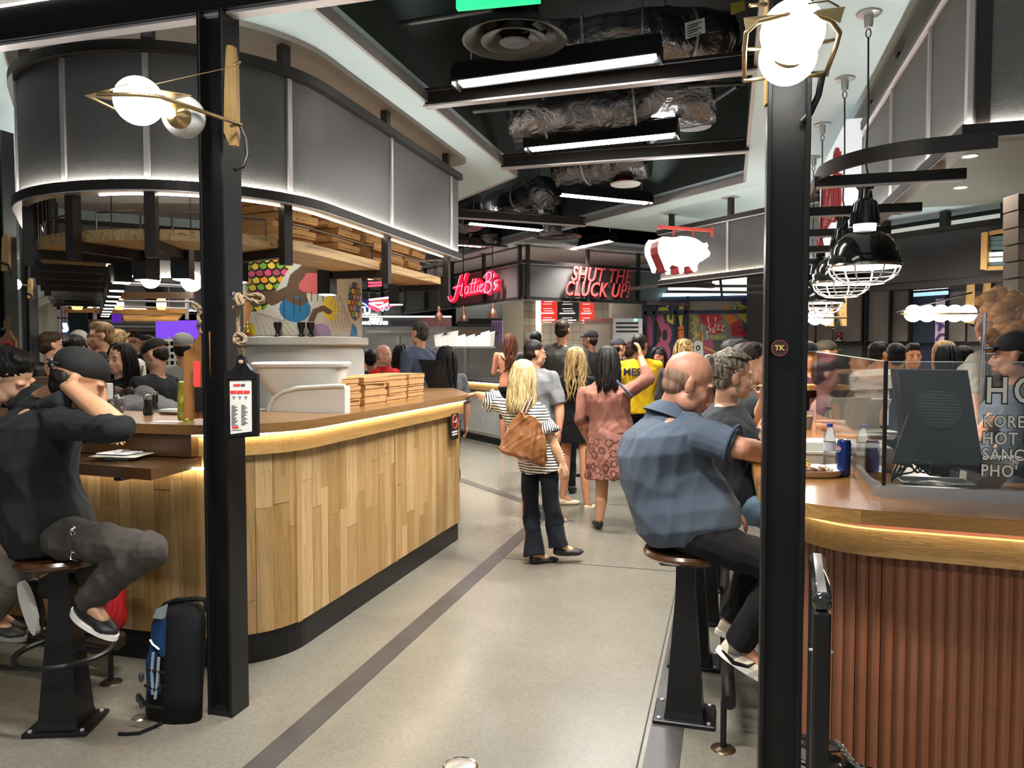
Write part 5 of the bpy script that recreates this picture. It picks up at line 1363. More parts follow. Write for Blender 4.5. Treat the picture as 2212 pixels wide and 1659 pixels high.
def hs(x, y):                                   # script box laid on the left face of the corner canopy
    q = at(978 + x * 9.9, 652 - y * 13.2 - x * .9, 12.6); s_ = 1.0
    n = V((-E2.x, -E2.y)); k = (V((q.x, q.y)) - K0).dot(V((E2.x, E2.y))); r = ray(978 + x * 9.9, 652 - y * 13.2 - x * .9); dd = (K0 - V((0, 0)) + n * .14)
    m = V((r.x, r.y)).dot(V((E2.x, E2.y))); tt = dd.dot(V((E2.x, E2.y))) / m
    return CAMP + r * tt
strokes(hs, HB, .040, M_signred, 'red_letter', t)
def hs2(x, y): q = hs(x, y); return q + V((-E2.x, -E2.y, 0)) * .045
strokes(hs2, HB, .007, M_neon, 'neon_line', t)
t = thing('slogan_sign', (K0 + E2 * 1.6).to_3d() + V((0, 0, 2.6)), 'red slanted capital letters SHUT THE CLUCK UP on the far canopy', 'sign')
def onface(px, py, off):                          # right face of the corner stall
    n = V((E2.y, -E2.x)); r = ray(px, py); dd = K0 + n * off; tt = dd.dot(n) / V((r.x, r.y)).dot(n); return CAMP + r * tt
n2 = V((E2.y, -E2.x)); rd = mat('letter_red', (.55, .07, .07), .45); rdk = mat('letter_red_dark', (.22, .01, .012), .5)
for s_, px, py, sz in (('SHUT THE', 1298, 596, .33), ('CLUCK UP!', 1290, 627, .33)):
    q = onface(px, py, .12)
    for k in range(4): text(s_, sz, facing(onface(px, py, .05 + .02 * k) + V((0, 0, -.008 * (3 - k))), n2.x, n2.y), rdk, 'letter_depth', t, .011, shear=.32, offset=.004, spacing=1.08, xs=.74)
    text(s_, sz, facing(q, n2.x, n2.y), rd, 'lettering', t, .006, shear=.32, offset=.004, spacing=1.08, xs=.74)
# red menu boards on the tiled wall behind
M_tile = mat('cream_tile', (.62, .55, .44), .35)
# tiled wall: laid tile by tile within the visible band
Yw = 15.0
w0, w1 = at_y(1128, 700, Yw), at_y(1372, 700, Yw)
b = MB(); b.box(((w0.x + w1.x) / 2, Yw + .08, 1.5), (w1.x - w0.x, .14, 3.0)); tw = struct(b.build('wall_tiled', mat('grout', (.35, .31, .26), .8), center=False))
tile = MB().box((0, 0, 0), (.146, .016, .146), bev=.004).mesh('tile'); tile.materials.append(M_tile)
tileb = MB().box((0, 0, 0), (.146, .016, .146), bev=.004).mesh('tile'); tileb.materials.append(mat('tan_tile', (.50, .40, .30), .35))
nx = int((w1.x - w0.x) / .15)
for i in range(nx):
    for j in range(8):
        z = 1.62 + j * .15
        link('tile', tileb if (i < 3 and j % 2) else tile, tw, V((w0.x + .075 + i * .15, Yw, z)))
b = MB(); b.box(((w0.x + w1.x) / 2, Yw, .77), (w1.x - w0.x, .016, 1.54)); b.build('lower_tiles', M_tile, tw)
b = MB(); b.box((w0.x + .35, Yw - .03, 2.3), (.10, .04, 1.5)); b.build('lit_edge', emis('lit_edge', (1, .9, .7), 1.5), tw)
M_menu = emis('menu_red', (.80, .045, .03), .75); M_menud = mat('menu_charcoal', (.06, .055, .05), .5); M_mt = emis('menu_text', (1, .85, .8), 1.2)
for px0, px1, m, lb in ((1166, 1203, M_menu, 'left red menu board on the cream tiled wall'), (1205, 1250, M_menud, 'middle dark menu board between the two red ones'), (1253, 1283, M_menu, 'right red menu board on the cream tiled wall')):
    a, c = at_y(px0, 694, Yw - .03), at_y(px1, 640, Yw - .03)
    t = thing('menu_board', a, lb, 'menu board', 'menu boards on the far tiled wall')
    b = MB(); b.box(((a.x + c.x) / 2, Yw - .022, (a.z + c.z) / 2), (c.x - a.x, .024, c.z - a.z)); b.build('panel', m, t)
    W = c.x - a.x; b = MB()
    for k in range(11):
        if k % 4 == 3: continue
        zz = c.z - .06 - k * .046; ww = W * (.75 if k % 3 == 0 else .5); b.box(((a.x + c.x) / 2 + (.02 * W if k % 2 else -.04 * W), Yw - .040, zz), (ww, .004, .022 if k % 3 == 0 else .010))
    o = b.build('printed_text', M_mt, t); o['kind'] = 'stuff'
def blk(name, px0, py0, px1, py1, d, dep, m, label, cat, bev=.0, parts=None, group=None, z0=None):
    a = at(px0, py1, d); c = at(px1, py0, d); cen = (a + c) / 2; W = (V((c.x, c.y)) - V((a.x, a.y))).length
    zb = a.z if z0 is None else z0
    t = thing(name, (cen.x, cen.y, zb), label, cat, group)
    q = cen + _F * dep / 2; b = MB(); b.box((q.x, q.y, (zb + c.z) / 2), (W, dep, c.z - zb), rz=TH, bev=bev); b.build('body', m, t)
    return t, a, c
# fridge at the right of the stall
t, a, c = blk('upright_fridge', 1324, 688, 1388, 778, 13.2, .6, M_steel, 'stainless upright fridge with three dark slots at the right of the stall', 'fridge', z0=0)
for k in range(3):
    p0, p1 = at(1331, 698 + k * 9, 13.17), at(1379, 698 + k * 9, 13.17); b = MB(); b.tube([p0, p1], .022, 4); b.build('slot', M_black, t)
p0 = at(1373, 691, 13.17); b = MB(); b.box(p0, (.06, .01, .035), rz=TH); b.build('display', emis('blue_display', (.2, .6, 1), 2), t)
blk('concrete_pier', 1322, 650, 1392, 690, 13.9, .5, mat('concrete_grey', (.30, .27, .23), .7, noise_amt=.15), 'grey concrete pier above the stainless fridge', 'pier', z0=0)
t, a, c = blk('white_partition', 1262, 690, 1319, 790, 13.6, .05, mat('warm_panel', (.66, .56, .45), .4), 'cream partition panel left of the stainless fridge', 'partition', z0=0)
b = MB(); b.tube([at(1262, 693, 13.57), at(1322, 690, 13.57)], .03, 4); b.build('red_top_rail', mat('coral_rail', (.6, .18, .14), .4), t)
# cooking hood and steel kitchen behind the corner's left face
t, a, c = blk('extract_hood', 985, 655, 1088, 700, 14.6, .9, mat('hood_grey', (.12, .125, .13), .35, .4), 'dark grey extract hood behind the copper pendants', 'hood')
b = MB(); b.plate([at(985, 700, 14.5), at(1090, 700, 14.5), at(1082, 688, 14.3), at(992, 688, 14.3)], .05, (0, 1, 0)); b.build('hood_lip', mat('hood_dark', (.05, .05, .055), .4), t)
blk('beige_panel', 1086, 650, 1131, 700, 14.2, .2, mat('beige', (.42, .39, .29), .5), 'olive beige panel left of the tiled wall', 'panel', z0=0)
t, a, c = blk('steel_splashback', 770, 705, 1135, 840, 15.6, .1, mat('kitchen_steel', (.40, .41, .39), .3, .6, noise_amt=.2, nscale=2), 'long stainless splashback of the far kitchen', 'splashback', z0=0)
for px in (860, 905, 1005, 1128): p0 = at(px, 830, 15.5); b = MB(); b.box(p0 + V((0, 0, .2)), (.06, .03, 1.6), rz=TH); b.build('upright', M_steel, t)
t, a, c = blk('dark_sign_band', 782, 686, 975, 705, 13.2, .12, mat('navy_black', (.012, .014, .018), .35), 'black sign band with two lines of small glowing white letters', 'sign')
q0, q1 = at(812, 691, 13.14), at(808, 698, 13.14)
for q, s_, sz in ((q0, 'PRIMO', .075), (q1, 'SANDWICHES', .075)): text(s_, sz, facing(q, -_F.x, -_F.y), emis('white_letters', (1, 1, 1), 2.5), 'lettering', t, .01, offset=.004)
b = MB(); b.tube([at(782, 684, 13.1), at(975, 684, 13.1)], .018, 4); b.build('lit_top_edge', emis('soft_strip', (1, .95, .88), 2.5), t)
blk('maroon_panel', 905, 686, 975, 705, 13.1, .05, mat('maroon_dark', (.06, .018, .016), .4), 'dark maroon panel at the right end of the sign band', 'panel')
for px0, px1, py0, lb in ((780, 1135, 752, 'steel pass shelf across the far kitchen'),):
    t = thing('pass_shelf', at(px0, py0, 14.2), lb, 'shelf'); b = MB(); b.tube([at(790, 716, 14.6), at(975, 716, 14.6)], .03, 4); b.build('upper_shelf', M_steel, t)
    b = MB(); b.bar([at(935, 750, 13.3), at(1070, 750, 13.3)], .3, .03); b.build('pass_board', M_steel, t)
    b = MB(); b.plate([at(985, 712, 13.6), at(1062, 716, 13.6), at(1062, 722, 13.6), at(985, 719, 13.6)], .4, (0, 1, 0)); b.build('wood_shelf', M_topd, t)
t = thing('purple_curtain', at(1085, 715, 14.0), 'small lilac curtain hanging under the hood', 'curtain'); b = MB(); b.bar([at(1062 + k * 2.2, 716, 14.0 + .03 * (k % 2)) for k in range(12)], .02, .40); b.build('cloth', mat('lilac', (.36, .26, .46), .8), t)
# white takeaway cartons standing on the pass
M_carton = emis('carton_painted_glow', (.9, .82, .74), .35)  # paper given a faint emission in place of light from behind
random.seed(9); c0 = None
for k, px in enumerate(range(948, 1062, 10)):
    h = random.choice([20, 24, 32, 22]); q = at(px, 748, 13.3); lb = 'white folded paper carton standing open on the far kitchen pass'
    if c0 is None:
        c0 = thing('paper_carton', q, lb, 'carton', 'white paper cartons on the far pass')
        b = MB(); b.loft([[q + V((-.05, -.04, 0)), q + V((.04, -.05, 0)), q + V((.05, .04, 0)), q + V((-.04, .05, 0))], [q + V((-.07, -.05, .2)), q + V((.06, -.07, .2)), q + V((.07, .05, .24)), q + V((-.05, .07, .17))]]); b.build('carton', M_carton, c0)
    else: dup(c0, q, random.uniform(-.6, .6), None, None, .7 + .5 * random.random())
# stall counter with ribbed front
hc = Path([(K0.x + E1.x * 7.0 + .1, K0.y + E1.y * 7.0 + .3), (K0.x + .05, K0.y + .3), (K0.x + E2.x * 1.9, K0.y + E2.y * 1.9 + .25)])
t = thing('stall_counter', (K0.x, K0.y, 0), 'far angled counter with dark top, glowing oak edge and grey ribbed front', 'counter')
wall_strip(hc.sub(0, hc.L), .12, 1.0, .3).build('core', mat('ribbed_grey', (.30, .29, .28), .6), t)
b = MB(); s_ = 4.3
while s_ < 7.4:
    q = hc.pt(s_); d = hc.tan(s_); n = V((-E2.x, -E2.y)); b = b; c_ = q + n * .165; b.box((c_.x, c_.y, .52), (.03, .02, .74), rz=atan2(d.y, d.x)); s_ += .055
o = b.build('ribs', mat('rib_grey', (.36, .35, .33), .6), t); o['kind'] = 'stuff'
wall_strip(hc.sub(0, hc.L, 0, 0), 1.07, 1.11, .55).build('top', mat('slate_top', (.07, .07, .075), .35), t)
wall_strip(hc.sub(0, hc.L, 0, 0), .93, 1.06, .42).build('oak_edge_band', M_oak_h, t)
b = MB(); b.bar([q + V((-E2.x, -E2.y, 0)) * .22 for q in hc.sub(0, 7.0, 1.064)], .02, .008); b.build('led_strip', M_led, t)
wall_strip(hc.sub(0, hc.L), 0, .13, .26).build('kick', M_black, t)
b = MB(); b.tube([q + V((-E2.x, -E2.y, 0)) * .35 for q in hc.sub(4.5, 6.6, .22)], .02, 8); b.build('foot_bar', M_steel, t)
# copper pendants
for px, py, d, lb in ((948, 690, 12.2, 'small copper pendant, leftmost of three under the red script sign'), (1001, 690, 11.6, 'small copper pendant, middle of three under the red script sign'), (1064, 683, 11.0, 'small copper pendant, rightmost and darkest of three under the red script sign')):
    q = at(px, py + 4, d); R = 11 * d / 1640
    t = thing('copper_pendant', (q.x, q.y, HC_), lb, 'pendant lamp', 'copper pendants by the far stall')
    b = MB(); b.lathe([(R, 0), (R * .95, R * .5), (R * .6, R * 1.4), (R * .28, R * 1.9), (R * .25, R * 2.1), (0, R * 2.1)], c=q, n=20, cap=False); b.build('shade', mat('copper_dark', (.12, .05, .035), .3, .7), t, smooth=True, angle=50)
    b = MB(); b.lathe([(R * .25, R * 2.1), (R * .3, R * 2.5), (R * .22, R * 2.9), (0, R * 2.9)], c=q, n=12); b.build('cap', mat('copper', (.6, .25, .13), .3, .9), t, smooth=True)
    b = MB(); b.lathe([(0, .01), (R * .8, .01)], c=q, n=16, cap=False); b.build('lens', emis('copper_lens', (1, .95, .85), 8), t)
    b = MB(); b.tube([q + V((0, 0, R * 2.8)), (q.x, q.y, HC_)], .008, 5); b.lathe([(.0, 0), (.08, -.01), (.02, -.05), (0, -.05)][::-1], c=(q.x, q.y, HC_), n=16); b.build('cord', M_black, t)
# neon signs
t = thing('neon_sandwich_sign', at(840, 640, 12.5), 'red, white and blue neon sign shaped like a wedge above the black sign band', 'neon sign')
def nz(px, py): return at(px, py, 12.3)
M_nr = emis('neon_red', (1, .05, .10), 2); M_nw = emis('neon_white', (1, .7, .8), 1.8); M_nb = emis('neon_blue', (.15, .25, 1), 2.5)
for pts, m in (([(797, 648), (846, 642), (846, 652), (818, 664), (797, 655)], M_nw), ([(796, 662), (815, 672), (860, 655)], M_nr), ([(797, 658), (818, 667)], M_nr), ([(803, 655), (828, 654)], M_nw), ([(822, 666), (826, 672), (830, 663)], M_nw), ([(848, 648), (860, 647)], M_nr), ([(860, 642), (860, 660)], M_nr), ([(795, 603), (840, 600)], M_nw), ([(795, 611), (830, 610)], M_nr), ([(795, 618), (825, 616)], M_nr)):
    b = MB(); b.tube([nz(*p) for p in pts], .016, 6); b.build('neon_tube', m, t)
b = MB(); c_ = nz(835, 665); b.tube([c_ + _R * .035 * cos(a) + V((0, 0, .035 * sin(a))) for a in [2 * pi * j / 16 for j in range(16)]], .012, 5, closed=True); b.build('neon_ring', M_nb, t)
b = MB(); b.plate([nz(797, 650) + _F * .05, nz(846, 645) + _F * .05, nz(846, 655) + _F * .05, nz(816, 668) + _F * .05], .03, _F); b.build('back_panel', mat('sign_redpanel', (.5, .06, .06), .5), t)
t = thing('neon_letters', at(788, 670, 12.4), 'blue and white neon letters beside the mural column', 'neon sign')
text('TU', .16, facing(at(787, 671, 12.4), -_F.x, -_F.y), emis('neon_pale', (.5, .75, 1), 2), 'letter', t, .01, offset=.006)
b = MB(); b.tube([nz(781, 654), nz(790, 658), nz(795, 664)], .014, 5); b.build('blue_tube', M_nb, t)
b = MB(); b.plate([nz(780, 645) + _F * .1, nz(800, 645) + _F * .1, nz(800, 668) + _F * .1, nz(780, 668) + _F * .1], .03, _F); b.build('purple_board', mat('violet_board', (.04, .02, .12), .5), t)
# fascia run behind (pale lilac panels far left of the corner)
t2 = Path([(-9.5, 15.2), (-5.3, 14.6)])
# ------------------------------------------------------------------ canopy with the glowing pig
gp = Path([(-.77, 9.42), (.40, 8.32), (1.1, 7.65)]); gp = Path([(-.80, 9.45), (.78, 7.87)])
canopy(Path([(-.2, 10.15), (-.80, 9.50), (.84, 7.86)]), 2.43, 3.07, [.75, 2.0, 2.9], 'angled canopy of grey metal panels beside the right column, with the glowing pig', inward=1, led_mat=M_led)
t = thing('pig_sign', at(1475, 545, 8.3), 'glowing white pig shaped sign with dark red sides hanging from a red bracket', 'sign')
PG = [(1424, 520), (1430, 512), (1442, 512), (1458, 513), (1470, 510), (1486, 511), (1502, 515), (1512, 521), (1520, 526), (1527, 524), (1530, 530), (1528, 537), (1534, 545), (1533, 553), (1526, 557), (1519, 562), (1510, 567), (1506, 574), (1507, 584), (1500, 588), (1494, 583), (1490, 575), (1478, 576), (1477, 588), (1468, 589), (1466, 576), (1452, 572), (1446, 578), (1444, 586), (1437, 584), (1434, 574), (1428, 560), (1422, 546), (1421, 532)]
dp = 7.9
b = MB(); b.plate([at(*p, dp) for p in PG], .006, _F); b.build('glowing_face', emis('pig_white', (1, 1, 1), 5), t)
cpt = [at(*p, dp) + _F * .008 for p in PG]; b = MB(); b.plate(cpt, .11, _F + V((-.35, 0, -.08)).normalized() * .9); b.build('red_side', mat('pig_side', (.28, .03, .03), .5), t)
b = MB(); b.plate([p - _R * .10 + _F * .2 for p in cpt], .006, _F); b.build('glowing_back', emis('pig_white', (1, 1, 1), 5), t)
M_coral = mat('coral_steel', (.62, .07, .05), .4)
b = MB(); b.tube([at(1421, 490, 8.0), at(1540, 498, 8.0)], .022, 4); b.tube([at(1538, 490, 8.0), at(1538, 512, 8.0)], .018, 4)
b.tube([at(1455, 494, 8.0), at(1455, 513, 8.0)], .014, 4); b.tube([at(1497, 496, 8.0), at(1497, 515, 8.0)], .014, 4); b.build('bracket', M_coral, t)
lamp_point('pig_glow', at(1475, 545, 7.6), 10, .15, (1, 1, 1))
t = thing('curved_frame', at(1400, 655, 10.4), 'dark curved steel shelf frame below the pig canopy', 'frame')
b = MB(); b.tube([at(1287, 648, 12.0), at(1400, 655, 11.2), at(1470, 656, 10.4), at(1484, 660, 10.2), at(1486, 668, 10.2)], .03, 4)
b.build('curved_rail', M_bronze, t)
b = MB(); b.tube([at(1362, 624, 9.6), at(1430, 617, 9.4), at(1560, 600, 8.6), at(1650, 590, 8.2)], .03, 4); b.build('long_rail', M_bronze, t)
for a_, c_ in (((1436, 618), (1655, 618)), ((1556, 604), (1560, 645)), ((1440, 630), (1655, 632))): b = MB(); b.tube([at(*a_, 9.4), at(*c_, 9.4)], .022, 4); b.build('strut', M_bronze, t)

# ------------------------------------------------------------------ graffiti wall
Yg = 13.6
t = thing('graffiti_wall', (-.2, Yg, 0), 'glazed dark blue wall covered with bright red, pink and yellow graffiti behind the queue', 'wall')
def gw(px, py): return at_y(px, py, Yg)
a, c = gw(1386, 700), gw(1665, 700)
b = MB(); b.box(((a.x + c.x) / 2, Yg + .08, 1.3), (c.x - a.x, .1, 2.6)); b.build('backing', mat('deep_blue', (.006, .014, .04), .4), t)
GC = [mat('gr_%d' % i, q, .5) for i, q in enumerate([(.10, .095, .085), (.02, .03, .06), (.62, .55, .06), (.55, .02, .03), (.42, .08, .16), (.8, .78, .72), (.78, .22, .02), (.01, .01, .01), (.26, .24, .21), (.02, .06, .12), (.3, .03, .03)])]
G = [('poly', [(1488, 645), (1640, 645), (1640, 790), (1488, 790)], 8), ('poly', [(1600, 645), (1640, 645), (1640, 790), (1612, 790)], 9),
     ('ell', (1403, 715, 10, 34), 4), ('ell', (1426, 695, 9, 22), 4), ('ell', (1437, 722, 14, 24), 4), ('ell', (1436, 724, 6, 12), 7), ('ell', (1430, 760, 18, 22), 4), ('poly', [(1418, 690), (1430, 720), (1424, 735), (1415, 712)], 7),
     ('ell', (1432, 671, 12, 8), 2), ('line', ([(1450, 675), (1446, 690), (1452, 697)], 6), 2), ('line', ([(1440, 668), (1442, 660)], 4), 2), ('poly', [(1466, 662), (1476, 662), (1476, 669), (1466, 669)], 2), ('poly', [(1465, 682), (1475, 680), (1474, 705), (1469, 704)], 2), ('ell', (1449, 686, 9, 12), 2), ('ell', (1449, 684, 3, 7), 7),
     ('poly', [(1464, 706), (1478, 704), (1478, 745), (1464, 745)], 6), ('line', ([(1464, 714), (1478, 711)], 1.6), 7),
     ('line', ([(1489, 668), (1495, 664), (1502, 670)], 2), 2), ('line', ([(1488, 680), (1502, 690), (1492, 700), (1506, 702), (1490, 715), (1505, 722), (1497, 735), (1512, 720)], 2.6), 2), ('line', ([(1495, 675), (1508, 695), (1489, 698)], 2.2), 2), ('line', ([(1489, 705), (1500, 712), (1506, 720), (1500, 724)], 2.2), 2),
     ('line', ([(1511, 678), (1516, 705), (1515, 740)], 3), 3), ('poly', [(1512, 678), (1556, 680), (1562, 690), (1540, 700), (1520, 702), (1514, 690)], 3), ('ell', (1519, 689, 4, 6), 10), ('line', ([(1530, 683), (1530, 697)], 2), 5), ('line', ([(1546, 685), (1546, 693)], 2), 5),
     ('poly', [(1526, 702), (1562, 697), (1566, 716), (1540, 724), (1528, 716)], 3),
     ('line', ([(1534, 700), (1530, 706), (1536, 712), (1530, 717)], 2.2), 5), ('line', ([(1539, 708), (1540, 714)], 2), 5), ('line', ([(1545, 700), (1543, 718), (1538, 718)], 2), 5), ('line', ([(1548, 702), (1554, 702), (1549, 712), (1555, 712)], 2), 5), ('line', ([(1557, 702), (1563, 702), (1558, 714), (1565, 714)], 2), 5),
     ('line', ([(1541, 724), (1536, 727), (1541, 731)], 2), 2), ('line', ([(1545, 724), (1547, 731), (1551, 724), (1552, 731), (1556, 725)], 1.8), 2), ('line', ([(1560, 724), (1558, 731), (1566, 724), (1568, 732)], 1.8), 2),
     ('poly', [(1565, 682), (1580, 678), (1594, 690), (1590, 702), (1572, 700)], 6), ('poly', [(1578, 700), (1600, 690), (1604, 712), (1625, 720), (1624, 728), (1580, 726)], 3), ('line', ([(1582, 710), (1600, 706), (1620, 716), (1600, 720), (1584, 716)], 1.5), 7), ('poly', [(1558, 668), (1572, 658), (1577, 660), (1566, 672)], 6),
     ('poly', [(1586, 662), (1600, 658), (1628, 666), (1624, 682), (1616, 704), (1610, 698), (1596, 682), (1588, 672)], 2), ('line', ([(1590, 664), (1625, 668), (1614, 698)], 1.6), 7), ('line', ([(1594, 662), (1590, 674)], 3), 7),
     ('line', ([(1516, 700), (1519, 790)], 2.2), 2), ('line', ([(1527, 715), (1530, 750)], 1.8), 5), ('ell', (1508, 762, 16, 26), 5), ('ell', (1508, 752, 5, 6), 7), ('ell', (1508, 752, 2.2, 3), 5), ('poly', [(1520, 735), (1560, 735), (1562, 790), (1520, 790)], 0), ('ell', (1530, 750, 12, 18), 4), ('line', ([(1522, 750), (1545, 760), (1530, 775)], 3), 2)]
painted(lambda x, y: gw(x, y), 200, 120, 1392, 1640, 650, 790, G, GC, 'graffiti', t, base=1)
for px in (1394, 1413, 1459, 1481): p0, p1 = gw(px, 790), gw(px, 650); b = MB(); b.box(((p0.x + p1.x) / 2, Yg - .03, (p0.z + p1.z) / 2), (.045, .05, p1.z - p0.z)); b.build('mullion', mat('deep_blue', (.006, .014, .04), .4), t)
for py in (648, 676): p0, p1 = gw(1392, py), gw(1642, py); b = MB(); b.box(((p0.x + p1.x) / 2, Yg - .03, p0.z), (p1.x - p0.x, .05, .06)); b.build('transom', mat('deep_blue', (.006, .014, .04), .4), t)
b = MB(); p0, p1 = gw(1485, 790), gw(1485, 640); b.box((p0.x, Yg - .06, (p0.z + p1.z) / 2), (.03, .05, p1.z - p0.z)); b.build('corner_post', M_bronze, t)
b = MB(); p0, p1 = gw(1432, 638), gw(1655, 637); b.box(((p0.x + p1.x) / 2, Yg - .06, p0.z), (p1.x - p0.x, .04, .05)); b.build('cyan_light_strip', emis('cyan_strip', (.55, .9, 1), 5), t)
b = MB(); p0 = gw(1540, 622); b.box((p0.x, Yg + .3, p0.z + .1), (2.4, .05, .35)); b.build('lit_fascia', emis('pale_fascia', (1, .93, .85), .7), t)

# ------------------------------------------------------------------ right background: dining wall at 45 degrees
DW = V((2.05, 11.3)); dn = V((-.7071, -.7071))        # wall runs along (1,-1)
def dwp(px, py, off=0.):
    r = ray(px, py); tt = (DW + dn * off).dot(dn) / V((r.x, r.y)).dot(dn); return CAMP + r * tt
rzw = -pi / 4
M_panelb = mat('brushed_bronze_panel', (.125, .105, .092), .45, .35, noise_amt=.3, nscale=1.6)
c_ = DW + V((1, -1)) * 1.4; b = MB(); b.box((c_.x - dn.x * .1, c_.y - dn.y * .1, 1.65), (9, .15, 3.3), rz=rzw); wr = struct(b.build('wall_dining', mat('dining_dark', (.035, .033, .032), .5)))
def wpanel(px0, px1, py0, py1, m, name, off=.02, th=.02, parent=None):
    a, c2 = dwp(px0, py1, off), dwp(px1, py0, off); cen = (a + c2) / 2; W = (V((c2.x, c2.y)) - V((a.x, a.y))).length
    b = MB(); b.box(cen, (W, th, abs(c2.z - a.z)), rz=rzw); return b.build(name, m, parent or wr)
for x0, x1 in ((1722, 1762), (1764, 1800), (1801, 1862), (1876, 1922), (1926, 1964)): wpanel(x0, x1, 628, 738, M_panelb, 'wall_panel')
for x0, x1 in ((2050, 2088), (2090, 2128), (2130, 2180)): wpanel(x0, x1, 628, 738, M_panelb, 'wall_panel')
for x in (1865, 1872, 1924, 1968, 2046): wpanel(x - 3, x + 3, 625, 745, M_black, 'upright', .06, .06)
wpanel(1720, 2200, 739, 744, M_bronze, 'dado_rail', .06, .08)
for x0, x1 in ((1722, 1862), (1878, 1966), (2052, 2200)): wpanel(x0, x1, 746, 800, mat('lower_dark', (.055, .055, .055), .4), 'lower_panel')
wpanel(1968, 2044, 640, 800, mat('navy_door', (.012, .018, .034), .4), 'door_leaf', .02)
wpanel(1974, 2048, 628, 641, emis('blue_strip', (.35, .62, .85), .9), 'blue_lit_strip', .12)
wpanel(1974, 2048, 622, 628, emis('white_strip', (1, 1, 1), 2.0), 'white_lit_strip', .14)
wpanel(2020, 2046, 645, 760, mat('poster_pink', (.45, .36, .40), .6), 'poster', .05)
b = MB(); 
for pts in ([(2024, 700), (2030, 690), (2028, 715), (2036, 700), (2040, 706)], [(2022, 735), (2030, 722), (2040, 722)]): b.tube([dwp(*p, .08) for p in pts], .016, 5)
b.build('poster_script', mat('poster_purple', (.08, .03, .18), .6), wr)
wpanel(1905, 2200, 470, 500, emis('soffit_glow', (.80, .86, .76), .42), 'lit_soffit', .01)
# fascia band of dark glass before the wall
t = thing('dark_fascia', dwp(1900, 610, .5), 'dark glazed fascia band with bronze beams before the dining wall', 'fascia')
def fb(px0, px1, py0, py1, off, h, m, nm):
    a, c2 = dwp(px0, py0, off), dwp(px1, py1, off); zz = (a.z + c2.z) / 2; a.z = c2.z = zz; b = MB(); b.bar([a, c2], .08, h); b.build(nm, m, t)
fb(1880, 2200, 520, 477, .5, .10, M_bronze, 'beam'); fb(1880, 2200, 618, 602, .5, .10, M_bronze, 'beam')
fb(1880, 2200, 566, 540, .52, .55, mat('dark_glass', (.025, .024, .025), .15), 'glass_band')
for px in (1912, 2040, 2172): a = dwp(px, 560, .45); b = MB(); b.box((a.x, a.y, 2.86), (.09, .09, .84), rz=rzw); b.build('post', M_bronze, t)
t = thing('louvre_window', dwp(2160, 545, .6), 'pale wood framed opening with pale blue slats at the right edge', 'window')
for (x0, y0, x1, y1) in ((2127, 502, 2133, 582), (2190, 492, 2196, 580)): a, c2 = dwp(x0, y1, .62), dwp(x1, y0, .62); b = MB(); b.box((a + c2) / 2, (.07, .08, c2.z - a.z), rz=rzw); b.build('frame_side', M_paddle, t)
for y0, y1 in ((506, 494), (580, 578)): b = MB(); b.tube([dwp(2130, y0, .62), dwp(2194, y1, .62)], .03, 4); b.build('frame_rail', M_oak_h, t)
for k, (yy, m) in enumerate(((516, 'slat_blue'), (526, 'slat_blue'), (536, 'slat_blue'), (550, 'slat_white'), (562, 'slat_white'), (572, 'slat_blue'))):
    b = MB(); b.tube([dwp(2135, yy, .6), dwp(2190, yy - 3, .6)], .032, 4); b.build('slat', mat('slat_blue', (.10, .16, .18), .5) if 'blue' in m else emis('slat_white', (.8, .8, .7), .7), t)
t = thing('grey_tiled_pier', at(2200, 600, 6.3), 'brown tiled pier at the right edge behind the bags of buns', 'pier')
for k in range(9):
    p0 = at(2188, 440 + k * 36, 6.3); p1 = at(2230, 440 + k * 36, 6.3); b = MB(); b.box((p0 + p1) / 2, (.20, .2, .13), rz=TH, bev=.004); b.build('tile', mat('pier_brown', (.16, .13, .11), .4), t)
# wall lamps with rows of globes
def globe_row(pxs, py, d, R, label, pads, wires):
    t = thing('globe_row_lamp', at(pxs[0], py, d), label, 'wall lamp', 'rows of globes on the dining wall')
    for px in pxs: b = MB(); b.ell(at(px, py, d), R, nu=18, nv=12); b.build('globe', M_globe, t, smooth=True, angle=180)
    b = MB(); b.tube([at(pxs[0] - 28, py + 1, d - .11), at(pxs[-1] + 45, py, d - .11)], .012, 6); b.build('rod', M_brass, t)
    for pl in pads: b = MB(); b.plate([at(*p, d + .35) for p in pl], .05, _F); b.build('wood_backplate', M_paddle, t)
    b = MB()
    for wr_ in wires: b.tube([at(*p, d) for p in wr_], .010, 6)
    b.build('cable', M_black, t)
    lamp_point('globe_light', at(sum(pxs) / len(pxs), py, d - .3), 18, .15)
globe_row([1973, 2003, 2032, 2062, 2090], 677, 8.7, .098, 'row of five glowing globes on the dining wall to the right', [[(2088, 697), (2094, 610), (2098, 590), (2106, 590), (2105, 700)], [(2124, 675), (2132, 592), (2140, 592), (2142, 675)]], [[(2126, 682), (2122, 698), (2108, 706), (2094, 700)], [(1934, 675), (2100, 632)]])
globe_row([1708, 1733, 1761, 1784], 686, 8.7, .085, 'row of glowing globes half hidden by the right column', [[(1785, 705), (1786, 645), (1799, 640), (1802, 705)], [(1812, 675), (1815, 640), (1829, 640), (1829, 704), (1820, 704)]], [[(1812, 692), (1808, 708), (1796, 712), (1788, 704)]])
t = thing('no_smoking_sign', dwp(1811, 728, .1), 'tiny black no smoking sign on the bronze dining wall', 'sign')
b = MB(); b.box(dwp(1811, 729, .06), (.10, .01, .13), rz=rzw); b.build('plate', M_black, t); b = MB(); c_ = dwp(1811, 726, .08); X_ = V((.7071, -.7071, 0)); b.tube([c_ + X_ * .03 * cos(a) + V((0, 0, .03 * sin(a))) for a in [2 * pi * j / 14 for j in range(14)]], .006, 4, closed=True); b.build('red_ring', M_red, t)
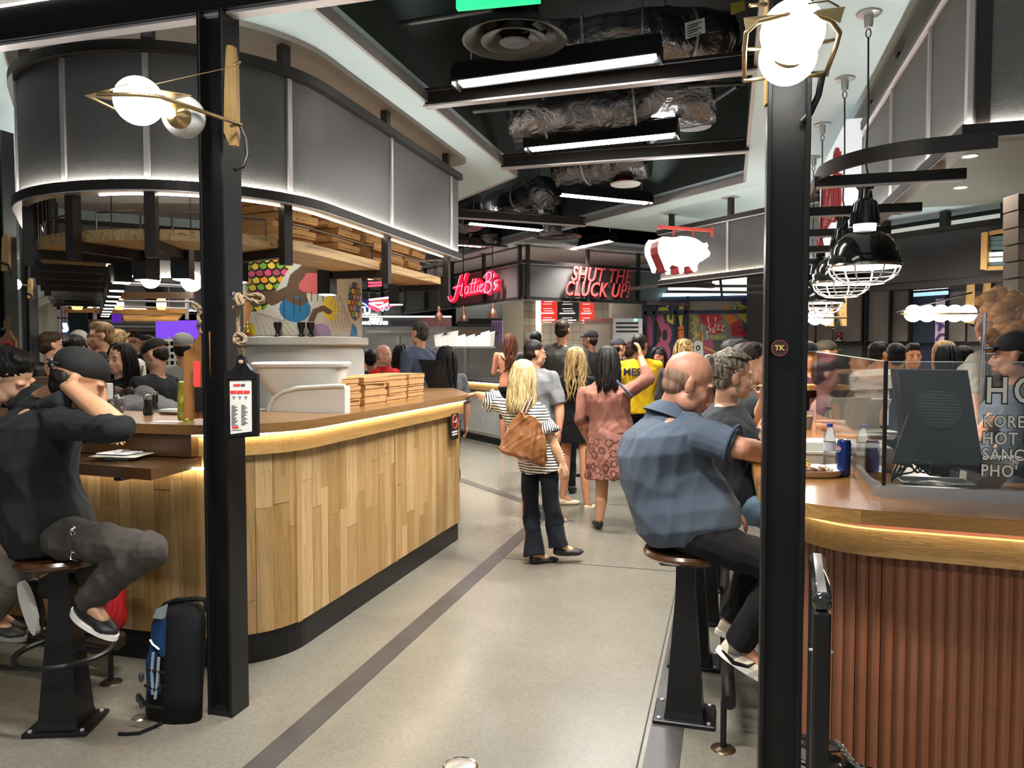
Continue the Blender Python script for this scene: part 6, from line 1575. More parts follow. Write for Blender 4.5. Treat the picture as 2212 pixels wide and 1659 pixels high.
text('NO\nSMOKING', .022, facing(dwp(1811, 734, .09), dn.x, dn.y), M_wt, 'lettering', t, .001)

for px, py in ((2095, 337), (2075, 405)):
    q = at_z(px, py, HC_ - .03); dup(b0, q, label='downlight in the grey-green ceiling at the upper right, %s of two' % ('nearer' if py < 350 else 'farther'), group='downlights in the right kiosk'); lamp_spot('kiosk_beam', q - V((0, 0, .03)), 70, 140)
# ------------------------------------------------------------------ wire rack with bags of buns
t = thing('wire_rack', at(2124, 900, 4.3), 'chrome wire rack at the right edge holding the bags of buns', 'rack')
for px, d in ((2126, 4.2), (2137, 4.7), (2240, 4.2)):
    p0 = at(px, 676, d); b = MB(); b.tube([(p0.x, p0.y, 0), (p0.x, p0.y, p0.z)], .013, 10); b.build('post', M_chrome, t, smooth=True)
sz = at(2126, 752, 4.2).z
for zz in (sz, sz - .55):
    b = MB(); a_ = at(2126, 750, 4.2); c2 = at(2240, 750, 4.2); d2 = at(2137, 750, 4.7); a_.z = c2.z = d2.z = zz
    b.tube([a_, c2], .007, 6); b.tube([a_ - V((0, 0, .03)), c2 - V((0, 0, .03))], .005, 6); b.tube([a_, d2], .006, 6)
    for k in range(24): f = k / 23; q = a_.lerp(c2, f); b.tube([q, q + (d2 - a_)], .0025, 4)
    o = b.build('wire_shelf', M_chrome, t); o['kind'] = 'stuff'
def bun_bag(cx, cy, d, W, H, n, label, seed):
    random.seed(seed); c_ = at(cx, cy, d); t = thing('bag_of_buns', c_, label, 'bread bag', 'plastic bags of buns on the rack')
    bun = MB(); bun.ell((0, 0, 0), (.052, .048, .034), nu=16, nv=10); me = bun.mesh('bun'); me.shade_smooth(); me.materials.append(mat('bun_crust', (.72, .36, .13), .4, noise_amt=.25, nscale=9))
    for k in range(n):
        q = c_ + _R * random.uniform(-W, W) * .75 + V((0, 0, random.uniform(-H, H) * .72)) + _F * random.uniform(-.03, .08)
        o = link('bun', me, t, q); o.rotation_euler = (random.uniform(-1, 1), random.uniform(-1, 1), random.uniform(0, 3))
    b = MB(); b.ell((0, 0, 0), (W, .13, H), nu=32, nv=22)
    vs = []
    for v in b.v:
        v = V(v); f = 1 + .22 * noise.noise(v * 9 + V((seed, 0, 0))) + .09 * noise.noise(v * 26); vs.append(tuple(c_ + Matrix.Rotation(TH, 3, 'Z') @ (v * f)))
    b.v = vs; m = MATS.get('bag_film')
    if m is None:
        m = bpy.data.materials.new('bag_film'); N = NT(m); MATS['bag_film'] = m
        n_ = N.new('TexNoise'); n_.inputs['Scale'].default_value = 18; n_.inputs['Detail'].default_value = 5; n_.inputs['Distortion'].default_value = 1.5; N.lk(N.coords(), n_.inputs['Vector']); N.bump(n_.outputs[0], 1, .03)
        N.b.inputs['Base Color'].default_value = (.9, .86, .82, 1); N.b.inputs['Roughness'].default_value = .08; N.b.inputs['Alpha'].default_value = .16; N.b.inputs['Specular IOR Level'].default_value = 1.0
    b.build('plastic_film', m, t, smooth=True, angle=180)
bun_bag(2172, 660, 4.35, .115, .11, 16, 'top bag of orange brown buns in clear plastic on the rack', 1)
bun_bag(2180, 705, 4.3, .12, .09, 14, 'middle bag of buns in clear plastic on the rack', 2)
bun_bag(2168, 735, 4.25, .105, .05, 10, 'lowest bag of buns lying on the wire shelf', 3)

# ------------------------------------------------------------------ left background: the bar and beyond
hcol_ = hcol
def far_post(px, d, w_, label, lamp=None):
    q = at(px, 761, d); t = thing('steel_column', (q.x, q.y, 0), label, 'column', 'black steel H-columns')
    b = MB(); b.box((q.x, q.y, 1.6), (w_, .014, 3.2)); b.build('web', M_black, t)
    for s_ in (-1, 1): b = MB(); b.box((q.x + s_ * w_ / 2, q.y, 1.6), (.014, w_, 3.2)); b.build('flange', mat('post_grey', (.05, .05, .052), .45), t)
far_post(16, 5.6, .10, 'dark steel column at the left edge behind the seated men')
far_post(67, 7.2, .09, 'second dark steel column, just right of the one at the left edge')
for px, py, d, lb in ((8, 545, 5.5, 'pale wooden backplate at the left edge'), (62, 622, 7.1, 'pale wooden backplate on the second dark column')):
    t = thing('paddle_backplate', at(px, py, d), lb, 'backplate'); s_ = 1.0 if d < 6 else .55
    b = MB(); b.plate([at(px + x_ * s_, py + y_ * s_, d) for x_, y_ in ((-6, 40), (-4, -32), (0, -38), (8, -38), (10, -30), (10, 34), (4, 40))], .03, _F); b.build('board', M_paddle, t)
    b = MB(); b.tube([at(px - 6 * s_, py + 22 * s_, d - .05), at(px + 10 * s_, py + 28 * s_, d - .05), at(px + 18 * s_, py + 50 * s_, d - .05)], .010, 6); b.build('cable', M_black, t)
t = thing('small_globe_lamp', at(33, 614, 6.6), 'small glowing globe between the two left columns', 'wall lamp'); b = MB(); b.ell(at(33, 614, 6.6), .048, nu=18, nv=12); b.build('globe', M_globe, t, smooth=True, angle=180)
b = MB(); b.tube([at(40, 614, 6.6), at(62, 617, 7.0)], .008, 6); b.build('arm', M_brass, t)
lamp_point('globe_light', at(33, 614, 6.5), 10, .06)
rt = thing('rope_hanger', at(15, 730, 5.3), 'small knotted rope above the wooden paddle at the left edge', 'rope')
rope([at(4, 712, 5.3), at(12, 705, 5.3), at(22, 690, 5.3), at(20, 685, 5.3), at(12, 692, 5.3), at(10, 702, 5.3), at(20, 700, 5.3), at(16, 712, 5.3), at(15, 722, 5.3)], .008, 'strand', rt)
t = thing('wood_paddle', at(15, 745, 5.3), 'wooden paddle board with a red and black print behind the left-hand man', 'menu board')
b = MB(); b.plate([at(*p, 5.3) for p in ((-10, 775), (-10, 735), (6, 727), (13, 715), (18, 715), (26, 728), (32, 734), (34, 775))], .03, _F); b.build('board', wood('paddle_dark', ['#8a5a2a', '#9c6c38'], 'z', .4), t)
b = MB(); b.plate([at(*p, 5.27) for p in ((2, 742), (8, 736), (20, 736), (26, 742), (24, 750), (2, 750))], .01, _F); b.build('red_print', M_red, t); b = MB(); b.plate([at(*p, 5.25) for p in ((7, 742), (19, 742), (18, 748), (8, 748))], .01, _F); b.build('black_print', M_black, t)
blk('pale_pier', 24, 560, 58, 900, 8.0, .5, mat('pale_plaster', (.42, .45, .40), .6, noise_amt=.1), 'pale green plaster pier between the left columns', 'pier', z0=0)
t, a, c = blk('frosted_glass_wall', 70, 590, 112, 760, 10.4, .05, mat('frost', (.18, .21, .24), .3), 'dull blue glass wall behind the second left column', 'glass wall', z0=0)
# blue screens
for x0, y0, x1, y1, lb in ((76, 722, 98, 762, 'small bright blue and white screen behind the second left column'), (137, 697, 146, 722, 'tiny blue lit sign beside the copper mesh column')):
    t, a, c = blk('lit_screen', x0, y0, x1, y1, 9.0, .04, mat('screen_navy', (.01, .03, .08), .3), lb, 'screen')
    b = MB(); 
    for k in range(5): q = at(x0 + 3 + (k * 5) % (x1 - x0 - 5), y0 + 4 + k * (y1 - y0 - 8) / 5, 8.96); b.box(q, (.05, .01, .035), rz=TH)
    b.build('glowing_image', emis('screen_blue', (.25, .6, 1), 3), t)
# copper mesh column with lights behind
t = thing('mesh_column', at(118, 700, 10.0), 'pinkish copper wire mesh column with pale lights, behind the crowd on the left', 'column')
q = at(118, 761, 10.0); b = MB(); b.lathe([(.15, 0), (.15, 3.2)], c=(q.x, q.y, 0), n=28); b.build('core', mat('copper_mesh', (.32, .21, .21), .3, .7, noise_amt=.4, nscale=14), t, smooth=True)
for zz in (1.75, 2.05, 2.35, 2.6): b = MB(); b.lathe([(.155, zz - .012), (.165, zz), (.155, zz + .012)], c=(q.x, q.y, 0), n=28, cap=False); b.build('band', M_black if zz in (2.05,) else M_alu, t)
for k in range(16): a = 2 * pi * k / 16; b = MB(); b.tube([(q.x + .155 * cos(a), q.y + .155 * sin(a), 0), (q.x + .155 * cos(a), q.y + .155 * sin(a), 3.1)], .004, 4); b.build('rod', M_alu, t)
# purple lit corrugated screen
t = thing('purple_screen', at(390, 715, 12), 'purple lit corrugated screen behind the cooks on the left', 'screen')
M_pur = emis('purple_glow', (.22, .07, .75), .75)
for k in range(26):
    q = at(338 + k * 3.7, 732, 12); q2 = at(338 + k * 3.7, 692, 12); b = MB(); b.tube([q, q2], .0125, 6); b.build('rib', M_pur, t, smooth=True)
b = MB(); b.plate([at(336, 734, 12.1), at(440, 734, 12.1), at(440, 692, 12.1), at(336, 692, 12.1)], .02, _F); b.build('backing', emis('purple_dim', (.13, .04, .5), .4), t)
t = thing('violet_panel', at(252, 690, 12.2), 'small dark violet lit panel above the man with glasses', 'panel'); b = MB(); b.plate([at(241, 697, 12.2), at(262, 697, 12.2), at(262, 676, 12.2), at(241, 676, 12.2)], .02, _F); b.build('face', emis('violet', (.10, .02, .35), .7), t)
# second hanging shelf and hood over the bar
t = thing('bar_shelf', at(280, 670, 9), 'long hanging wooden shelf with glowing jars above the bar crowd', 'shelf')
M_shw = wood('bar_shelf_wood', ['#8e6430', '#a87c40'], 'x', .5)
for x0, x1, py, h, d, m in ((232, 420, 638, .09, 8.0, M_topd), (140, 208, 671, .07, 9.0, M_shw), (212, 404, 673, .07, 9.0, M_shw)):
    b = MB(); b.tube([at(x0, py, d), at(x1, py, d)], h / 2, 4); o = b.build('board', m, t)
b = MB(); b.plate([at(262, 678, 9.2), at(398, 678, 9.2), at(384, 694, 8.6), at(268, 694, 8.6)], .02, (0, 0, 1)); b.build('soffit_board', M_shw, t)
for x in (205, 404): b = MB(); b.tube([at(x, 690, 9.0), at(x, 560, 9.0)], .022, 4); b.build('hanger', M_alu, t)
for a_, c_, d in (((230, 610), (430, 618), 7.8), ((228, 650), (420, 652), 8.2), ((225, 661), (405, 667), 8.8)): b = MB(); b.tube([at(*a_, d), at(*c_, d)], .012, 5); b.build('rail', M_alu, t)
b = MB(); b.plate([at(286, 598, 8.4), at(436, 600, 8.4), at(436, 566, 8.4), at(294, 560, 8.4)], .03, _F); b.build('grey_fascia', M_perf, t)
b = MB(); b.tube([at(286, 597, 8.35), at(436, 599, 8.35)], .012, 4); b.build('led_strip', M_ledw, t)
for px, w_, lb in ((167, 11, 'squat glowing amber jar on the hanging bar shelf, leftmost'), (257, 10, 'tall glowing amber jar on the hanging bar shelf, middle'), (349, 10, 'tall glowing amber jar on the hanging bar shelf, rightmost')):
    q = at(px, 669, 8.8); R = w_ * 8.8 / 1640; t = thing('glowing_jar', q, lb, 'jar', 'glowing jars on the bar shelf')
    b = MB(); b.lathe([(R * .8, -.0), (R, .03), (R, .09), (R * .8, .13), (R * .8, .14)], c=q, n=18); b.build('jar', emis('jar_amber_glow', (1, .55, .2), 1.6), t, smooth=True)  # glow is put into the jar and label materials, no lamp behind them
    b = MB(); b.lathe([(R * 1.01, .04), (R * 1.01, .085)], c=q, n=18, cap=False); b.build('label', emis('jar_label_glow', (1, .9, .8), 1.5), t, smooth=True)
for px, py, R, lb in ((243, 580, 17, 'glowing globe lamp beside the black bracket boxes on the left'), (325, 603, 20, 'glowing globe lamp cut by the shelf above the bar, middle'), (414, 608, 22, 'glowing globe lamp nearest the left column above the bar')):
    d = 7.0; q = at(px, py, d); t = thing('globe_pendant', (q.x, q.y, HC_), lb, 'pendant lamp', 'globe pendants above the bar')
    b = MB(); b.ell(q, R * d / 1640, nu=20, nv=14); b.build('globe', M_globe, t, smooth=True, angle=180); b = MB(); b.tube([q, (q.x, q.y, HC_)], .005, 5); b.build('cord', M_black, t)
    lamp_point('globe_light', q - V((0, 0, .02)), 14, .09)
# bar counter beyond, tall wall behind
t = thing('far_bar', at(270, 830, 5.6), 'white bar front with a wooden edge behind the cook on the left', 'counter')
q0, q1 = at(60, 818, 6.3), at(352, 818, 6.3); q0.z = q1.z = 0
b = MB(); b.bar([q0 + V((0, 0, .58)), q1 + V((0, 0, .58))], .1, 1.16); b.build('front', mat('bar_white', (.62, .60, .56), .5), t)
b = MB(); b.bar([q0 + V((0, .1, 1.37)) , q1 + V((0, .1, 1.37))], .42, .05); b.build('wood_edge', M_top, t)
b = MB(); b.bar([q0 + V((0, .06, 1.25)), q1 + V((0, .06, 1.25))], .06, .2); b.build('panel', mat('bar_white', (.62, .6, .56), .5), t)
t, a, c = blk('dark_far_kitchen', 235, 695, 345, 790, 13.0, .3, mat('oven_dark', (.05, .05, .05), .3, .3), 'dark rounded oven front far behind the crowd on the left', 'oven', z0=0)
b = MB(); b.tube([at(245, 705, 12.8), at(345, 706, 12.8)], .11, 10); b.build('steel_band', mat('warm_steel', (.45, .38, .33), .25, .9), t, smooth=True)
t, a, c = blk('cream_doorway', 150, 690, 236, 790, 13.5, .2, mat('cream_wall', (.42, .42, .40), .6), 'pale doorway wall far behind the man with glasses', 'wall', z0=0)
b = MB(); b.box((at(168, 761, 13.3).x, at(168, 761, 13.3).y, 1.2), (.35, .05, 2.4), rz=TH); b.build('dark_opening', M_black, t)
t = thing('trolley_rack', at(372, 760, 8.0), 'pale metal tray trolley behind the cook in the black cap', 'trolley')
for px in (332, 365, 377, 408): b = MB(); q = at(px, 728, 8.0); b.tube([(q.x, q.y, 0), (q.x, q.y, q.z)], .014, 6); b.build('post', mat('trolley_metal', (.6, .58, .55), .3, .6), t)
for k in range(7): b = MB(); b.tube([at(332, 735 + k * 14, 8.0), at(408, 735 + k * 14, 8.0)], .018, 4); b.build('tray', mat('trolley_metal', (.6, .58, .55), .3, .6), t)
# things on the left worktop
def ctp(px, py): return at_z(px, py, 1.245)
t = thing('water_bottle', ctp(402, 910), 'translucent yellow-green water bottle beside the left column', 'bottle'); c_ = ctp(402, 908)
M_yg = mat('yellow_green_plastic', (.62, .68, .10), .1, trans=.75)
b = MB(); b.lathe([(.034, 0), (.041, .008), (.041, .155), (.034, .165), (.03, .168)], c=c_, n=28); b.build('body', M_yg, t, smooth=True, angle=60)
b = MB(); b.lathe([(.036, .168), (.036, .2), (.03, .204), (0, .204)], c=c_, n=24); b.build('cap', mat('lime_cap', (.38, .46, .05), .4), t, smooth=True, angle=40)
t = thing('soy_bottle', ctp(320, 897), 'black soy sauce bottle with a steel cap on the left worktop', 'bottle'); c_ = ctp(320, 897)
b = MB(); b.lathe([(.022, 0), (.027, .006), (.025, .03), (.020, .065), (.022, .09)], c=c_, n=24); b.build('body', mat('soy', (.008, .006, .005), .08, coat=.8), t, smooth=True)
b = MB(); b.lathe([(.022, .09), (.023, .10), (.021, .116), (0, .118)], c=c_, n=20); b.build('cap', M_chrome, t, smooth=True, angle=40)
t = thing('soy_bottle', ctp(331, 880), 'second glass sauce bottle just behind the first on the left worktop', 'bottle'); c_ = ctp(334, 884)
b = MB(); b.lathe([(.022, 0), (.026, .006), (.022, .065), (.022, .09)], c=c_, n=24); b.build('body', mat('soy', (.008, .006, .005), .08), t, smooth=True); b = MB(); b.lathe([(.022, .09), (.022, .11), (0, .112)], c=c_, n=20); b.build('cap', M_chrome, t, smooth=True)
t = thing('glass_bowl', ctp(268, 900), 'clear tumbler heaped with crushed ice on the left worktop', 'glass'); c_ = ctp(254, 893)
b = MB(); b.lathe([(.026, 0), (.034, .01), (.044, .085), (.042, .085), (.031, .012), (0, .01)], c=c_, n=24); b.build('tumbler', M_clear, t, smooth=True)
b = MB(); random.seed(2)
for k in range(40): a = random.uniform(0, 6.3); r_ = random.uniform(0, .036); b.box(c_ + V((r_ * cos(a), r_ * sin(a), random.uniform(.03, .105))), (.014, .014, .014), rz=a, bev=.003)
o = b.build('ice', mat('ice', (.85, .87, .86), .15, trans=.5), t); o['kind'] = 'stuff'
for px, py, lb in ((300, 797, 'plastic cup of milky drink on the far white bar'), (88, 822, 'glass of milky drink behind the two seated men')):
    q = at_z(px, 813, 1.395); q2 = q.copy(); t = thing('milky_cup', q2, lb, 'cup'); k_ = q.z; hh = .09
    b = MB(); b.lathe([(.028, 0), (.040, hh), (.038, hh), (.026, .003), (0, .003)], c=q2, n=20); b.build('cup', M_clear, t, smooth=True); b = MB(); b.lathe([(0, .004), (.026, .004), (.033, hh * .65), (0, hh * .65)], c=q2, n=20); b.build('drink', mat('milk', (.75, .74, .70), .4), t, smooth=True)
t = thing('grey_phone', ctp(360, 905), 'grey tray with rounded corners behind the yellow-green bottle', 'tray'); c_ = ctp(352, 896); b = MB(); b.box(c_ + V((.05, .06, .014)), (.2, .10, .022), bev=.01); b.build('body', mat('grey_plastic', (.32, .32, .30), .5), t, smooth=True)
b = MB(); b.box(c_ + V((.05, .06, .027)), (.17, .08, .004)); b.build('inset', M_white, t)
t = thing('paper_sheet', ctp(355, 915), 'white paper sheet at the edge of the left worktop', 'paper'); b = MB(); c_ = ctp(356, 912); b.box(c_ + V((0, .02, .0015)), (.13, .07, .002), rz=.2); b.build('sheet', M_wt, t)
t = thing('plate', at_z(255, 990, 1.08), 'white square plate with folded napkin and paper strip on the lower ledge', 'plate'); c_ = at_z(256, 993, 1.08) + V((0, .02, 0))
b = MB(); b.box(c_ + V((0, 0, .006)), (.12, .10, .012), bev=.003, rz=.2)
b.box(c_ + V((0, 0, .020)), (.235, .17, .006), bev=.003, rz=.2); b.build('plate', mat('china', (.70, .69, .62), .25), t, smooth=True, angle=30)
b = MB(); b.box(c_ + V((-.02, .01, .030)), (.17, .12, .004), rz=.05, bev=.001); b.build('napkin', M_wt, t)
b = MB(); b.bar([c_ + V((.0, -.03, .034)), c_ + V((-.01, .0, .046)), c_ + V((-.015, .05, .040))], .028, .0015); b.build('paper_strip', mat('strip_paper', (.5, .5, .48), .5), t)
t = thing('napkin_box', at(232, 845, 4.9), 'white napkin box with an orange picture beyond the seated men', 'box'); b = MB(); c_ = at(228, 846, 4.9); b.box(c_, (.08, .05, .11), bev=.004); b.build('box', M_wt, t); b = MB(); b.box(c_ + V((0, -.027, -.01)), (.03, .002, .04)); b.build('picture', mat('orange_pic', (.6, .25, .1), .5), t)
# backpack leaning on the left column
def backpack():
    c = V((-2.36, 2.93, 0)); t = thing('backpack', c, 'black and blue hiking backpack leaning against the left column', 'backpack')
    K = mat('pack_black', (.004, .004, .005), .8, spec=.2, bump=.25, bscale=220); Bl = mat('pack_blue', (.006, .03, .085), .75, spec=.2, bump=.2, bscale=220); Gr = mat('pack_grey', (.20, .24, .26), .7)
    def P_(px, py, d): return at(px, py, d)
    prof = [(1556, .9, 0), (1540, 1.0, 0), (1480, 1.02, 0), (1400, .98, 0), (1345, .92, 0), (1318, .8, 4), (1303, .55, 8), (1298, .2, 12)]
    rings = []
    for py, k, sh in prof:
        f = (1556 - py) / 258; cx = 375 + f * 12 + sh; hw = 62 * k
        dn_ = 3.22; df = 3.50
        ring = []
        for j in range(20):
            a = 2 * pi * j / 20; x_ = (abs(cos(a)) ** .6) * (1 if cos(a) > 0 else -1); y_ = (abs(sin(a)) ** .6) * (1 if sin(a) > 0 else -1)
            ring.append(P_(cx + hw * x_, py + (y_ < 0) * 4, 3.32 + .12 * y_ * k))
        zz = sum(p.z for p in ring) / 20
        ring = [V((p.x, p.y, max(.006, zz if py < 1550 else .008))) for p in ring]; rings.append(ring)
    b = MB(); b.loft(rings); 
    b.v = [tuple(V(v) + V((.012, .012, .004)) * noise.noise(V(v) * 14)) for v in b.v]; b.build('main_body', K, t, smooth=True, angle=180)
    b = MB(); b.plate([P_(327, 1350, 3.19), P_(352, 1338, 3.17), P_(350, 1420, 3.16), P_(335, 1400, 3.17), P_(325, 1390, 3.19)], .02, (0, 1, 0)); b.build('blue_panel', Bl, t)
    b = MB(); b.plate([P_(330, 1335, 3.19), P_(338, 1315, 3.19), P_(356, 1307, 3.18), P_(350, 1338, 3.17)], .02, (0, 1, 0)); b.build('grey_panel', Gr, t)
    b = MB(); b.plate([P_(314, 1430, 3.2), P_(325, 1395, 3.19), P_(337, 1410, 3.17), P_(340, 1500, 3.16), P_(318, 1500, 3.19)], .02, (0, 1, 0)); b.build('front_pocket', Bl, t)
    b = MB(); b.tube([P_(324, 1382, 3.16), P_(330, 1392, 3.15), P_(344, 1403, 3.15)], .004, 5); b.build('white_piping', M_wt, t)
    b = MB(); b.tube([P_(352, 1318, 3.3), P_(356, 1306, 3.3), P_(380, 1297, 3.3), P_(425, 1293, 3.3), P_(444, 1296, 3.3), P_(448, 1320, 3.3)], .012, 7); b.tube([P_(399, 1345, 3.28), P_(402, 1318, 3.28), P_(418, 1303, 3.3)], .012, 7); b.tube([P_(424, 1306, 3.28), P_(430, 1325, 3.28), P_(412, 1335, 3.26)], .008, 7); b.build('top_handle', K, t, smooth=True)
    for pts, nm in (([(331, 1410), (328, 1450), (330, 1500)], 'webbing'), ([(343, 1420), (340, 1470), (335, 1510)], 'webbing'), ([(316, 1445), (340, 1450), (356, 1455)], 'strap'), ([(312, 1480), (335, 1490), (356, 1480)], 'strap'), ([(300, 1500), (318, 1525), (355, 1530)], 'strap')):
        b = MB(); b.tube([P_(*p, 3.14) for p in pts], .006, 4); b.build(nm, Gr if nm == 'webbing' else K, t)
    for px, py in ((305, 1463), (299, 1508), (306, 1520)): b = MB(); b.ell(P_(px, py, 3.15), (.012, .01, .022), nu=10, nv=6); b.build('buckle', gl, t, smooth=True)
    b = MB(); b.tube([V((q.x, q.y, .006)) for q in [at_z(350, 1560, .01), at_z(330, 1570, .01), at_z(300, 1582, .01), at_z(272, 1584, .01), at_z(256, 1583, .01)]], .008, 5); b.build('trailing_strap', K, t)
    b = MB(); q = at_z(302, 1550, .0); b.lathe([(0, .006), (.03, .005), (.035, 0)], c=q, n=20); fc = thing('floor_outlet', q, 'small round steel cap in the floor beside the backpack', 'floor cover'); b.build('cover', M_steel, fc, smooth=True)
backpack()
t = thing('red_bag', at(250, 1310, 3.75), 'shiny red and black bag hanging under the ledge behind the seated man', 'bag')
b = MB(); c_ = at(249, 1312, 3.72); b.ell(c_, (.045, .06, .125), nu=18, nv=14); b.v = [tuple(V(v) + V((.02, .02, .02)) * noise.noise(V(v) * 12)) for v in b.v]; b.build('shell', mat('bag_red', (.45, .01, .015), .3, coat=.3), t, smooth=True, angle=180)
b = MB(); c2 = at(228, 1330, 3.75); b.ell(c2, (.05, .06, .11), nu=16, nv=12); b.build('black_half', M_black, t, smooth=True, angle=180)
b = MB(); b.tube([at(232, 1270, 3.72), at(240, 1330, 3.68), at(246, 1375, 3.7)], .008, 5); b.tube([at(183, 1425, 3.5), at(185, 1450, 3.5)], .006, 5); b.build('strap', M_black, t)
# light strip fascia deep left and right, filling the far distance with the rest of the hall
for (x0, y0, x1, y1), lb in ((((-11.5, 13.5, -8.0, 16.5)), 'far canopy of grey panels deep in the hall behind the sign band'), (((-15.0, 9.0, -11.5, 13.0)), 'far canopy of grey panels deep in the hall on the left')):
    canopy(Path([(x0, y0), (x1, y1)]), 2.43, 3.05, [.1, 1.5, 3.0, 4.4], lb, inward=1)
for x, y in ((-8, 13.0), (-10, 16), (-6, 17), (-3, 17.5), (-.5, 16.5), (-12, 11), (-7.5, 10), (3.5, 9.0), (5.2, 6.3), (3.0, 6.0), (1.5, 9.5), (-4.6, 6.0), (-3.2, 5.0), (-5.6, 7.2)): lamp_spot('hall_downlight', (x, y, HC_ - .05), 70, 140, r=.08)
for x, y in ((-4.5, 13.5), (-2.6, 13.4), (-6.5, 15)): lamp_spot('kitchen_light', (x, y, HC_ - .05), 110, 140, r=.1)

# ------------------------------------------------------------------ people: continuous remeshed bodies, clothes that follow them
def basis(fwd, up=V((0, 0, 1))):
    f = V(fwd).normalized(); x = f.cross(V(up)).normalized(); u = x.cross(f).normalized()
    return Matrix((x, f, u)).transposed()            # local x right, y forward, z up
def remesh(b, voxel, mats, name, parent, smooth=4, fold=0., fscale=(9, 9, 3.5), seed=0, tris=None):
    me = b.mesh('tmp'); o = bpy.data.objects.new('tmp', me); COL.objects.link(o)
    m = o.modifiers.new('r', 'REMESH'); m.mode = 'VOXEL'; m.voxel_size = voxel
    if smooth: s_ = o.modifiers.new('s', 'SMOOTH'); s_.factor = .5; s_.iterations = smooth
    dg = bpy.context.evaluated_depsgraph_get(); out = bpy.data.meshes.new_from_object(o.evaluated_get(dg))
    bpy.data.objects.remove(o); bpy.data.meshes.remove(me)
    n = len(out.vertices); co = np.empty(n * 3); out.vertices.foreach_get('co', co); co = co.reshape(-1, 3)
    if fold:
        no = np.empty(n * 3); out.vertices.foreach_get('normal', no); no = no.reshape(-1, 3)
        p = co * np.array(fscale) * 1.6 + seed; d = np.zeros(n)
        for kx, ky, kz, a in ((1, .6, 1.3, .5), (-.8, 1.1, .7, .5), (.5, -1.3, 2.1, .35), (2.1, .8, -1.1, .3), (-1.7, 2.3, 2.6, .2), (3.1, -2.2, 1.9, .15)):
            q = p[:, 0] * kx + p[:, 1] * ky + p[:, 2] * kz; d += a * (1 - 2 * np.abs(np.sin(q + 1.1 * np.sin(p[:, 2] * ky * 1.3 + q * .4))))
        co += no * (d * fold)[:, None]
    c0 = (co.min(0) + co.max(0)) / 2; co -= c0
    out.vertices.foreach_set('co', co.ravel()); out.materials.clear()
    for m in (mats if isinstance(mats, (list, tuple)) else [mats]): out.materials.append(m)
    out.shade_smooth(); out.update()
    return link(name, out, parent, V(c0))
def cap(b, p, q, r0, r1, n=12, flat=False):
    b.tube([p, q], [r0, r1], n)
    if not flat: b.ell(p, r0 * .99, nu=10, nv=7); b.ell(q, r1 * .99, nu=10, nv=7)
def skinmat(c): return mat('skin_%s' % c.strip('#'), c, .48, noise_amt=.06, nscale=25, sss=.08)
def cloth(c, nm=None, **k): return mat(nm or 'cloth_%s' % str(c).strip('#'), c, .85, bump=.12, bscale=260, sheen=.03, spec=.25, **k)
def hairmat(c, c2=None):
    k = 'hair_%s' % c.strip('#')
    if k in MATS: return MATS[k]
    m = bpy.data.materials.new(k); N = NT(m); MATS[k] = m
    n = N.new('TexNoise'); n.inputs['Scale'].default_value = 60; N.lk(N.coords((1, 1, .12)), n.inputs['Vector'])
    a = _srgb(c)[:3]; bcol = _srgb(c2)[:3] if c2 else tuple(x * 1.9 for x in a)
    N.lk(N.ramp(n.outputs[0], [(.35, a), (.65, bcol)]), N.b.inputs['Base Color']); N.b.inputs['Roughness'].default_value = .55; N.b.inputs['Specular IOR Level'].default_value = .25
    N.bump(n.outputs[0], .5, .01); return m
def head_parts(b, M, k=1.):
    """M: 4x4 head frame (x right, y forward, z up), origin between the ears"""
    R3 = M.to_3x3()
    def e(c, r, rot=None): b.ell(M @ (V(c) * k), [q * k for q in r], M=R3 if rot is None else R3 @ rot, nu=18, nv=12)
    e((0, -.015, .045), (.077, .097, .083)); e((0, .028, -.02), (.062, .062, .086)); e((0, .052, -.088), (.034, .034, .028))
    for s in (-1, 1):
        e((s * .030, .053, -.028), (.029, .030, .032)); e((s * .045, .012, -.062), (.024, .045, .038)); e((s * .012, .096, -.035), (.009, .010, .008))
        e((s * .079, -.008, -.006), (.008, .020, .032)); e((s * .085, -.016, .002), (.006, .014, .026)); e((s * .032, .076, .022), (.026, .014, .009))
    b.tube([M @ (V((0, .086, .012)) * k), M @ (V((0, .106, -.030)) * k)], [.008 * k, .013 * k], 8)
    e((0, .107, -.032), (.012, .010, .010)); e((0, .088, -.060), (.024, .012, .007)); e((0, .086, -.069), (.020, .012, .007))
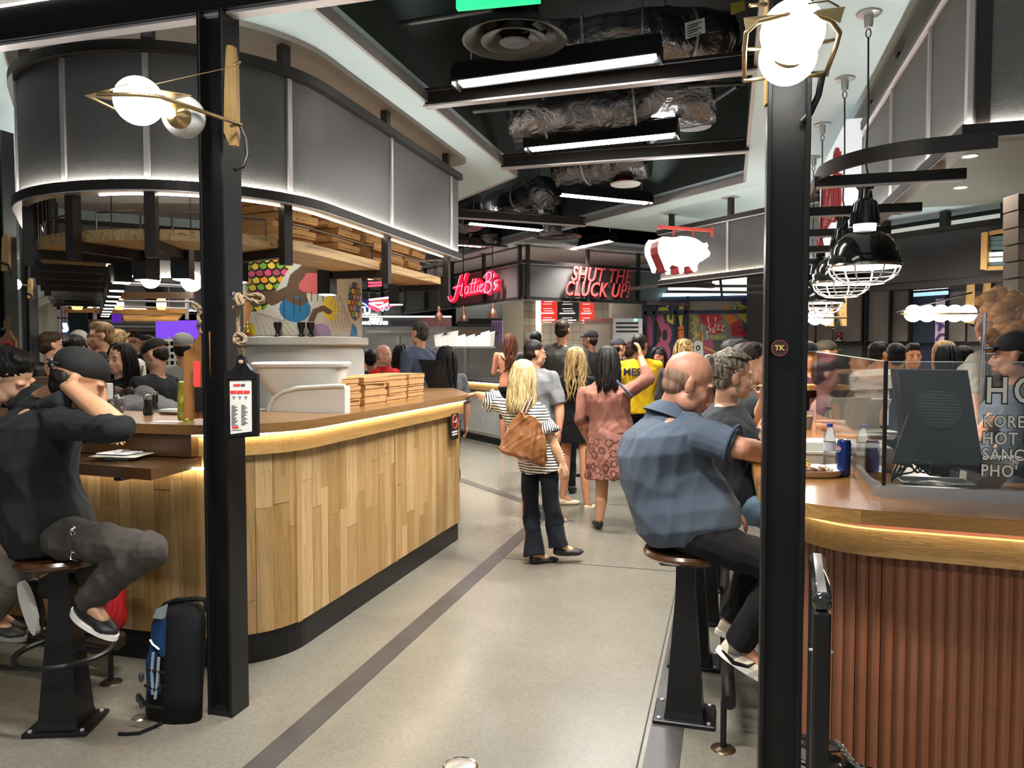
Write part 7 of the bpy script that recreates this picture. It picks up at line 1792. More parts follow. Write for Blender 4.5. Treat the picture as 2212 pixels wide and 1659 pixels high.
def face_bits(M, parent, k=1., iris=(.06, .03, .02), lips=(.42, .16, .14), brow='#2a1c12', closed=False, glasses=False, beard=None):
    R3 = M.to_3x3()
    b = MB()
    for s in (-1, 1): b.ell(M @ (V((s * .031, .083, .004)) * k), [q * k for q in (.013, .0065 if closed else .008, .0015 if closed else .0065)], M=R3, nu=12, nv=8)
    b.build('eyes', M_wt if not closed else mat('lid_dark', (.05, .03, .025), .6), parent, smooth=True, angle=180)
    if not closed:
        b = MB()
        for s in (-1, 1): b.ell(M @ (V((s * .031, .0895, .003)) * k), [q * k for q in (.0058, .003, .006)], M=R3, nu=10, nv=6)
        b.build('iris', mat('iris', iris, .2), parent, smooth=True, angle=180)
    b = MB()
    for s in (-1, 1): b.tube([M @ (V((s * .014, .094, .024)) * k), M @ (V((s * .030, .092, .030)) * k), M @ (V((s * .048, .080, .024)) * k)], [.003 * k, .0035 * k, .002 * k], 5)
    for s in (-1, 1): b.tube([M @ (V((s * .018, .091, .009)) * k), M @ (V((s * .031, .0915, .0125)) * k), M @ (V((s * .045, .084, .008)) * k)], .0016 * k, 4)
    b.build('brows', hairmat(brow), parent, smooth=True)
    b = MB(); b.ell(M @ (V((0, .0955, -.061)) * k), [q * k for q in (.022, .007, .0045)], M=R3, nu=12, nv=6); b.ell(M @ (V((0, .093, -.069)) * k), [q * k for q in (.018, .007, .005)], M=R3, nu=12, nv=6); b.build('lips', mat('lips_%d' % int(lips[0] * 99), lips, .4), parent, smooth=True, angle=180)
    if glasses:
        b = MB()
        for s in (-1, 1):
            b.tube([M @ (V((s * .032 + .023 * cos(a), .100, .003 + .016 * sin(a))) * k) for a in [2 * pi * j / 16 for j in range(16)]], .0028 * k, 5, closed=True)
            b.tube([M @ (V((s * .055, .098, .006)) * k), M @ (V((s * .084, -.005, .006)) * k)], .0024 * k, 5)
        b.tube([M @ (V((-.010, .102, .006)) * k), M @ (V((.010, .102, .006)) * k)], .0026 * k, 5); b.build('glasses', M_black, parent, smooth=True)
    if beard:
        b = MB(); b.ell(M @ (V((0, .060, -.09)) * k), [q * k for q in (.042, .038, .035)], M=R3); b.ell(M @ (V((0, .088, -.050)) * k), [q * k for q in (.026, .010, .006)], M=R3)
        remesh(b, .005, hairmat(beard), 'beard', parent, 2, .003)
def hair_make(M, style, col, parent, vox, k=1., length=.3, col2=None, seed=1, fwd=None, body_back=None):
    R3 = M.to_3x3(); b = MB(); hm = hairmat(col, col2); random.seed(seed)
    def e(c, r): b.ell(M @ (V(c) * k), [q * k for q in r], M=R3, nu=18, nv=12)
    if style in ('short', 'crop', 'bald', 'fade'):
        if style == 'bald': e((0, -.030, .020), (.079, .083, .058)); e((0, -.05, -.02), (.062, .055, .045))
        else:
            e((0, -.020, .058), (.083, .099, .083)); e((0, -.045, .005), (.080, .070, .065)); e((0, -.06, -.03), (.06, .05, .045))
            if style == 'short': e((0, .02, .115), (.062, .062, .028)); e((0, .055, .095), (.055, .030, .025))
        remesh(b, max(vox, .005), hm if style != 'bald' else hairmat(col), 'hair', parent, 3, .0025 if style != 'bald' else .0, (60, 60, 20), seed); return
    if style == 'cap':
        e((0, -.016, .060), (.085, .103, .075)); o = remesh(b, max(vox, .006), mat('cap_fabric_%s' % col.strip('#'), col, .8, bump=.1, bscale=200), 'cap', parent, 3, .002, seed=seed)
        b = MB(); s_ = -1 if (length < 0) else 1
        b.loft([[M @ (V((x, s_ * (.075 + .062 * (1 - (x / .075) ** 2) * t), .052 - .012 * t + dz)) * k) for x in (-.07, -.05, -.025, 0, .025, .05, .07)] for t, dz in ((0, 0), (1, 0), (1, -.005), (0, -.005))], cap=False); b.build('brim', mat('cap_fabric_%s' % col.strip('#'), col, .8), parent, fix=True)
        b = MB(); e((0, -.040, .0), (.0775, .068, .055)); e((0, -.052, -.036), (.058, .046, .04)); remesh(b, max(vox, .006), hairmat(col2 or '#15100c'), 'hair', parent, 3, .002, (60, 60, 20)); return
    # locks over the scalp for long, bob, bun and braids
    e((0, -.020, .058), (.082, .098, .080)); e((0, -.05, .0), (.078, .062, .07))
    if style in ('bun', 'bunlow'): e((0, -.12, .07 if style == 'bun' else .0), (.042, .042, .04))
    remesh(b, max(vox, .006), hm, 'hair', parent, 3, .003, (60, 60, 15), seed)
    b = MB(); n = (300 if style[:3] == 'bun' else 170) if vox < .009 else 46; down = M.inverted().to_3x3() @ V((0, 0, -1))
    bk = down
    for i in range(n):
        if style in ('bun', 'bunlow'):
            th = random.uniform(-2.7, 2.7); tgt = V((0, -.118, .07 if style == 'bun' else .0)); st = V((.078 * sin(th), -.015 + .092 * cos(th), .045 + random.uniform(-.06, .01)))
            if cos(th) > .2: st = V((.07 * sin(th), .055 + .02 * cos(th), .085 + .01 * random.random()))
            mid = (st + tgt) / 2; dv = mid - V((0, -.02, .045)); mid = V((0, -.02, .045)) + dv.normalized() * max(.098, dv.length)
            pts = [st * 1.03, st.lerp(mid, .55) + (st - V((0, -.02, .04))).normalized() * .012, mid, tgt + V((random.uniform(-.02, .02), -.01, random.uniform(-.02, .02)))]
            rs = [.0025, .0042, .0042, .003]
        else:
            th = pi + random.uniform(-2.25, 2.25); hh = random.uniform(.0, 1.0); L = length * random.uniform(.82, 1.05)
            dx, dy = sin(th), cos(th); top = V((dx * .02 * hh, -.01 + dy * .03, .137)); eq = V((dx * .088, -.018 + dy * .104, .06)); sw = random.uniform(-.012, .012)
            wv = .016 if style in ('wavy', 'curly') else .004
            base = V((dx * (.086 + .02 * hh), -.03 + dy * (.092 + .02 * hh), -.02)); pts = [top, V((dx * .062, -.014 + dy * .075, .118)), eq, base]; rs = [.004, .006, .007, .0075]
            m_ = 6
            for j in range(1, m_ + 1):
                q = base + down * (L * j / m_) + V((dx * .012 * j / m_ * (1 if style != 'straight' else .3), min(0, dy) * .03 * j / m_ - .012 * j / m_, 0)) + V((sin(j * 1.7 + i) * wv, cos(j * 1.7 + i) * wv * .6, 0)) + V((sw, 0, 0)) * j / m_
                if dy > -.2: q.x *= .97
                pts.append(q); rs.append(.0075 * (1 - .75 * (j / m_) ** 2))
        b.tube([M @ (p * k) for p in pts], [r * k * (1.0 if n > 100 else 1.9) for r in rs], 5)
    b.build('hair_locks', hm, parent, smooth=True, angle=180)
def hand(b, w, d, palm_n, s=1., curl=.5, side=1):
    """palm and five fingers from wrist w along d; palm_n = palm normal (inner side)"""
    d = V(d).normalized(); n = (V(palm_n) - d * V(palm_n).dot(d)).normalized(); x = d.cross(n) * side
    R3 = Matrix((x, d, n)).transposed()
    b.ell(w + d * .045 * s, (.038 * s, .052 * s, .016 * s), M=R3, nu=12, nv=8); cap(b, w - d * .02 * s, w + d * .02 * s, .026 * s, .024 * s)
    for k, (ox, L, a0) in enumerate(((-.027, .066, -.10), (-.009, .078, -.02), (.010, .073, .05), (.027, .058, .13))):
        p = w + (d * .082 + x * ox) * s; dd = (d + x * a0).normalized(); r = .0095 * s
        for j, f in enumerate((.45, .32, .25)):
            an = curl * (.5 + .5 * j); v = (dd * cos(an) + n * sin(an)).normalized(); q = p + v * L * f * s; cap(b, p, q, r, r * .9, 7); p = q; r *= .92; dd = v
    p = w + (d * .025 - x * .030) * s; v1 = (d * .75 - x * .6 + n * .35).normalized(); q = p + v1 * .042 * s; cap(b, p, q, .0125 * s, .011 * s, 8); cap(b, q, q + (d * .95 - x * .1 + n * .3).normalized() * .03 * s, .011 * s, .009 * s, 8)
def ringe(c, X, Y, rx, ry, n=20, p=.85):
    out = []
    for j in range(n):
        a = 2 * pi * j / n; ca, sa = cos(a), sin(a); out.append(c + X * rx * (abs(ca) ** p) * (1 if ca > 0 else -1) + Y * ry * (abs(sa) ** p) * (1 if sa > 0 else -1))
    return out
def torso(J, w, inf, bot=-.02, belly=0., dep=1., bust=0.):
    X = (J['sR'] - J['sL']).normalized(); U = (J['nk'] - J['pv']); L = U.length; U.normalize(); Y = U.cross(X).normalized()
    HX = (J['hR'] - J['hL']).normalized(); s = J.get('s', 1.)
    k0 = .84 if J.get('seat') else 1.03
    lv = [(bot, .165 * k0, .125 * k0), (bot * .4 + .03, .168, .130), (.14, .162, .125), (.28, .148, .115), (.48, .152, .115), (.68, .172, .122), (.84, .178, .112), (.93, .14, .085), (1.0, .07, .06)]
    rings = []
    for t, rx, ry in lv:
        c = J['pv'].lerp(J['nk'], t) + Y * J.get('bend', 0.) * sin(pi * max(0, t)); x = HX.lerp(X, max(0, min(1, t))).normalized(); y = U.cross(x).normalized() 
        bl = belly * math.exp(-((t - .25) / .25) ** 2); bu = bust * math.exp(-((t - .68) / .12) ** 2)
        rings.append(ringe(c + y * (bl + bu) * .6, x, y, (rx * s * w + inf), (ry * s * w * dep + inf + (bl + bu) * .6)))
    b = MB(); b.loft(rings); return b
def person(label, J, skin='#c89a7c', hair=('short', '#2a1d14'), top='#333333', sleeve=.55, bottom=('pants', '#222222'), shoes='#111111', w=1., vox=.012, look=None, up=None, face=None, belly=0., bust=0., hem=-.06, hk=1., group=None, tight=.012, topmat=None, botmat=None, collar=None, hl=.3, fold=.007, sole=None, cloth_name='shirt', dep=1., curl=.5, hairc2=None, hands=True, straps=False):
    s = J.get('s', 1.); base = J['pv'].copy(); base.z = 0 if J.get('floor', True) else J['pv'].z
    t = thing('person', base, label, 'person', group)
    hu = up or (J['hd'] - J['nk']).normalized().lerp(V((0, 0, 1)), .6); M = Matrix.Translation(J['hd']) @ basis(look or J['f'], hu).to_4x4()
    b = torso(J, w * .93, 0., 0, belly * .8, dep); head_parts(b, M, hk)
    cap(b, J['nk'] - (J['hd'] - J['nk']).normalized() * .03, M @ V((0, -.022, -.035)), .055 * s * (.5 + .5 * w), .052 * hk * (.6 + .4 * w))
    dn_ = (J['nk'] - J['hd']).normalized() * .035; cap(b, J['nk'] + (J['sL'] - J['nk']) * .3 + dn_, J['sL'], .042, .045); cap(b, J['nk'] + (J['sR'] - J['nk']) * .3 + dn_, J['sR'], .042, .045)
    aw = (.45 + .55 * w) * s
    for S_ in 'LR':
        cap(b, J['s' + S_], J['e' + S_], .048 * aw, .038 * aw); cap(b, J['e' + S_], J['e' + S_].lerp(J['w' + S_], .35), .038 * aw, .040 * aw); cap(b, J['e' + S_].lerp(J['w' + S_], .35), J['w' + S_], .040 * aw, .026 * aw)
        if hands: hd_ = (J['w' + S_] - J['e' + S_]).normalized(); hd_ = J.get('hd' + S_, hd_); hand(b, J['w' + S_], hd_, J.get('pn' + S_, (J['pv'] - J['w' + S_]) if abs(hd_.z) > .5 else V((0, 0, -1))), s * .97, curl, 1 if S_ == 'R' else -1)
        cap(b, J['h' + S_], J['k' + S_], .070 * aw, .050 * aw); cap(b, J['k' + S_], J['k' + S_].lerp(J['a' + S_], .35), .050 * aw, .054 * aw); cap(b, J['k' + S_].lerp(J['a' + S_], .35), J['a' + S_], .052 * aw, .033 * aw)
        td = J['t' + S_].normalized(); q = J['a' + S_]; sl = J.get('ankle', .07); cap(b, q, q + td * .10 + V((0, 0, -.045)), .034, .026)
    remesh(b, vox, skinmat(skin), 'body', t, 3)
    # top
    if top:
        cm = topmat or cloth(top); b = torso(J, w, tight, hem, belly, dep, bust)
        b.ell(J['nk'] - (J['hd'] - J['nk']).normalized() * .055, .085 * aw)
        for S_ in 'LR':
            cap(b, J['nk'].lerp(J['s' + S_], .12) - (J['hd'] - J['nk']).normalized() * .02, J['s' + S_], .066 * s, .062 * aw)
            e_, w_ = J['e' + S_], J['w' + S_]
            if sleeve > 0:
                f = min(1, sleeve / .55); q = J['s' + S_].lerp(e_, f); cap(b, J['s' + S_], q, .062 * aw + .004, (.058 if f < 1 else .05) * aw + .004, 14, True); b.ell(J['s' + S_], .062 * aw + .003)
                if sleeve > .55:
                    b.ell(e_, .050 * aw + .004); q2 = e_.lerp(w_, (sleeve - .55) / .45); cap(b, e_, q2, .050 * aw + .004, .036 * aw + .005, 14, True)
        remesh(b, max(.0075, vox), cm, cloth_name, t, 3, fold, seed=J['pv'].x * 7)
        if collar:
            c = J['nk'] + (J['hd'] - J['nk']).normalized() * .015; X = (J['sR'] - J['sL']).normalized(); n_ = (J['hd'] - J['nk']).normalized(); Y = n_.cross(X)
            b = MB(); b.loft([ringe(c - n_ * .02, X, Y, .085 * aw, .080 * aw, 24, 1), ringe(c + n_ * .025, X, Y, .074 * aw, .068 * aw, 24, 1), ringe(c + n_ * .012, X, Y, .084 * aw, .082 * aw, 24, 1), ringe(c - n_ * .045, X, Y, .125 * aw, .115 * aw, 24, 1)], cap=False); b.build('collar', cloth(collar), t, smooth=True, angle=180)
    if bottom:
        kind, bc = bottom[0], bottom[1]; bm_ = botmat or cloth(bc); b = MB(); X = (J['hR'] - J['hL']).normalized(); U = V((0, 0, 1)); Y = (J['f']).normalized()
        if kind in ('pants', 'shorts', 'jeans', 'flare'):
            b.loft([ringe(J['pv'] + V((0, 0, .09)), X, X.cross(V((0, 0, -1))), .132 * s * w, .098 * s * w * dep), ringe(J['pv'], X, X.cross(V((0, 0, -1))), .152 * s * w, .115 * s * w * dep), ringe(J['pv'] - V((0, 0, .07)), X, X.cross(V((0, 0, -1))), .150 * s * w, .11 * s * w * dep)])
            for S_ in 'LR':
                h_, k_, a_ = J['h' + S_], J['k' + S_], J['a' + S_]; cap(b, h_, k_, .082 * aw, .060 * aw + .005)
                if kind != 'shorts': r1 = .080 if kind == 'flare' else (.048 if kind != 'jeans' else .046); cap(b, k_, k_.lerp(a_, .5), .062 * aw + .006, .060 * aw + (.010 if kind == 'flare' else .002)); b.tube([k_.lerp(a_, .5), a_.lerp(k_, .02) + V((0, 0, -.02))], [.060 * aw + .004, r1 * aw + .004], 14)
        else:
            ln = bottom[2]; kn = (J['kL'] + J['kR']) / 2; c0 = J['pv'] + V((0, 0, .12)); c1 = J['pv']; Yx = X.cross(V((0, 0, -1)))
            b.loft([ringe(c0, X, Yx, .145 * s * w, .115 * s * w), ringe(c1, X, Yx, .178 * s * w, .145 * s * w), ringe(c1 + V((0, 0, -ln * .5)), X, Yx, .195 * s * w, .155 * s * w), ringe(c1 + V((0, 0, -ln)), X, Yx, .205 * s * w, .16 * s * w)])
        remesh(b, max(.0075, vox), bm_, 'skirt' if kind == 'skirt' else 'trousers', t, 2, fold, seed=3)
    if shoes:
        for S_ in 'LR':
            td = J['t' + S_].normalized(); a_ = J['a' + S_]; flat = abs(td.z) < .25; sp = J.get('soleN', V((0, 0, 1)) if flat else V((0, 0, 1)).lerp(td.cross(V((0, 0, 1)).cross(td)), 1)); fx = td.cross(sp).normalized(); sp = fx.cross(td).normalized()
            R3 = Matrix((fx, td, sp)).transposed(); c = a_ - sp * .055 + td * .055; b = MB()
            b.ell(c + td * .02, (.043, .125, .030), M=R3); b.ell(c - td * .045 + sp * .018, (.036, .055, .042), M=R3); b.ell(c + td * .07 - sp * .004, (.045, .065, .026), M=R3)
            remesh(b, max(.006, vox * .7), mat('shoe_%s' % shoes.strip('#'), shoes, .5), 'shoe', t, 2)
            if sole:
                b = MB(); oz = c - sp * .026; pts = [oz + td * (.15 * cos(a)) * (1 if cos(a) > 0 else .72) + fx * .047 * sin(a) for a in [2 * pi * j / 20 for j in range(20)]]; b.plate([p - sp * .006 for p in pts], .022, sp); b.build('sole', mat('sole_%s' % sole.strip('#'), sole, .5), t, smooth=True, angle=50)
    hair_make(M, hair[0], hair[1], t, vox, hk, hl, hairc2, seed=len(COL.objects) % 97)
    if face: face_bits(M, t, hk, **(face if isinstance(face, dict) else {}))
    return t, M
def gdir(deg): a = radians(deg); return _F * cos(a) + _R * sin(a)
def stand(px, py, d, deg, hs=1., arms='down', lean=0., wd=1., py_foot=None):
    """py = pixel row of the middle of the head; deg 0 faces away from the viewer, 90 to picture right"""
    hd = at(px, py, d); f = gdir(deg); X = V((f.y, -f.x, 0)); H = hd.z + .12; s = max(.88, min(1.1, H / 1.72)); B = V((hd.x, hd.y, 0)) - f * lean; z = hd.z - 1.6 * s
    zb = 0.0; Hh = hd.z / (1.6)
    J = dict(f=f, s=s, hd=hd, nk=B + V((0, 0, hd.z - .165)) + f * lean * .8, pv=B + V((0, 0, .93 * Hh)))
    J['ch'] = J['nk'].lerp(J['pv'], .3); sw = .185 * s * wd
    for S_, k in (('L', -1), ('R', 1)):
        J['s' + S_] = J['nk'] + X * k * sw + V((0, 0, -.055)); J['h' + S_] = J['pv'] + X * k * .09 * s; J['k' + S_] = B + X * k * .095 + V((0, 0, .49 * Hh)) + f * .02; J['a' + S_] = B + X * k * .10 + V((0, 0, .085)) - f * .02; J['t' + S_] = f + X * k * .2
        if arms == 'down': J['e' + S_] = J['s' + S_] + X * k * .06 + V((0, 0, -.29 * s)) - f * .02; J['w' + S_] = J['e' + S_] + V((0, 0, -.25 * s)) + f * .05
        elif arms == 'front': J['e' + S_] = J['s' + S_] + X * k * .05 + V((0, 0, -.27 * s)) + f * .03; J['w' + S_] = J['e' + S_] + f * .23 + V((0, 0, .03)) - X * k * .08
        elif arms == 'crossed': J['e' + S_] = J['s' + S_] + X * k * .07 + V((0, 0, -.25 * s)) + f * .08; J['w' + S_] = J['e' + S_] + f * .08 - X * k * .24 + V((0, 0, .02))
    return J

A3 = at
# the bald man on the nearest right-hand stool
J = dict(seat=1, f=gdir(80), s=1.05, hd=at(1488, 830, 3.2), nk=at(1452, 890, 3.27), pv=at(1482, 1135, 3.27), sR=at(1508, 938, 3.08), sL=at(1446, 925, 3.46), eR=at(1600, 968, 2.98), wR=at(1668, 980, 3.22), hdR=V((-.1, .5, .8)), pnR=V((-.6, .6, -.4)), eL=at(1500, 1050, 3.55), wL=at(1565, 1090, 3.38),
         hR=at(1490, 1150, 3.16), hL=at(1482, 1145, 3.38), kR=at(1706, 1232, 3.02), aR=at(1592, 1383, 3.1), kL=at(1640, 1215, 3.42), aL=at(1578, 1335, 3.45), tR=at(1650, 1445, 3.05) - at(1580, 1400, 3.1), tL=V((1, .1, -.25)), bend=-.075, pnL=V((0, 0, -1)), hdL=at(1600, 1118, 3.36) - at(1567, 1093, 3.38))
BM, Mh = person('seated bald man in a blue-grey polo shirt and black trousers on the nearest right stool', J, '#c08a72', ('bald', '#6e5648'), '#4c5665', .50, ('pants', '#0d0d0f'), '#cfc6b2', w=1.24, vox=.0064, look=gdir(93) + V((0, 0, -.35)), up=V((.25, 0, 1)), face=dict(closed=True, brow='#5a4030'), belly=.07, collar='#4a5666', sole='#e8e6e0', hem=-.17, hk=1.06, dep=1.18, fold=.006)
b = MB(); p = J['sR'].lerp(J['eR'], .82); d_ = (J['eR'] - J['sR']).normalized(); x = d_.orthogonal().normalized(); y = d_.cross(x)
b.tube([p + (x * cos(a) + y * sin(a)) * .082 for a in [2 * pi * j / 28 for j in range(28)]], .007, 6, closed=True); b.build('sleeve_cuff', cloth('#3f4b5c'), BM, smooth=True, angle=180)
q = at(1590, 1428, 3.03); b = MB(); b.tube([at(1560, 1405, 3.03), at(1585, 1432, 3.02), at(1615, 1440, 3.02), at(1632, 1432, 3.02)], [.004, .010, .008, .003], 6); b.build('shoe_stripe', M_black, BM, smooth=True)
b = MB(); cap(b, J['aR'] + V((0, 0, .01)), J['aR'] + V((-.005, 0, -.05)), .040, .042); b.build('sock', cloth('#8b8580'), BM, smooth=True, angle=180)
# the woman with the grey bun
J = dict(seat=1, f=gdir(82), s=.96, hd=at(1584, 812, 3.78), nk=at(1568, 874, 3.84), pv=at(1568, 1085, 3.88), sR=at(1578, 925, 3.68), sL=at(1560, 915, 4.0), eR=at(1642, 985, 3.6), wR=at(1668, 905, 3.62), eL=at(1625, 980, 4.0), wL=at(1660, 900, 3.9),
         hR=at(1580, 1090, 3.79), hL=at(1575, 1085, 3.97), kR=at(1700, 1120, 3.68), aR=at(1605, 1318, 3.78), kL=at(1700, 1130, 3.95), aL=at(1640, 1320, 4.0), tR=V((1, .2, -.3)), tL=V((1, .2, -.3)), bend=-.03)
GWm, Mh = person('seated woman with grey hair in a bun, charcoal top and pale jeans', J, '#c99c80', ('bun', '#3d362f'), '#303338', .5, ('jeans', '#7f9fb5'), '#222222', w=1.18, vox=.0068, look=gdir(92), face=dict(brow='#5a4a3c', lips=(.45, .2, .18)), hairc2='#9a917f', bust=.05, hem=-.1, hk=1.0)
b = MB(); b.ell(Mh @ V((.086, .0, -.052)), (.004, .012, .016)); b.build('earring', mat('green_stone', (.10, .16, .12), .3), GWm, smooth=True, angle=180)
# two diners beyond them
J = stand(1618, 790, 4.5, 95); J.update(wR=at(1648, 865, 4.2), eR=at(1640, 905, 4.3), pv=at(1600, 1040, 4.6), nk=at(1612, 838, 4.5))
def sit(J, deg):
    f = gdir(deg); X = V((f.y, -f.x, 0)); p = J['pv'].copy(); p.z = .80; J['pv'] = p
    for S_, k in (('L', -1), ('R', 1)): J['h' + S_] = p + X * k * .09; J['k' + S_] = p + f * .42 + X * k * .10 - V((0, 0, .02)); J['a' + S_] = p + f * .30 + X * k * .1 - V((0, 0, .42)); J['t' + S_] = f - V((0, 0, .15))
    return J
person('seated dark haired diner with hands raised to the mouth, mostly behind the right column', sit(J, 90), '#c8997c', ('short', '#1d1611'), '#2a2c30', .5, ('jeans', '#57728c'), w=1.05, vox=.010, look=gdir(100), face=True)
J = sit(stand(1590, 775, 5.3, 85, arms='front'), 90); person('dark haired diner whose head shows above the woman with the bun', J, '#c8997c', ('short', '#171210'), '#4a3a34', .5, ('pants', '#20242c'), vox=.012, look=gdir(95))

# man in the black cap, left
J = dict(seat=1, f=gdir(48), s=1.04, hd=at(172, 826, 3.08), nk=at(98, 868, 3.18), pv=at(112, 1150, 3.20), sR=at(140, 915, 2.98), sL=at(52, 900, 3.42), eR=at(262, 925, 2.84), wR=at(145, 832, 3.02), eL=at(180, 930, 3.52), wL=at(205, 935, 3.5),
         hR=at(135, 1160, 3.08), hL=at(112, 1155, 3.32), kR=at(318, 1188, 2.90), aR=at(186, 1292, 3.02), kL=at(262, 1200, 3.25), aL=at(92, 1262, 3.32), tR=at(245, 1372, 2.96) - at(180, 1328, 3.02), tL=V((.05, .2, -1)), bend=-.06, hdR=at(88, 808, 3.08) - at(145, 832, 3.02), pnR=V((.3, .8, .5)), soleN=None)
J.pop('soleN')
HM, Mh = person('seated man in a black cap and charcoal sweatshirt, hand behind his neck, left foreground', J, '#b98a6a', ('cap', '#0c0c0d'), '#17191b', .58, ('pants', '#3a3632'), '#0e0e10', w=1.16, vox=.0062, look=gdir(70) + V((0, 0, -.45)), up=V((.15, .15, 1)), hl=-1, hem=-.16, hk=1.06, dep=1.1, fold=.008, sole='#e6e4de', curl=.35)
b = MB(); b.tube([at(40, 872, 3.3), at(62, 880, 3.16), at(100, 880, 3.06), at(140, 868, 3.0), at(152, 860, 3.02)], [.035, .048, .055, .045, .03], 12); remesh(b, .008, cloth('#1d1f21'), 'hood', HM, 4, .01)
b = MB(); b.tube([Mh @ V((-.02, -.122, .06)), Mh @ V((.03, -.121, .045)), Mh @ V((.058, -.105, .03))], .0035, 5); b.build('cap_strap', mat('strap_grey2', (.35, .35, .35), .4), HM, smooth=True)
b = MB()
for k in range(4): c = at(157 + (k % 2) * 4, 1150 + k * 13, 2.96); b.tube([c + _R * .009 * cos(a) + V((0, 0, .011 * sin(a))) for a in [2 * pi * j / 12 for j in range(12)]], .0022, 5, closed=True)
b.ell(at(157, 1143, 2.96), .012); b.tube([at(155, 1190, 2.95), at(152, 1208, 2.94), at(168, 1212, 2.94)], .002, 5); b.build('key_chain', M_chrome, HM, smooth=True)
# left edge man
J = dict(seat=1, f=gdir(75), s=1.02, hd=at(18, 818, 3.42), nk=at(-40, 880, 3.5), pv=at(-205, 1150, 3.40), sR=at(-60, 930, 3.3), sL=at(-80, 920, 3.65), eR=at(40, 990, 3.45), wR=at(110, 960, 3.5), eL=at(20, 960, 3.7), wL=at(120, 930, 3.7),
         hR=at(-180, 1160, 3.3), hL=at(-190, 1150, 3.5), kR=at(40, 1240, 3.36), aR=at(-30, 1330, 3.55), kL=at(60, 1235, 3.52), aL=at(-22, 1318, 3.7), tR=V((1, .3, -.2)), tL=V((1, .3, -.2)), bend=-.06)
person('man with short black hair leaning in at the left edge, grey trousers', J, '#d0a184', ('short', '#0d0b0a'), '#3a3d42', .5, ('pants', '#6f6a64'), '#26282a', w=1.1, vox=.0075, look=gdir(88) + V((0, 0, -.5)), hk=1.05, sole='#8a8a86')

# woman in stripes
def stripes():
    m = bpy.data.materials.new('striped_knit'); N = NT(m); co = N.coords(); sp = N.new('SeparateXYZ'); N.lk(co, sp.inputs[0])
    f = N.math('FRACT', N.math('MULTIPLY', sp.outputs[2], 46)); N.lk(N.mix(N.math('GREATER_THAN', f, .58), (.78, .77, .72), (.01, .01, .012)), N.b.inputs['Base Color']); N.b.inputs['Roughness'].default_value = .85; return m
M_str = stripes()
J = dict(f=gdir(28), s=.98, hd=at(1130, 815, 5.85), nk=at(1124, 862, 5.85), pv=at(1160, 968, 5.86), sR=at(1166, 890, 5.78), sL=at(1090, 880, 5.95), eL=at(1052, 860, 6.16), wL=at(1030, 852, 6.30), eR=at(1194, 955, 5.72), wR=at(1213, 998, 5.70),
         hR=at(1180, 980, 5.80), hL=at(1146, 980, 5.92), kR=at(1190, 1085, 5.75), aR=at(1207, 1178, 5.72), kL=at(1146, 1095, 5.80), aL=at(1155, 1197, 5.70), tR=gdir(80), tL=gdir(70), bend=-.02, hdL=at(1012, 851, 6.38) - at(1030, 852, 6.30), pnL=V((0, 0, -1)))
SW, Mh = person('standing blonde woman in a black and white striped top and dark flared jeans', J, '#c79a78', ('long', '#9c8256'), 'x', .42, ('flare', '#0a0f18'), '#0d0c0c', w=1.10, vox=.0085, look=gdir(12), topmat=M_str, bust=.02, hem=-.42, hk=1.0, hl=.26, hairc2='#d9c493')
bs = []
for S_ in 'LR':
    p = J['s' + S_].lerp(J['e' + S_], .40); d_ = (J['e' + S_] - J['s' + S_]).normalized(); x = d_.orthogonal().normalized(); y = d_.cross(x)
    rr_ = [[p + d_ * t_ + (x * cos(a) + y * sin(a)) * (r_ + (.010 * cos(9 * a) if t_ > .05 else 0)) for a in [2 * pi * j / 54 for j in range(54)]] for t_, r_ in ((-.01, .064), (.035, .074), (.085, .092), (.084, .088), (.03, .07))]
    bs.append(MB().loft(rr_, cap=False))
def vstr():
    m = bpy.data.materials.new('striped_frill'); N = NT(m); sp = N.new('SeparateXYZ'); N.lk(N.coords(), sp.inputs[0]); f = N.math('FRACT', N.math('MULTIPLY', N.math('ADD', sp.outputs[0], N.math('MULTIPLY', sp.outputs[1], .6)), 52))
    N.lk(N.mix(N.math('GREATER_THAN', f, .58), (.78, .77, .72), (.01, .01, .012)), N.b.inputs['Base Color']); N.b.inputs['Roughness'].default_value = .85; return m
vs_ = vstr()
for b in bs: b.build('frill_sleeve', vs_, SW, smooth=True, angle=180)
t = thing('tote_bag', at(1130, 1000, 5.6), 'large tan brown leather tote bag on the back of the woman in stripes', 'bag')
M_lea = mat('tan_leather', (.23, .092, .028), .36, noise_amt=.15, nscale=7, bump=.12, bscale=60)
pf = [((1076, 975), (1180, 1010), .05), ((1074, 968), (1184, 1000), .065), ((1086, 945), (1184, 975), .06), ((1098, 920), (1180, 950), .045), ((1112, 898), (1170, 915), .03), ((1124, 890), (1158, 900), .018)]
rings = []
for a_, c_, dp_ in pf:
    a_, c_ = at(*a_, 5.64), at(*c_, 5.58); m_ = (a_ + c_) / 2; X = (c_ - a_) / 2; Y = _F * -dp_; rings.append(ringe(m_, X.normalized(), Y.normalized(), X.length, dp_, 28, .75))
b = MB(); b.loft(rings); remesh(b, .009, M_lea, 'body', t, 2, .010, (14, 14, 6))
b = MB(); b.tube([at(1126, 893, 5.56), at(1131, 880, 5.62), at(1140, 862, 5.70), at(1146, 852, 5.76)], .008, 6); b.tube([at(1134, 894, 5.6), at(1142, 875, 5.66), at(1150, 858, 5.74)], .008, 6); b.build('strap', mat('strap_brown', (.12, .04, .015), .4), t, smooth=True)
b = MB()
for p_ in ((1076, 973), (1168, 1016)): b.ell(at(*p_, 5.52), .005)
b.build('stud', M_brass, t, smooth=True)
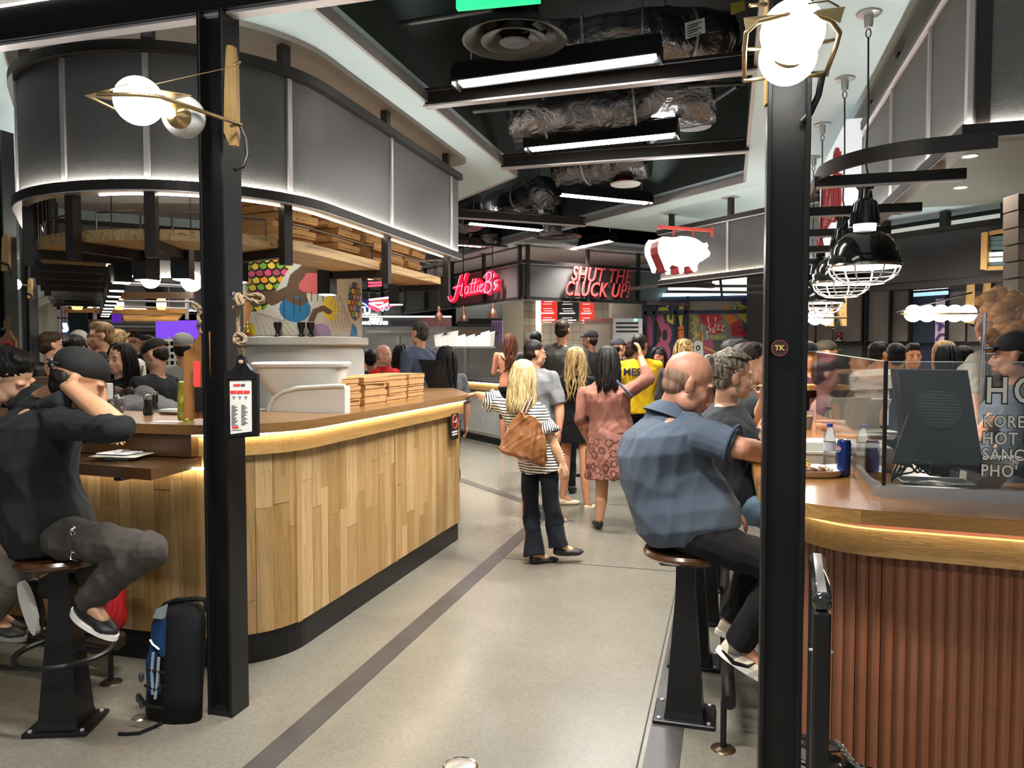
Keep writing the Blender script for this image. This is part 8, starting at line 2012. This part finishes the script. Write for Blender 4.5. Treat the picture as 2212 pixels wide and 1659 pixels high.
b = MB(); b.tube([at(1078, 976, 5.55), at(1120, 995, 5.51), at(1180, 1012, 5.50)], .003, 5); b.tube([at(1160, 930, 5.53), at(1152, 965, 5.51), at(1146, 1000, 5.50)], .0025, 5); b.build('seam', mat('strap_brown', (.12, .04, .015), .4), t, smooth=True)

# woman in the rose lace cardigan
def lace():
    m = bpy.data.materials.new('rose_lace'); N = NT(m); co = N.coords(); sp = N.new('SeparateXYZ'); N.lk(co, sp.inputs[0])
    v = N.new('TexVoronoi'); v.inputs['Scale'].default_value = 13; N.lk(co, v.inputs['Vector']); v2 = N.new('TexVoronoi'); v2.inputs['Scale'].default_value = 38; N.lk(co, v2.inputs['Vector'])
    w1 = N.math('FRACT', N.math('MULTIPLY', sp.outputs[0], 55)); ring = N.math('LESS_THAN', N.math('ABSOLUTE', N.math('SUBTRACT', v.outputs['Distance'], .42)), .09); fine = N.math('LESS_THAN', v2.outputs['Distance'], .28)
    low = N.math('LESS_THAN', sp.outputs[2], .10); mid = N.math('LESS_THAN', sp.outputs[2], .5)
    pat = N.math('MAXIMUM', N.math('MULTIPLY', N.math('MAXIMUM', ring, fine), low), N.math('MULTIPLY', N.math('GREATER_THAN', w1, .6), N.math('MULTIPLY', mid, N.math('SUBTRACT', .45, N.math('MULTIPLY', low, .45)))))
    N.lk(N.mix(pat, (.27, .115, .085), (.10, .03, .022)), N.b.inputs['Base Color']); N.b.inputs['Roughness'].default_value = .85; N.bump(pat, .4, .01); return m
J = dict(f=gdir(18), s=1.0, hd=at(1312, 782, 6.75), nk=at(1310, 828, 6.75), pv=at(1320, 932, 6.78), sR=at(1352, 848, 6.66), sL=at(1264, 850, 6.85), eR=at(1400, 818, 6.62), wR=at(1384, 772, 6.72), eL=at(1252, 905, 6.85), wL=at(1268, 945, 6.95),
         hR=at(1340, 945, 6.72), hL=at(1302, 945, 6.85), kR=at(1362, 1060, 6.72), aR=at(1382, 1134, 6.72), kL=at(1300, 1060, 6.82), aL=at(1295, 1122, 6.80), tR=gdir(20), tL=gdir(-5), hdR=V((-.15, 0, 1)), pnR=gdir(-60))
PW, Mh = person('standing woman with long black hair in a knee length rose lace cardigan, arm raised', J, '#bb8a6a', ('straight', '#050505'), 'x', .78, ('skirt', 'x', .42), '#0c0b0b', w=1.22, vox=.0095, look=gdir(-5), topmat=cloth((.27, .115, .085), 'rose_knit'), botmat=lace(), hem=-.02, hl=.25, hairc2='#14110f', fold=.008)
b = MB(); b.tube([at(1332, 822, 6.55), at(1348, 840, 6.52), at(1366, 858, 6.58)], .011, 6); b.build('blue_strap', mat('denim_strap', (.05, .08, .16), .6), PW, smooth=True)
# blonde in black dress
J = stand(1243, 778, 7.9, 8, wd=.92); J.update(aL=at(1216, 1075, 7.9), aR=at(1268, 1088, 7.75), kL=at(1222, 1010, 7.9), kR=at(1262, 1015, 7.8), tL=gdir(75), tR=gdir(30))
person('standing woman with long wavy blonde hair and a short black dress, bare legs', J, '#b98463', ('wavy', '#7d6340'), '#08080a', .0, ('skirt', '#08080a', .22), '#c9b79c', w=.98, vox=.0105, hl=.40, hairc2='#c2a671', look=gdir(0))
# man in grey tee between them
J = stand(1156, 765, 7.2, 30); J.update(eR=at(1210, 880, 7.05), wR=at(1208, 930, 7.0), aL=at(1136, 1112, 7.25), aR=at(1200, 1118, 7.1), tL=gdir(10), tR=gdir(75))
person('stocky man in a grey tee and dark shorts looking right, behind the striped woman', J, '#b98568', ('crop', '#17120f'), '#75777a', .5, ('shorts', '#14161b'), '#101114', w=1.22, vox=.0105, look=gdir(72), face=dict(brow='#1a1410'), sole='#d8d8d8')
# tall man
person('tall man in a dark grey tee seen from behind, tallest in the queue', stand(1215, 716, 8.6, 5), '#b98568', ('short', '#20160f'), '#35332f', .5, ('pants', '#1d222b'), '#111111', w=1.1, vox=.0115, look=gdir(20))
# bare backed woman
J = stand(1100, 738, 12.4, 0, arms='front'); P_, M_ = person('woman with long brown hair and a bare back in black shorts at the far stall', J, '#b4785a', ('wavy', '#3a1d12'), None, 0, ('shorts', '#08090b'), '#bda88c', w=1.0, vox=.014, hl=.48, hairc2='#6a3a26', look=gdir(-25))
b = MB()
for s_ in (-1, 1): X = V((J['f'].y, -J['f'].x, 0)); b.tube([J['nk'] + X * s_ * .14 - J['f'] * .10 - V((0, 0, .06)), J['pv'].lerp(J['nk'], .55) - J['f'] * .145 - X * s_ * .02, J['pv'].lerp(J['nk'], .35) - X * s_ * .15 - J['f'] * .05], .010, 5)
b.build('cross_straps', M_black, P_)
# yellow vest man
J = stand(1383, 748, 8.3, 20); P_, M_ = person('man in a yellow basketball vest with black lettering, behind the raised arm', J, '#a87352', ('crop', '#120e0c'), '#c9a512', .0, ('pants', '#15151a'), '#111111', w=1.1, vox=.0115, look=gdir(40))
q = J['nk'].lerp(J['pv'], .22) - J['f'] * .145; text('MES', .11, facing(q - _R * .06, -J['f'].x, -J['f'].y), mat('print_navy', (.03, .02, .06), .6), 'lettering', P_, .002, offset=.003)
# woman carrying tray
J = stand(1422, 775, 9.0, 185, arms='front'); P_, M_ = person('dark haired woman in a black vest top facing the viewer with a tray of food', J, '#b8755c', ('long', '#120d0b'), '#0a0a0c', .0, ('pants', '#101216'), '#111111', w=1.05, vox=.0115, look=gdir(190) + V((0, 0, -.35)), face=dict(closed=True), hl=.22)
c_ = (J['wL'] + J['wR']) / 2 + J['f'] * .10 + V((0, 0, .03)); t = thing('food_tray', c_, 'steel tray of breaded chicken carried by the woman in the black vest top', 'tray'); b = MB(); b.box(c_, (.40, .26, .015), rz=TH, bev=.004); b.build('tray', M_steel, t); random.seed(8)
for k in range(7): b = MB(); b.ell(c_ + V((random.uniform(-.14, .14), random.uniform(-.08, .08), .03)), (.045, .035, .025), nu=10, nv=6); b.build('chicken_piece', mat('breaded', (.55, .32, .12), .6), t, smooth=True, angle=180)
# generic figures: (px, py head centre, d, deg, label, skin, hair style, hair colour, top, sleeve, kwargs)
CAST = [
 (1477, 762, 7.6, 5, 'person with blonde and brown braided hair above the bald man', '#8a5a3c', 'curly', '#3a2413', '#2c2a2a', .5, dict(hairc2='#d8b070', hl=.06, w=1.0)),
 (1157, 737, 10.2, 0, 'person with short black hair half hidden behind the man in the grey tee', '#b98568', 'short', '#0c0a09', '#26282c', .5, {}),
 (1274, 735, 9.8, -60, 'man in a black baseball cap in the queue, beside the tall man', '#7d5540', 'cap', '#0b0b0c', '#18191b', .5, {}),
 (1336, 752, 9.6, 60, 'person in a grey cap in front of the yellow vest', '#b98568', 'cap', '#34383c', '#1c1d20', .5, {}),
 (1358, 760, 9.9, 10, 'person with brown hair just left of the yellow vest man', '#b98568', 'short', '#2a1812', '#3a2c28', .5, {}),
 (830, 768, 9.0, 120, 'bald man in a bright red polo with a black cross-body strap', '#cf9c84', 'bald', '#8a6a58', '#b3140f', .5, dict(arms='crossed', w=1.2, face=dict(brow='#6a4a38'), belly=.06, collar='#a8120e', strap=True)),
 (906, 722, 8.3, -55, 'tall man in a blue-grey tee with dark grey hair beyond the tablet', '#c48f74', 'short', '#1e1a18', '#3c4256', .5, dict(w=.98, face=dict(brow='#2a201a'), hairc2='#4a443e')),
 (963, 775, 8.2, -20, 'woman with long black hair in a grey top, right of the tablet', '#b98568', 'straight', '#08070a', '#55555a', .5, dict(hl=.38)),
 (868, 768, 9.4, 15, 'woman with black hair and a bare arm raised, behind the red polo', '#b98568', 'straight', '#090708', '#0e0e10', 0, dict(hl=.25)),
 (802, 778, 9.6, 0, 'person with black hair left of the man in red', '#b98568', 'short', '#0b0909', '#15161a', .5, {}),
 (786, 775, 10.4, 0, 'dark haired person partly hidden by the mural shelf', '#b98568', 'short', '#0b0909', '#20242c', .5, {}),
 (111, 748, 7.2, 38, 'young man with short brown hair and a black tee, seen from behind on the left', '#c8967a', 'short', '#2e1f15', '#0d0d0f', .5, dict(w=1.02, face=True)),
 (163, 758, 6.6, 185, 'man with black quiff looking down, behind the black cap', '#c8967a', 'short', '#0b0a0a', '#1b2230', .5, dict(look=(186, -.55), face=dict(closed=True))),
 (172, 738, 8.4, 0, 'person in a white cap among the left crowd', '#b98568', 'cap', '#d6d4cc', '#1d1f24', .5, {}),
 (217, 728, 6.8, 238, 'tall man with black rimmed glasses and a black tee on the left', '#c8967a', 'short', '#4a3624', '#0c0c0e', .5, dict(w=1.12, face=dict(glasses=True, brow='#4a3624'), hairc2='#8a6a48')),
 (258, 740, 7.4, 10, 'woman with pinned up blonde hair and a white top, seen from behind', '#c8967a', 'bunlow', '#5e4a32', '#b7b2ab', .5, dict(hairc2='#a88a60')),
 (290, 742, 9.0, 175, 'bearded man with glasses in a black tee far back on the left', '#c8967a', 'short', '#1e1610', '#121418', .5, dict(w=1.1, face=dict(glasses=True, beard='#2a1a12'), look=(175, .15))),
 (259, 778, 6.0, 195, 'woman with long straight black hair and a black top facing the viewer', '#cf9f86', 'straight', '#0a0808', '#08080a', .6, dict(hl=.34, face=dict(lips=(.5, .18, .16)), w=.92)),
 (336, 768, 5.9, -78, 'cook in a black cap and charcoal shirt working behind the left counter', '#cf9f84', 'cap', '#0a0a0b', '#26282b', .55, dict(arms='front', w=1.12, look=(-80, -.5), face=dict(closed=True), hl=-1)),
 (398, 752, 6.4, 0, 'kitchen worker in a grey cap behind the wooden paddle', '#c8967a', 'cap', '#8c8d8e', '#7d7c78', .5, {}),
 (54, 755, 9.5, 185, 'person in a pale cap far back between the left columns', '#b98568', 'cap', '#c8b49a', '#4a3c3a', .5, {}),
 (96, 760, 8.8, 10, 'person with curly brown hair behind the young man in black', '#b98568', 'short', '#4a3622', '#2a2226', .5, {}),
 (201, 748, 8.8, 190, 'person with long brown hair behind the man with glasses', '#c8967a', 'long', '#2a1a14', '#1a1a1e', .5, dict(hl=.2)),
 (318, 746, 10.0, 185, 'person in black far back beside the steel oven', '#b98568', 'short', '#241a14', '#0c0c0e', .5, {}),
 (1900, 768, 7.4, 75, 'young man in a white tee in profile at the dining tables on the right', '#b8835e', 'short', '#0e0c0c', '#a8a49c', .5, dict(face=True, sit=1)),
 (1935, 773, 7.0, 20, 'person with black hair and dark collar seen from behind at the dining tables', '#b8835e', 'short', '#0c0b0b', '#3a4048', .5, dict(sit=1)),
 (1971, 771, 7.6, 190, 'young man in a white tee facing the viewer with a dark strap', '#c08a68', 'short', '#0e0c0c', '#b0aca4', .5, dict(face=dict(lips=(.4, .14, .12)), sit=1, strap=True)),
 (2036, 768, 7.2, -25, 'blonde woman in an orange top at the dining tables', '#c8967a', 'long', '#7a5f3e', '#c27a20', .5, dict(sit=1, hl=.18, hairc2='#bfa070')),
 (2045, 778, 6.8, -10, 'woman with black hair in front of the blonde in orange', '#b8835e', 'straight', '#0a0909', '#2c2a2c', .5, dict(sit=1, hl=.12)),
 (2078, 778, 6.9, 0, 'woman with dark hair tied low, right of the pair at the tables', '#b8835e', 'bunlow', '#0d0b0b', '#9c9c90', .5, dict(sit=1)),
 (1745, 770, 6.4, 185, 'man in a purple checked shirt behind the glass side pane', '#b8835e', 'cap', '#101012', '#4c2f38', .6, dict(sit=1, w=1.15, arms='front')),
 (1787, 765, 7.0, 100, 'person in a brown cap next to the man in the purple shirt', '#b8835e', 'cap', '#3c3226', '#40404a', .5, dict(sit=1)),
 (1722, 758, 7.6, 180, 'person in yellow just right of the black column', '#c8967a', 'short', '#2a1a12', '#9a8a20', .5, dict(sit=1)),
 (1785, 812, 5.9, 95, 'diner with pinkish shirt leaning forward behind the foam boxes', '#c89078', 'short', '#2a1c14', '#8a6a66', .5, dict(sit=1, arms='front')),
]
for px, py, d, deg, lb, sk, hs_, hc_, tp, sl, kw in CAST:
    kw = dict(kw); J = stand(px, py, d, deg, arms=kw.pop('arms', 'down'), wd=1 + .35 * (kw.get('w', 1) - 1)); st_ = kw.pop('strap', False)
    if kw.pop('sit', 0):
        p = J['hd'].copy(); J['pv'] = V((p.x, p.y, max(.45, p.z - .72))) ; f = J['f']; X = V((f.y, -f.x, 0))
        for S_, k in (('L', -1), ('R', 1)): J['h' + S_] = J['pv'] + X * k * .09; J['k' + S_] = J['pv'] + f * .42 + X * k * .1; J['a' + S_] = J['pv'] + f * .40 + X * k * .1 - V((0, 0, .40)); J['t' + S_] = f
    lk = kw.pop('look', None); lk = gdir(deg) if lk is None else gdir(lk[0]) + V((0, 0, lk[1]))
    P_, M_ = person(lb, J, sk, (hs_, hc_), tp, sl, ('pants', '#16181c'), '#111111', vox=.0115 if d < 9 else .014, look=lk, **kw)
    if st_:
        X = V((J['f'].y, -J['f'].x, 0)); b = MB(); w_ = kw.get('w', 1); pts = [(.55, -.10, -.09), (.92, .04, -.06), (.95, .04, .02), (.8, 0, .135 * w_), (.55, -.05, .16 * w_ + .02), (.3, -.12, .15 * w_)]
        b.tube([J['pv'].lerp(J['nk'], a_) + X * (b_ + .06) * 1.3 + J['f'] * (c_ + .012) for a_, b_, c_ in pts], .020, 6); b.build('shoulder_strap', M_black, P_, smooth=True)
# worker bending over inside the left kiosk, back and hair band showing
J = stand(262, 868, 5.0, -75, arms='front'); p = at(378, 905, 5.2); J.update(pv=V((p.x, p.y, .95)), nk=at(292, 868, 5.05), hd=at(258, 878, 5.0)); X = V((J['f'].y, -J['f'].x, 0))
for S_, k in (('L', -1), ('R', 1)): J['s' + S_] = J['nk'] + X * k * .17 + V((.03, 0, -.03)); J['e' + S_] = J['s' + S_] + V((-.02, 0, -.26)); J['w' + S_] = J['e' + S_] + J['f'] * .15 - V((0, 0, .15)); J['h' + S_] = J['pv'] + X * k * .09; J['k' + S_] = V((J['h' + S_].x, J['h' + S_].y, .5)); J['a' + S_] = V((J['h' + S_].x, J['h' + S_].y, .085))
J['s'] = 1.05; J['bend'] = -.05
P_, M_ = person('worker in a grey tee bending over with a white hair band, behind the soy bottles', J, '#c8967a', ('bunlow', '#2a1c16'), '#6c6d6f', .5, ('pants', '#16181c'), '#111111', vox=.009, look=gdir(-75) + V((0, 0, -1.2)), w=1.15)
b = MB(); b.tube([M_ @ V((.083 * cos(a), -.01, .05 + .088 * sin(a))) for a in [pi * j / 14 for j in range(15)]], .007, 6); b.build('hair_band', M_wt, P_, smooth=True)
# server in white behind the till and capped worker at the right edge
J = stand(2140, 700, 4.7, -110, arms='down'); J.update(sR=at(2112, 790, 4.6), eR=at(2108, 850, 4.5), wR=at(2112, 905, 4.4), sL=at(2170, 790, 4.9), eL=at(2180, 860, 4.9), wL=at(2140, 900, 4.7), nk=at(2142, 765, 4.75))
person('server in a white shirt standing between the wire rack post and the till', J, '#c8967a', ('crop', '#2a1c14'), '#b4b0a4', .56, ('pants', '#101114'), '#111111', vox=.009, w=1.15)
J = stand(2192, 772, 3.9, -60, arms='front'); J['wR'] = at(2125, 925, 3.75); J['eR'] = at(2155, 900, 3.85); J['wL'] = at(2150, 950, 3.9)
person('bearded worker in a black cap and grey shirt at the right edge', J, '#c08a6e', ('cap', '#17181a'), '#5c636e', .56, ('pants', '#101114'), '#111111', vox=.0085, w=1.2, look=gdir(-50), face=dict(beard='#3a2c22'), hk=1.03)
# dining table tops on the right
for px0, px1, py, d, lb in ((1700, 1755, 828, 6.4, 'dining table with oak top behind the orange juice'), (1880, 2060, 800, 7.2, 'long dining table where the young men sit')):
    a_, c_ = at(px0, py, d), at(px1, py, d); c_.z = a_.z; t = thing('dining_table', ((a_ + c_) / 2).xy.to_3d(), lb, 'table'); zt = a_.z
    b = MB(); b.box((a_ + c_) / 2 + V((0, 0, -.02)), ((c_ - a_).length + .3, .8, .04), rz=TH); b.build('table_top', M_oak_h, t)
    for s_ in (.15, .85): q = a_.lerp(c_, s_); b = MB(); b.box((q.x, q.y, (zt - .04) / 2), (.08, .08, zt - .04)); b.build('leg', M_black, t)
